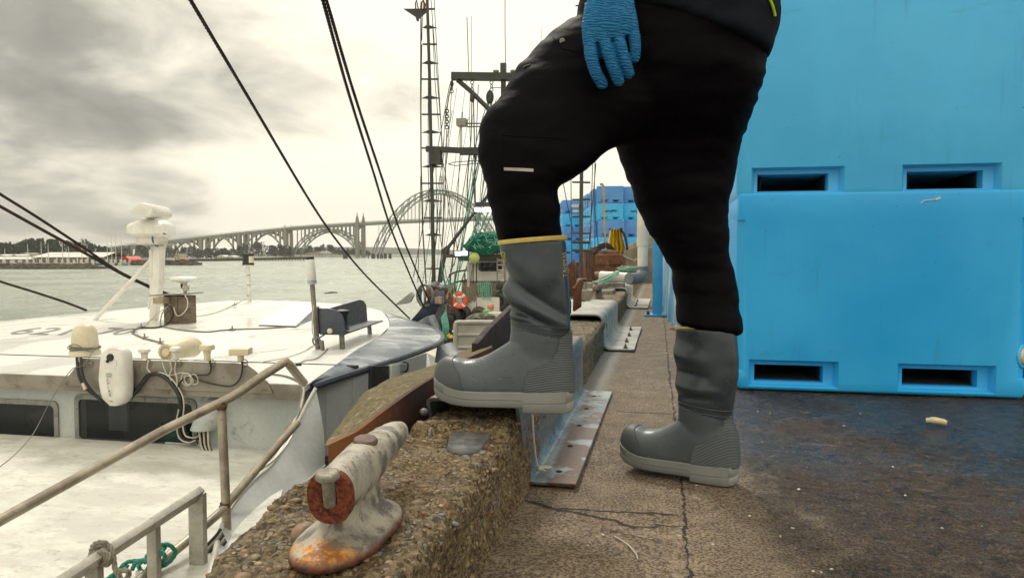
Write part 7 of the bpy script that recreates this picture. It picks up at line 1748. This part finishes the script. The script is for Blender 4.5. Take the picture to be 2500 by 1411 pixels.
    b = MB(); b.ball(q(1094, 818, 15), (.05, .05, .05), 8, 6); b.ball(q(1100, 822, 15), (.06, .05, .04), 8, 6); b.build('yellow_float', simple('yellow_paint', (.7, .5, .03), None, .5), r)
    # deck and hull
    b = MB(); L = 40
    hull = []
    for z, k in ((-1.75, 1.0), (-2.6, .97), (WZ - .3, .88)):
        a0 = P(1040, 800, 15.0); hull.append([Vector((x, y, z)) for x, y in ((-2.2 * k - .2, 12.6), (-2.0, 11.6), (-1.1, 12.5), (-.95, 18), (-.95, 26), (-1.2, 31), (-3.5, 33), (-7.2 * k, 31), (-7.4 * k, 24), (-5.4 * k, 17), (-3.6 * k, 14))])
    b.loft(hull); b.build('hull', WH, r)
boat2()
def bow_gear():
    # navy bow shoulder and roller in front of the far boat, where the stays come down
    d = 11.0; root = thing('bow_fitting', P(1035, 800, 10), 'navy steel bow fitting with a roller where the twin stays come down', 'bow fitting'); bs_ = []
    b = MB(); b.prism([P(x, y, d) for x, y in ((1000, 784), (1020, 762), (1050, 722), (1062, 712), (1072, 745), (1062, 770), (1040, 800))], (0, .5, 0)); b.build('bow_shoulder', NAVYD, root, bevel=.02)
    b = MB(); b.prism([P(x, y, 8.8) for x, y in ((1012, 790), (1036, 776), (1043, 771), (1052, 790), (1062, 812), (1030, 806))], (0, .3, .0)); b.build('bow_plate', NAVYM, root, bevel=.02)
    b = MB(); b.prism([P(x, y, 7.4) for x, y in ((1060, 885), (1066, 845), (1072, 842), (1088, 862), (1100, 868), (1112, 892), (1108, 902), (1076, 890))], (.05, .3, .0))
    b.build('deck_plate', NAVYM, root, bevel=.02)
    b = MB(); b.torus(P(1038, 722, d - .1), .16, .022, (.5, 1, 0), 24, 8); b.torus(P(1032, 726, d - .1), .13, .02, (.9, .6, 0), 24, 8); b.build('shackle', simple('grey_shackle', (.16, .16, .16), None, .5, .3), root)
    b = MB(); b.prism([P(x, y, d) for x, y in ((962, 746), (1000, 716), (1008, 724), (1000, 740))], (0, .1, .02)); b.build('anchor_fluke', simple('fluke_paint', (.30, .30, .27), (.24, .10, .05), .6, scale=4), root)
    b = MB(); b.box(P(1072, 733, d), (.11, .1, .10)); b.build('rusty_roller', simple('roller_rust', (.30, .12, .05), (.5, .42, .36), .7, scale=8), root)
bow_gear()

# ================================================================== ARCH BRIDGE
def bridge():
    STL = simple('bridge_green_steel', (.155, .175, .145), (.175, .195, .165), .7, scale=.02, bump=0); CON = simple('bridge_concrete', (.235, .225, .18), (.19, .185, .15), .85, scale=.05, bump=0)
    DB = 900.0; off = Vector((_f.x, _f.y, 0)) * 7.0
    lat = _r * 7.0 + off   # from the near rib to the far rib
    r = thing('arch_bridge', P(800, 632, DB), 'long grey-green arch bridge with pointed stone towers across the bay', 'bridge')
    X = lambda x, y, k=0: P(x, y, DB) + lat * k
    dk = [(262, 607), (330, 599), (405, 591), (480, 582), (560, 573), (640, 565), (700, 559), (780, 553), (885, 547), (960, 543), (1060, 539), (1165, 536), (1300, 533), (1420, 531)]
    dy = lambda x: float(np.interp(x, [a for a, _ in dk], [c for _, c in dk]))
    b = MB(); rows = []
    n = 60
    prof = [(0, -1.6), (0, 1.4), (1, 1.4), (1, -1.6)]
    b.loft([[X(x, dy(x), k) + Vector((0, 0, dz)) for k, dz in prof] for x in np.linspace(262, 1420, n)]); b.build('deck', STL, r, smooth=20)
    b = MB()
    for k in (0, 1): b.tube([X(x, dy(x), k) + Vector((0, 0, 2.6)) for x in np.linspace(262, 1420, n)], .25, 4)
    b.build('parapet', CON, r)
    def arch(x0, x1, yb, yt, wid, mt, solid=True, name='arch_rib', yb2=None, n=22):
        for k in (0, 1):
            b = MB(); pts = []
            for i in range(n + 1):
                t = i / n; x = x0 + (x1 - x0) * t; y = yb + ((yb2 or yb) - yb) * t - (((yb + (yb2 or yb)) / 2) - yt) * (4 * t * (1 - t)) ** .74; pts.append(X(x, y, k))
            if solid: b.tube(pts, wid, 4)
            b.build(name, mt, r)
        return pts
    def columns(x0, x1, yb, yt, step, mt, rad, yb2=None):
        x = x0 + step
        while x < x1 - step * .5:
            t = (x - x0) / (x1 - x0); y = yb + ((yb2 or yb) - yb) * t - (((yb + (yb2 or yb)) / 2) - yt) * (4 * t * (1 - t)) ** .74
            if y - dy(x) > 4:
                for k in (0, 1): b = MB(); b.bar(X(x, y, k), X(x, dy(x), k), rad, rad, up=(0, 1, 0)); b.build('column', mt, r)
            x += step
    spans = [(300, 392, 640, 598), (397, 487, 640, 586), (492, 581, 638, 578), (585, 700, 637, 569)]
    for x0, x1, yb, yt in spans:
        arch(x0, x1, yb, max(yt, dy((x0 + x1) / 2) + 3), 1.15, CON); columns(x0, x1, yb, yt, 11, CON, 1.8)
        for xx in (x0 - 2,): b = MB(); b.bar(X(xx, 642), X(xx, dy(xx)), 3.6, 3.0, up=(0, 1, 0)); b.bar(X(xx, 642, 1), X(xx, dy(xx), 1), 3.6, 3.0, up=(0, 1, 0)); b.build('pier', CON, r)
    for x in range(266, 300, 7): b = MB(); b.bar(X(x, 640), X(x, dy(x)), 2.2, 2.0, up=(0, 1, 0)); b.build('column', CON, r)
    # steel side arch, trussed
    def truss(x0, x1, yb, yt, depth, yb2=None, clip=None, n=26, dend=None):
        for k in (0, 1):
            lo, hi = [], []
            for i in range(n + 1):
                t = i / n; x = x0 + (x1 - x0) * t; e = (4 * t * (1 - t)) ** .80; base = yb + ((yb2 or yb) - yb) * t
                y = base - (base - yt) * e; dd = depth + ((dend or depth) - depth) * (1 - e); lo.append(X(x, y + dd, k)); hi.append(X(x + (0 if .02 < t < .98 else 0), y, k))
            b = MB(); b.tube(lo, .75, 4); b.build('lower_chord', STL, r); b = MB(); b.tube(hi, .75, 4); b.build('upper_chord', STL, r)
            b = MB()
            for i in range(n): b.bar(lo[i], hi[i + 1] if i % 2 else hi[i], .7, .7, up=(0, 1, 0)); b.bar(lo[i + 1], hi[i], .55, .55, up=(0, 1, 0))
            b.build('lattice', STL, r)
    truss(716, 876, 612, 560, 6, dend=14); columns(716, 876, 612, 560, 10, STL, 1.0)
    truss(908, 1214, 622, 464, 9, yb2=616, dend=22, n=40)
    # hangers above, posts below the deck
    for x in range(925, 1205, 9):
        t = (x - 908) / 306; e = (4 * t * (1 - t)) ** .80; base = 619; y = base - (base - 464) * e + 9 + 13 * (1 - e); b = MB()
        if abs(y - dy(x)) < 4: continue
        for k in (0, 1): b.bar(X(x, y, k), X(x, dy(x), k), .42, .42, up=(0, 1, 0))
        b.build('hanger', STL, r)
    truss(1232, 1390, 612, 552, 6, dend=14)
    # towers: pairs of pillars with stepped pointed tops and a pointed arch between
    def tower(x, yb, yt, w, gap):
        for dx in (0, gap):
            b = MB(); d_ = DB + (0 if dx == 0 else 7); a = P(x + dx, yb, d_); sc = DB / FPX; H_ = (yb - yt) * sc
            for z0, z1, ww in ((0, H_ * .80, w), (H_ * .80, H_ * .87, w * .8), (H_ * .87, H_ * .93, w * .55), (H_ * .93, H_, w * .22)):
                b.box(a + Vector((0, 0, (z0 + z1) / 2)), (ww, ww * .9, z1 - z0), None, .9)
            b.build('tower', CON, r)
        b = MB(); c = P(x + gap / 2, (yb * .45 + yt * .55) - 2, DB + 4)
        b.bar(P(x, dy(x) + 14, DB + 2), P(x + gap / 2, dy(x) + 3, DB + 4), 3, 2.5, up=(0, 1, 0)); b.bar(P(x + gap, dy(x) + 14, DB + 7), P(x + gap / 2, dy(x) + 3, DB + 4), 3, 2.5, up=(0, 1, 0)); b.build('tower_arch', CON, r)
    tower(697, 636, 550, 3.6, 15); tower(873, 634, 521, 4.4, 15); tower(1222, 630, 515, 4.4, 15)
    b = MB(); b.box(P(881, 633, DB), (18, 12, 3.5)); b.build('pier_base', CON, r)
bridge()

# ================================================================== far shores, breakwaters, marina, woods
def shores():
    HL = M('wooded_hill', .95); n = HL.noise(.02, 6, .7); HL.color(HL.mix(HL.rng(n, .35, .65), (.020, .028, .018), (.045, .055, .032))); HL = HL.m
    LG = simple('shore_ground', (.16, .145, .10), (.10, .10, .06), .95, scale=.05, bump=0)
    def ridge(name, x0, x1, d, top, mt, depth=120, kind='structure', steps=90, rough=2.0):
        """top: table photo-x -> photo-y of the crest"""
        xs = np.linspace(x0, x1, steps); co = []; n = 5; rnd = np.random.RandomState(int(x0 + d))
        for x in xs:
            yt = np.interp(x, [t[0] for t in top], [t[1] for t in top]) + rnd.uniform(-1, 1) * rough * .3; p = P(x, 619, d); ztop = P(x, yt, d + depth * .5).z
            for j in range(n):
                t = j / (n - 1); h = math.sin(min(t * 1.3, 1) * math.pi / 2); v = p + Vector((_f.x, _f.y, 0)) * depth * t; co.append((v.x, v.y, WZ - .4 + (ztop - WZ + .4) * h))
        fs = [(i * n + j, (i + 1) * n + j, (i + 1) * n + j + 1, i * n + j + 1) for i in range(steps - 1) for j in range(n - 1)]
        return raw_mesh(name, co, fs, mt, kind=kind)
    ridge('far_hills', 640, 2700, 2600, [(640, 606), (760, 602), (900, 603), (1000, 607), (1100, 611), (1500, 609), (2000, 607), (2700, 611)], HL, 400, rough=2)
    ridge('shore_land', -300, 760, 560, [(-300, 633), (0, 632), (240, 633), (330, 634), (450, 636), (600, 636), (760, 634)], LG, 160)
    ridge('far_bank', 520, 1000, 980, [(520, 622), (700, 620), (800, 622), (860, 625), (1000, 626)], LG, 300)
    # woods: leaf-cluster crowns massed together
    def wood(name, x0, x1, d, top, base, n, label, col, size=(10, 20), spread=60, leaf=1.0, cards=150):
        rr = random.Random(int(x0 + d)); m = M(name + '_leaves', .9); v = m.noise(.12 * 500 / d, 5, .65); m.color(m.mix(m.rng(v, .35, .65), col, tuple(c * 1.9 for c in col)))
        b = MB(); sc = d / FPX
        for i in range(n):
            x = rr.uniform(x0, x1); dd = d + rr.uniform(0, spread); yt = np.interp(x, [t[0] for t in top], [t[1] for t in top]) + rr.uniform(-1, 4) + (5 if rr.random() < .4 else 0); g_ = P(x, 619, dd); ztop = P(x, yt, dd).z; zb = P(x, base, d).z; h = ztop - zb
            con = rr.random() < .45; wd = rr.uniform(*size) * sc * .5; k = cards
            for j in range(k):
                t = rr.random() ** (.8 if con else .6); a = rr.uniform(0, 6.283); rad = wd * ((1 - t) ** .8 * 1.0 + .05 if con else math.sin(math.pi * min(1, t * .8 + .15)) ** .5) * rr.uniform(.5, 1.0) * (1 + .3 * math.sin(3 * a + i))
                p = Vector((g_.x + rad * math.cos(a), g_.y + rad * math.sin(a), zb + h * (.12 + .88 * t))); s_ = leaf * rr.uniform(.5, 1.2) * sc * 2.2
                u = Vector((rr.uniform(-1, 1), rr.uniform(-1, 1), rr.uniform(-.6, .6))).normalized() * s_; w = Vector((rr.uniform(-1, 1), rr.uniform(-1, 1), rr.uniform(-1, 1))).cross(u).normalized() * s_ * .7
                b.add([p - u, p + w, p + u, p - w], [(0, 1, 2, 3)])
        return b.build(name, m.m, smooth=0, label=label, cat='trees', kind='stuff')
    wood('evergreen_wood', -60, 262, 450, [(-60, 592), (0, 590), (30, 592), (55, 588), (75, 580), (120, 583), (150, 587), (195, 590), (207, 581), (222, 592), (250, 600), (262, 604)], 634, 150, 'dark evergreen wood on the hill behind the left boathouses', (.020, .030, .016), (14, 26), 90, 1.1, 170)
    wood('shore_wood', 262, 560, 700, [(262, 606), (300, 600), (318, 596), (328, 584), (345, 600), (400, 606), (420, 603), (450, 598), (490, 606), (520, 606), (560, 606)], 634, 90, 'low dark trees seen through the left spans of the bridge', (.022, .030, .018), (14, 24), 60, .9, 110)
    wood('shore_wood', 560, 720, 760, [(560, 606), (590, 596), (625, 589), (650, 594), (690, 598), (720, 603)], 630, 60, 'dark trees seen through the widest concrete arch', (.022, .030, .018), (14, 22), 60, .9, 110)
    wood('shore_wood', 720, 900, 960, [(720, 604), (760, 598), (790, 595), (830, 603), (870, 606), (900, 612)], 624, 60, 'dark trees seen beneath the trussed side arch', (.024, .032, .020), (14, 22), 60, .9, 110)
    # breakwaters of heaped rock
    RK = simple('breakwater_rock', (.12, .10, .075), (.055, .045, .035), .95, scale=.35, c3=(.22, .20, .16), s3=.5, lo3=.55, hi3=.65, bump=.8, bscale=1.2, bdist=.5)
    def rocks(name, x0, x1, d, yt, yb, label, n=320):
        rr = random.Random(int(x0 + d)); b = MB(); A = G(x0, yb, WZ); B = G(x1, yb, WZ); hh = (yb - yt) / FPX * d
        for i in range(n):
            t = rr.random(); e = min(1, (1 - t) * 12) ; s_ = rr.uniform(.5, 1.1); p = A.lerp(B, t); w = rr.uniform(0, 1); z = WZ + hh * e * (1 - abs(w - .5) * 1.5) ; p = p + Vector((_f.x, _f.y, 0)) * (w * 7)
            b.ball((p.x, p.y, z - s_ * .3), (s_ * 1.3, s_, s_ * .7), 6, 4, Matrix.Rotation(rr.uniform(0, 3), 3, 'Z'))
        b.prism([A + Vector((0, 0, -.5)), B + Vector((0, 0, -.5)), B + Vector((-3, 9, -.5)), A + Vector((0, 9, -.5))], (0, 0, hh * .7))
        o = b.build(name, RK, smooth=25); recentre(o); tag(o, label, 'breakwater'); return o
    rocks('rock_breakwater', -150, 236, 0 + 262, 645, 657, 'dark rock breakwater at the left edge in front of the marina', 420)
    rocks('rock_breakwater', 318, 478, 380, 637, 648, 'lower rock breakwater spit behind the radar post', 200)
    # timber trestle
    TB = simple('trestle_timber', (.075, .060, .042), (.04, .033, .024), .95, scale=.5, bump=0)
    root = thing('timber_trestle', P(600, 640, 470), 'low dark timber trestle on many piles below the bridge', 'trestle')
    b = MB(); b.bar(P(440, 636, 470), P(748, 630, 520), 4, 1.6); b.build('deck', TB, root)
    for i in range(46):
        t = i / 45; x = 440 + 308 * t; d = 470 + 50 * t; b = MB(); p = P(x, 636 - 6 * t, d); b.tube([p, Vector((p.x, p.y, WZ - .5))], .45, 5); b.build('pile', TB, root)
    root = thing('old_pilings', P(905, 630, 760), 'cluster of old dark pilings standing in the water beside the main pier', 'pilings'); rr = random.Random(9)
    for i in range(40):
        x = rr.choice([rr.uniform(838, 848), rr.uniform(898, 958), rr.uniform(905, 955)]); p = P(x, rr.uniform(618, 622), 700 + rr.uniform(0, 30)); b = MB(); b.tube([p, Vector((p.x, p.y, WZ - .5))], .55, 5); b.build('piling', TB, root)
    # boathouses
    WT = simple('shed_roof', (.62, .60, .54), (.54, .52, .47), .6, scale=.2, bump=0); SD = M('shed_wall', .85); w_ = SD.wave(.35, 1.5, SD.mapv((1, .05, .05)), 'X', 2, 1); SD.color(SD.mix(w_, (.105, .088, .068), (.20, .175, .14))); SD = SD.m
    def shed(x0, x1, ye, yr, yb, d, label):
        root = thing('boathouse', P((x0 + x1) / 2, yb, d), label, 'boathouse', 'boathouses across the bay')
        A, B = P(x0, ye, d), P(x1, ye, d); zb = WZ + .2; dp = Vector((_f.x, _f.y, 0)) * 22; zr = P(x0, yr, d + 11).z
        b = MB(); b.loft([[A, B, B + dp, A + dp], [Vector((p.x, p.y, zb)) for p in (A, B, B + dp, A + dp)]]); b.build('wall', SD, root)
        ix = _r * (8 / FPX * d); b = MB(); b.loft([[A - ix * .1, B + ix * .1], [Vector((A.x, A.y, zr)) + dp * .5 + ix, Vector((B.x, B.y, zr)) + dp * .5 + ix * .0], [A + dp, B + dp]], closed=False, cap=False)
        b.build('roof', WT, root, smooth=0)
        for k in range(7):
            x = x0 + (x1 - x0) * (k + .5) / 7; b = MB(); p = P(x, ye + 2, d - .6); b.bar(p, Vector((p.x, p.y, zb)), .5, .3, up=(0, 1, 0)); b.build('door_post', WT, root)
    shed(76, 252, 628, 616, 650, 330, 'large boathouse with a long white roof on the left shore'); shed(-60, 74, 633, 627, 652, 325, 'lower boathouse with a white roof at the left edge')
    HW = simple('house_white', (.55, .53, .47), (.45, .43, .38), .7, scale=.1, bump=0); HRf = simple('house_roof', (.16, .15, .14), (.30, .28, .25), .8, scale=.2, bump=0)
    def house(x, yb, w, h, d, wall, roof, label, grp='houses on the far shore'):
        root = thing('house', P(x, yb, d), label, 'house', grp); sc = d / FPX; c = P(x, yb, d); W_, H_ = w * sc, h * sc
        b = MB(); b.box(c + Vector((0, 4, H_ * .3)), (W_, 8, H_ * .6)); b.build('wall', wall, root)
        b = MB(); z = c.z + H_ * .6; b.prism([(c.x - W_ * .56, c.y - .6, z), (c.x + W_ * .56, c.y - .6, z), (c.x + W_ * .1, c.y - .6, z + H_ * .4), (c.x - W_ * .1, c.y - .6, z + H_ * .4)], (0, 9, 0)); b.build('roof', roof, root)
        for k in range(max(2, int(w / 7))): b = MB(); n_ = max(2, int(w / 7)); b.box((c.x - W_ * .5 + W_ * (k + .5) / n_, c.y - .05, c.z + H_ * .32), (W_ / n_ * .35, .1, H_ * .2)); b.build('window', GLASSM, root)
    RD = simple('red_shed_paint', (.62, .03, .02), (.5, .02, .015), .6, scale=.3, bump=0)
    for a in ((307, 648, 26, 22, 345, RD, RD, 'bright red shed beside the marina boats left of the radar post'), (432, 636, 16, 16, 560, simple('house_cream', (.60, .48, .30), None, .7, bump=0), HRf, 'small cream gabled house on the shore under the bridge'), (4, 630, 16, 9, 400, HW, WT, 'white-roofed house left of the wood, by the left edge'), (36, 629, 14, 8, 402, HW, WT, 'small white gabled house above the lower boathouse'),
              (58, 625, 22, 8, 420, HW, HRf, 'grey-roofed house beneath the tallest left trees'), (768, 625, 48, 10, 930, HW, simple('pink_roof', (.34, .24, .22), None, .7, bump=0), 'long low building with a pinkish roof under the side arch'), (790, 624, 30, 11, 960, HW, WT, 'pale gabled building to the right of the pinkish-roofed one'),
              (660, 622, 26, 8, 900, HW, HRf, 'low pale house between the trees and the left stone tower'), (540, 632, 22, 9, 620, HW, WT, 'left one of the white houses beneath the concrete arches'), (562, 632, 20, 8, 622, HW, WT, 'right one of the white houses beneath the concrete arches')):
        house(*a)
    # moored boats of the marina
    def smallboat(x, yb, w, d, mast, label, hullm, cabm):
        root = thing('moored_boat', P(x, yb, d), label, 'boat', 'boats moored in the marina'); sc = d / FPX; c = P(x, yb, d); c.z = WZ; L = w * sc
        b = MB(); b.loft([[Vector((c.x + L * u, c.y + L * .16 * v, WZ - .2 + z)) for u, v in ((-.5, -1), (.3, -1), (.52, 0), (.3, 1), (-.5, 1))] for z in (0, 1.3)]); b.build('hull', hullm, root)
        b = MB(); b.box((c.x - L * .08, c.y, WZ + 1.7), (L * .42, L * .22, 1.3), None, .8); b.build('cabin', cabm, root, bevel=.1)
        if mast: b = MB(); b.tube([(c.x + L * .05, c.y, WZ + 1), (c.x + L * .05, c.y, WZ + mast)], [.16, .09], 5); b.build('mast', simple('mast_white', (.6, .58, .52), None, .5, bump=0), root); b = MB(); b.tube([(c.x + L * .05, c.y, WZ + 2.4), (c.x - L * .38, c.y, WZ + 2.3)], .12, 5); b.build('boom', simple('mast_white', (.6,)*3), root)
    HB = simple('boat_blue', (.05, .12, .2), None, .4, bump=0); TQ2 = simple('boat_teal', (.10, .30, .32), None, .5, bump=0); CR = simple('boat_cream', (.58, .54, .42), None, .5, bump=0); rr = random.Random(21)
    data = [(-30, 0), (12, 7), (33, 0), (52, 0), (68, 9), (84, 0), (101, 10), (118, 9), (137, 0), (153, 11), (168, 8), (182, 0), (200, 12), (213, 9), (228, 0), (241, 0), (262, 14), (273, 17), (283, 16), (297, 12), (306, 0), (318, 0)]
    col = ['white', 'cream', 'blue-hulled', 'teal-hulled']; mats = [HW, CR, HB, TQ2]
    for i, (x, mh) in enumerate(data):
        k = 3 if i in (20,) else (rr.choice([0, 0, 0, 1, 2])); wh = rr.uniform(13, 20)
        where = 'before the lower boathouse' if x < 76 else ('before the large boathouse' if x < 252 else 'beside the red shed')
        smallboat(x, 650, wh, 300 + rr.uniform(0, 18), mh, '%s %s moored %s, number %s from the left' % (col[k], 'sailing boat' if mh else 'motor boat', where, ['one', 'two', 'three', 'four', 'five', 'six', 'seven', 'eight', 'nine', 'ten', 'eleven', 'twelve', 'thirteen', 'fourteen', 'fifteen', 'sixteen', 'seventeen', 'eighteen', 'nineteen', 'twenty', 'twenty-one', 'twenty-two'][i]), mats[k], HW)
    b = MB(); c = P(457, 637, 378); b.ball(c, (1.1, 1.1, 1.3), 10, 8); b.tube([c, c - Vector((0, 0, 2.5))], .25, 6); o = b.build('channel_marker', simple('marker_orange', (.65, .08, .03), None, .6, bump=0)); recentre(o); tag(o, 'small orange channel marker on the rock spit', 'marker')
    b = MB(); a = G(792, 717, WZ); c = G(824, 715, WZ); b.tube([a + Vector((0, 0, .05)), (a + c) / 2 + Vector((0, .2, .12)), c + Vector((0, 0, .05))], [.05, .1, .05], 8); o = b.build('floating_log', TB); recentre(o); tag(o, 'thin dark log floating on the water right of the tube antenna', 'log')
shores()

# ================================================================== small litter on the wet pavement
def litter():
    LT = simple('cream_scrap', (.66, .58, .36), (.55, .47, .28), .5, bscale=200); WL = simple('pale_fleck', (.55, .50, .42), (.42, .38, .32), .7, bscale=200)
    p = G(2286, 1036); b = MB(); b.tube(spline([p + Vector((-.030, .012, .012)), p + Vector((-.01, 0, .016)), p + Vector((.015, -.004, .013)), p + Vector((.032, -.012, .010))], 4), [.010] * 3 + [.013] * 4 + [.012] * 4 + [.010] * 2, 12); o = b.build('plastic_scrap', LT); recentre(o); tag(o, 'cream-coloured scrap lying on the wet dark pavement before the crates', 'litter')
    b = MB(); b.tube(spline([G(1500, 1308, .003), G(1530, 1326, .003), G(1552, 1350, .003), G(1557, 1364, .003)], 4), .0016, 5); o = b.build('dry_straw', WL); recentre(o); tag(o, 'thin pale straw curved on the brown concrete below the standing boot', 'straw')
    rr = random.Random(12); pts = [(1472, 1306), (1436, 1332), (1462, 890), (1512, 880), (1700, 1185), (1850, 1005), (1880, 1010), (2060, 1040), (1905, 1310), (1935, 1290), (2005, 1398), (2030, 1390), (1985, 1395), (1830, 1260), (2210, 1210), (2300, 1290), (1950, 1195), (1650, 1012), (1668, 1040), (2180, 1140), (1860, 1080), (2100, 1010), (1612, 1030), (1560, 905), (1580, 990), (1740, 1330)]
    for i, (x, y) in enumerate(pts):
        p = G(x, y); b = MB(); s = rr.uniform(.002, .0045); b.ball(p + Vector((0, 0, .0015)), (s * rr.uniform(1, 2.2), s, .002), 7, 4, Matrix.Rotation(rr.uniform(0, 3), 3, 'Z')); o = b.build('shell_chip', WL); recentre(o); tag(o, 'tiny pale chip of shell scattered on the pavement', 'chip', 'pale chips scattered on the pavement')
litter()
# ================================================================== sea air: closed box round everything, far things fade in it
def haze():
    b = MB(); b.box((0, 600, 250), (7000, 6400, 2 * 256.0)); 
    o = b.build('haze', None, smooth=0); o.location.z = 0
    me = o.data
    for v in me.vertices: v.co.z = (WZ - 1.2) if v.co.z < 100 else 260.0
    m = bpy.data.materials.new('haze_air'); m.use_nodes = True; n = m.node_tree.nodes; l = m.node_tree.links
    n.remove(n['Principled BSDF']); v = n.new('ShaderNodeVolumePrincipled'); v.inputs['Color'].default_value = (.95, .95, .93, 1); v.inputs['Density'].default_value = 0.00015; v.inputs['Anisotropy'].default_value = 0.2
    l.new(v.outputs[0], n['Material Output'].inputs['Volume']); me.materials.append(m); tag(o, kind='stuff', label='thin pale sea haze over the bay')
haze()
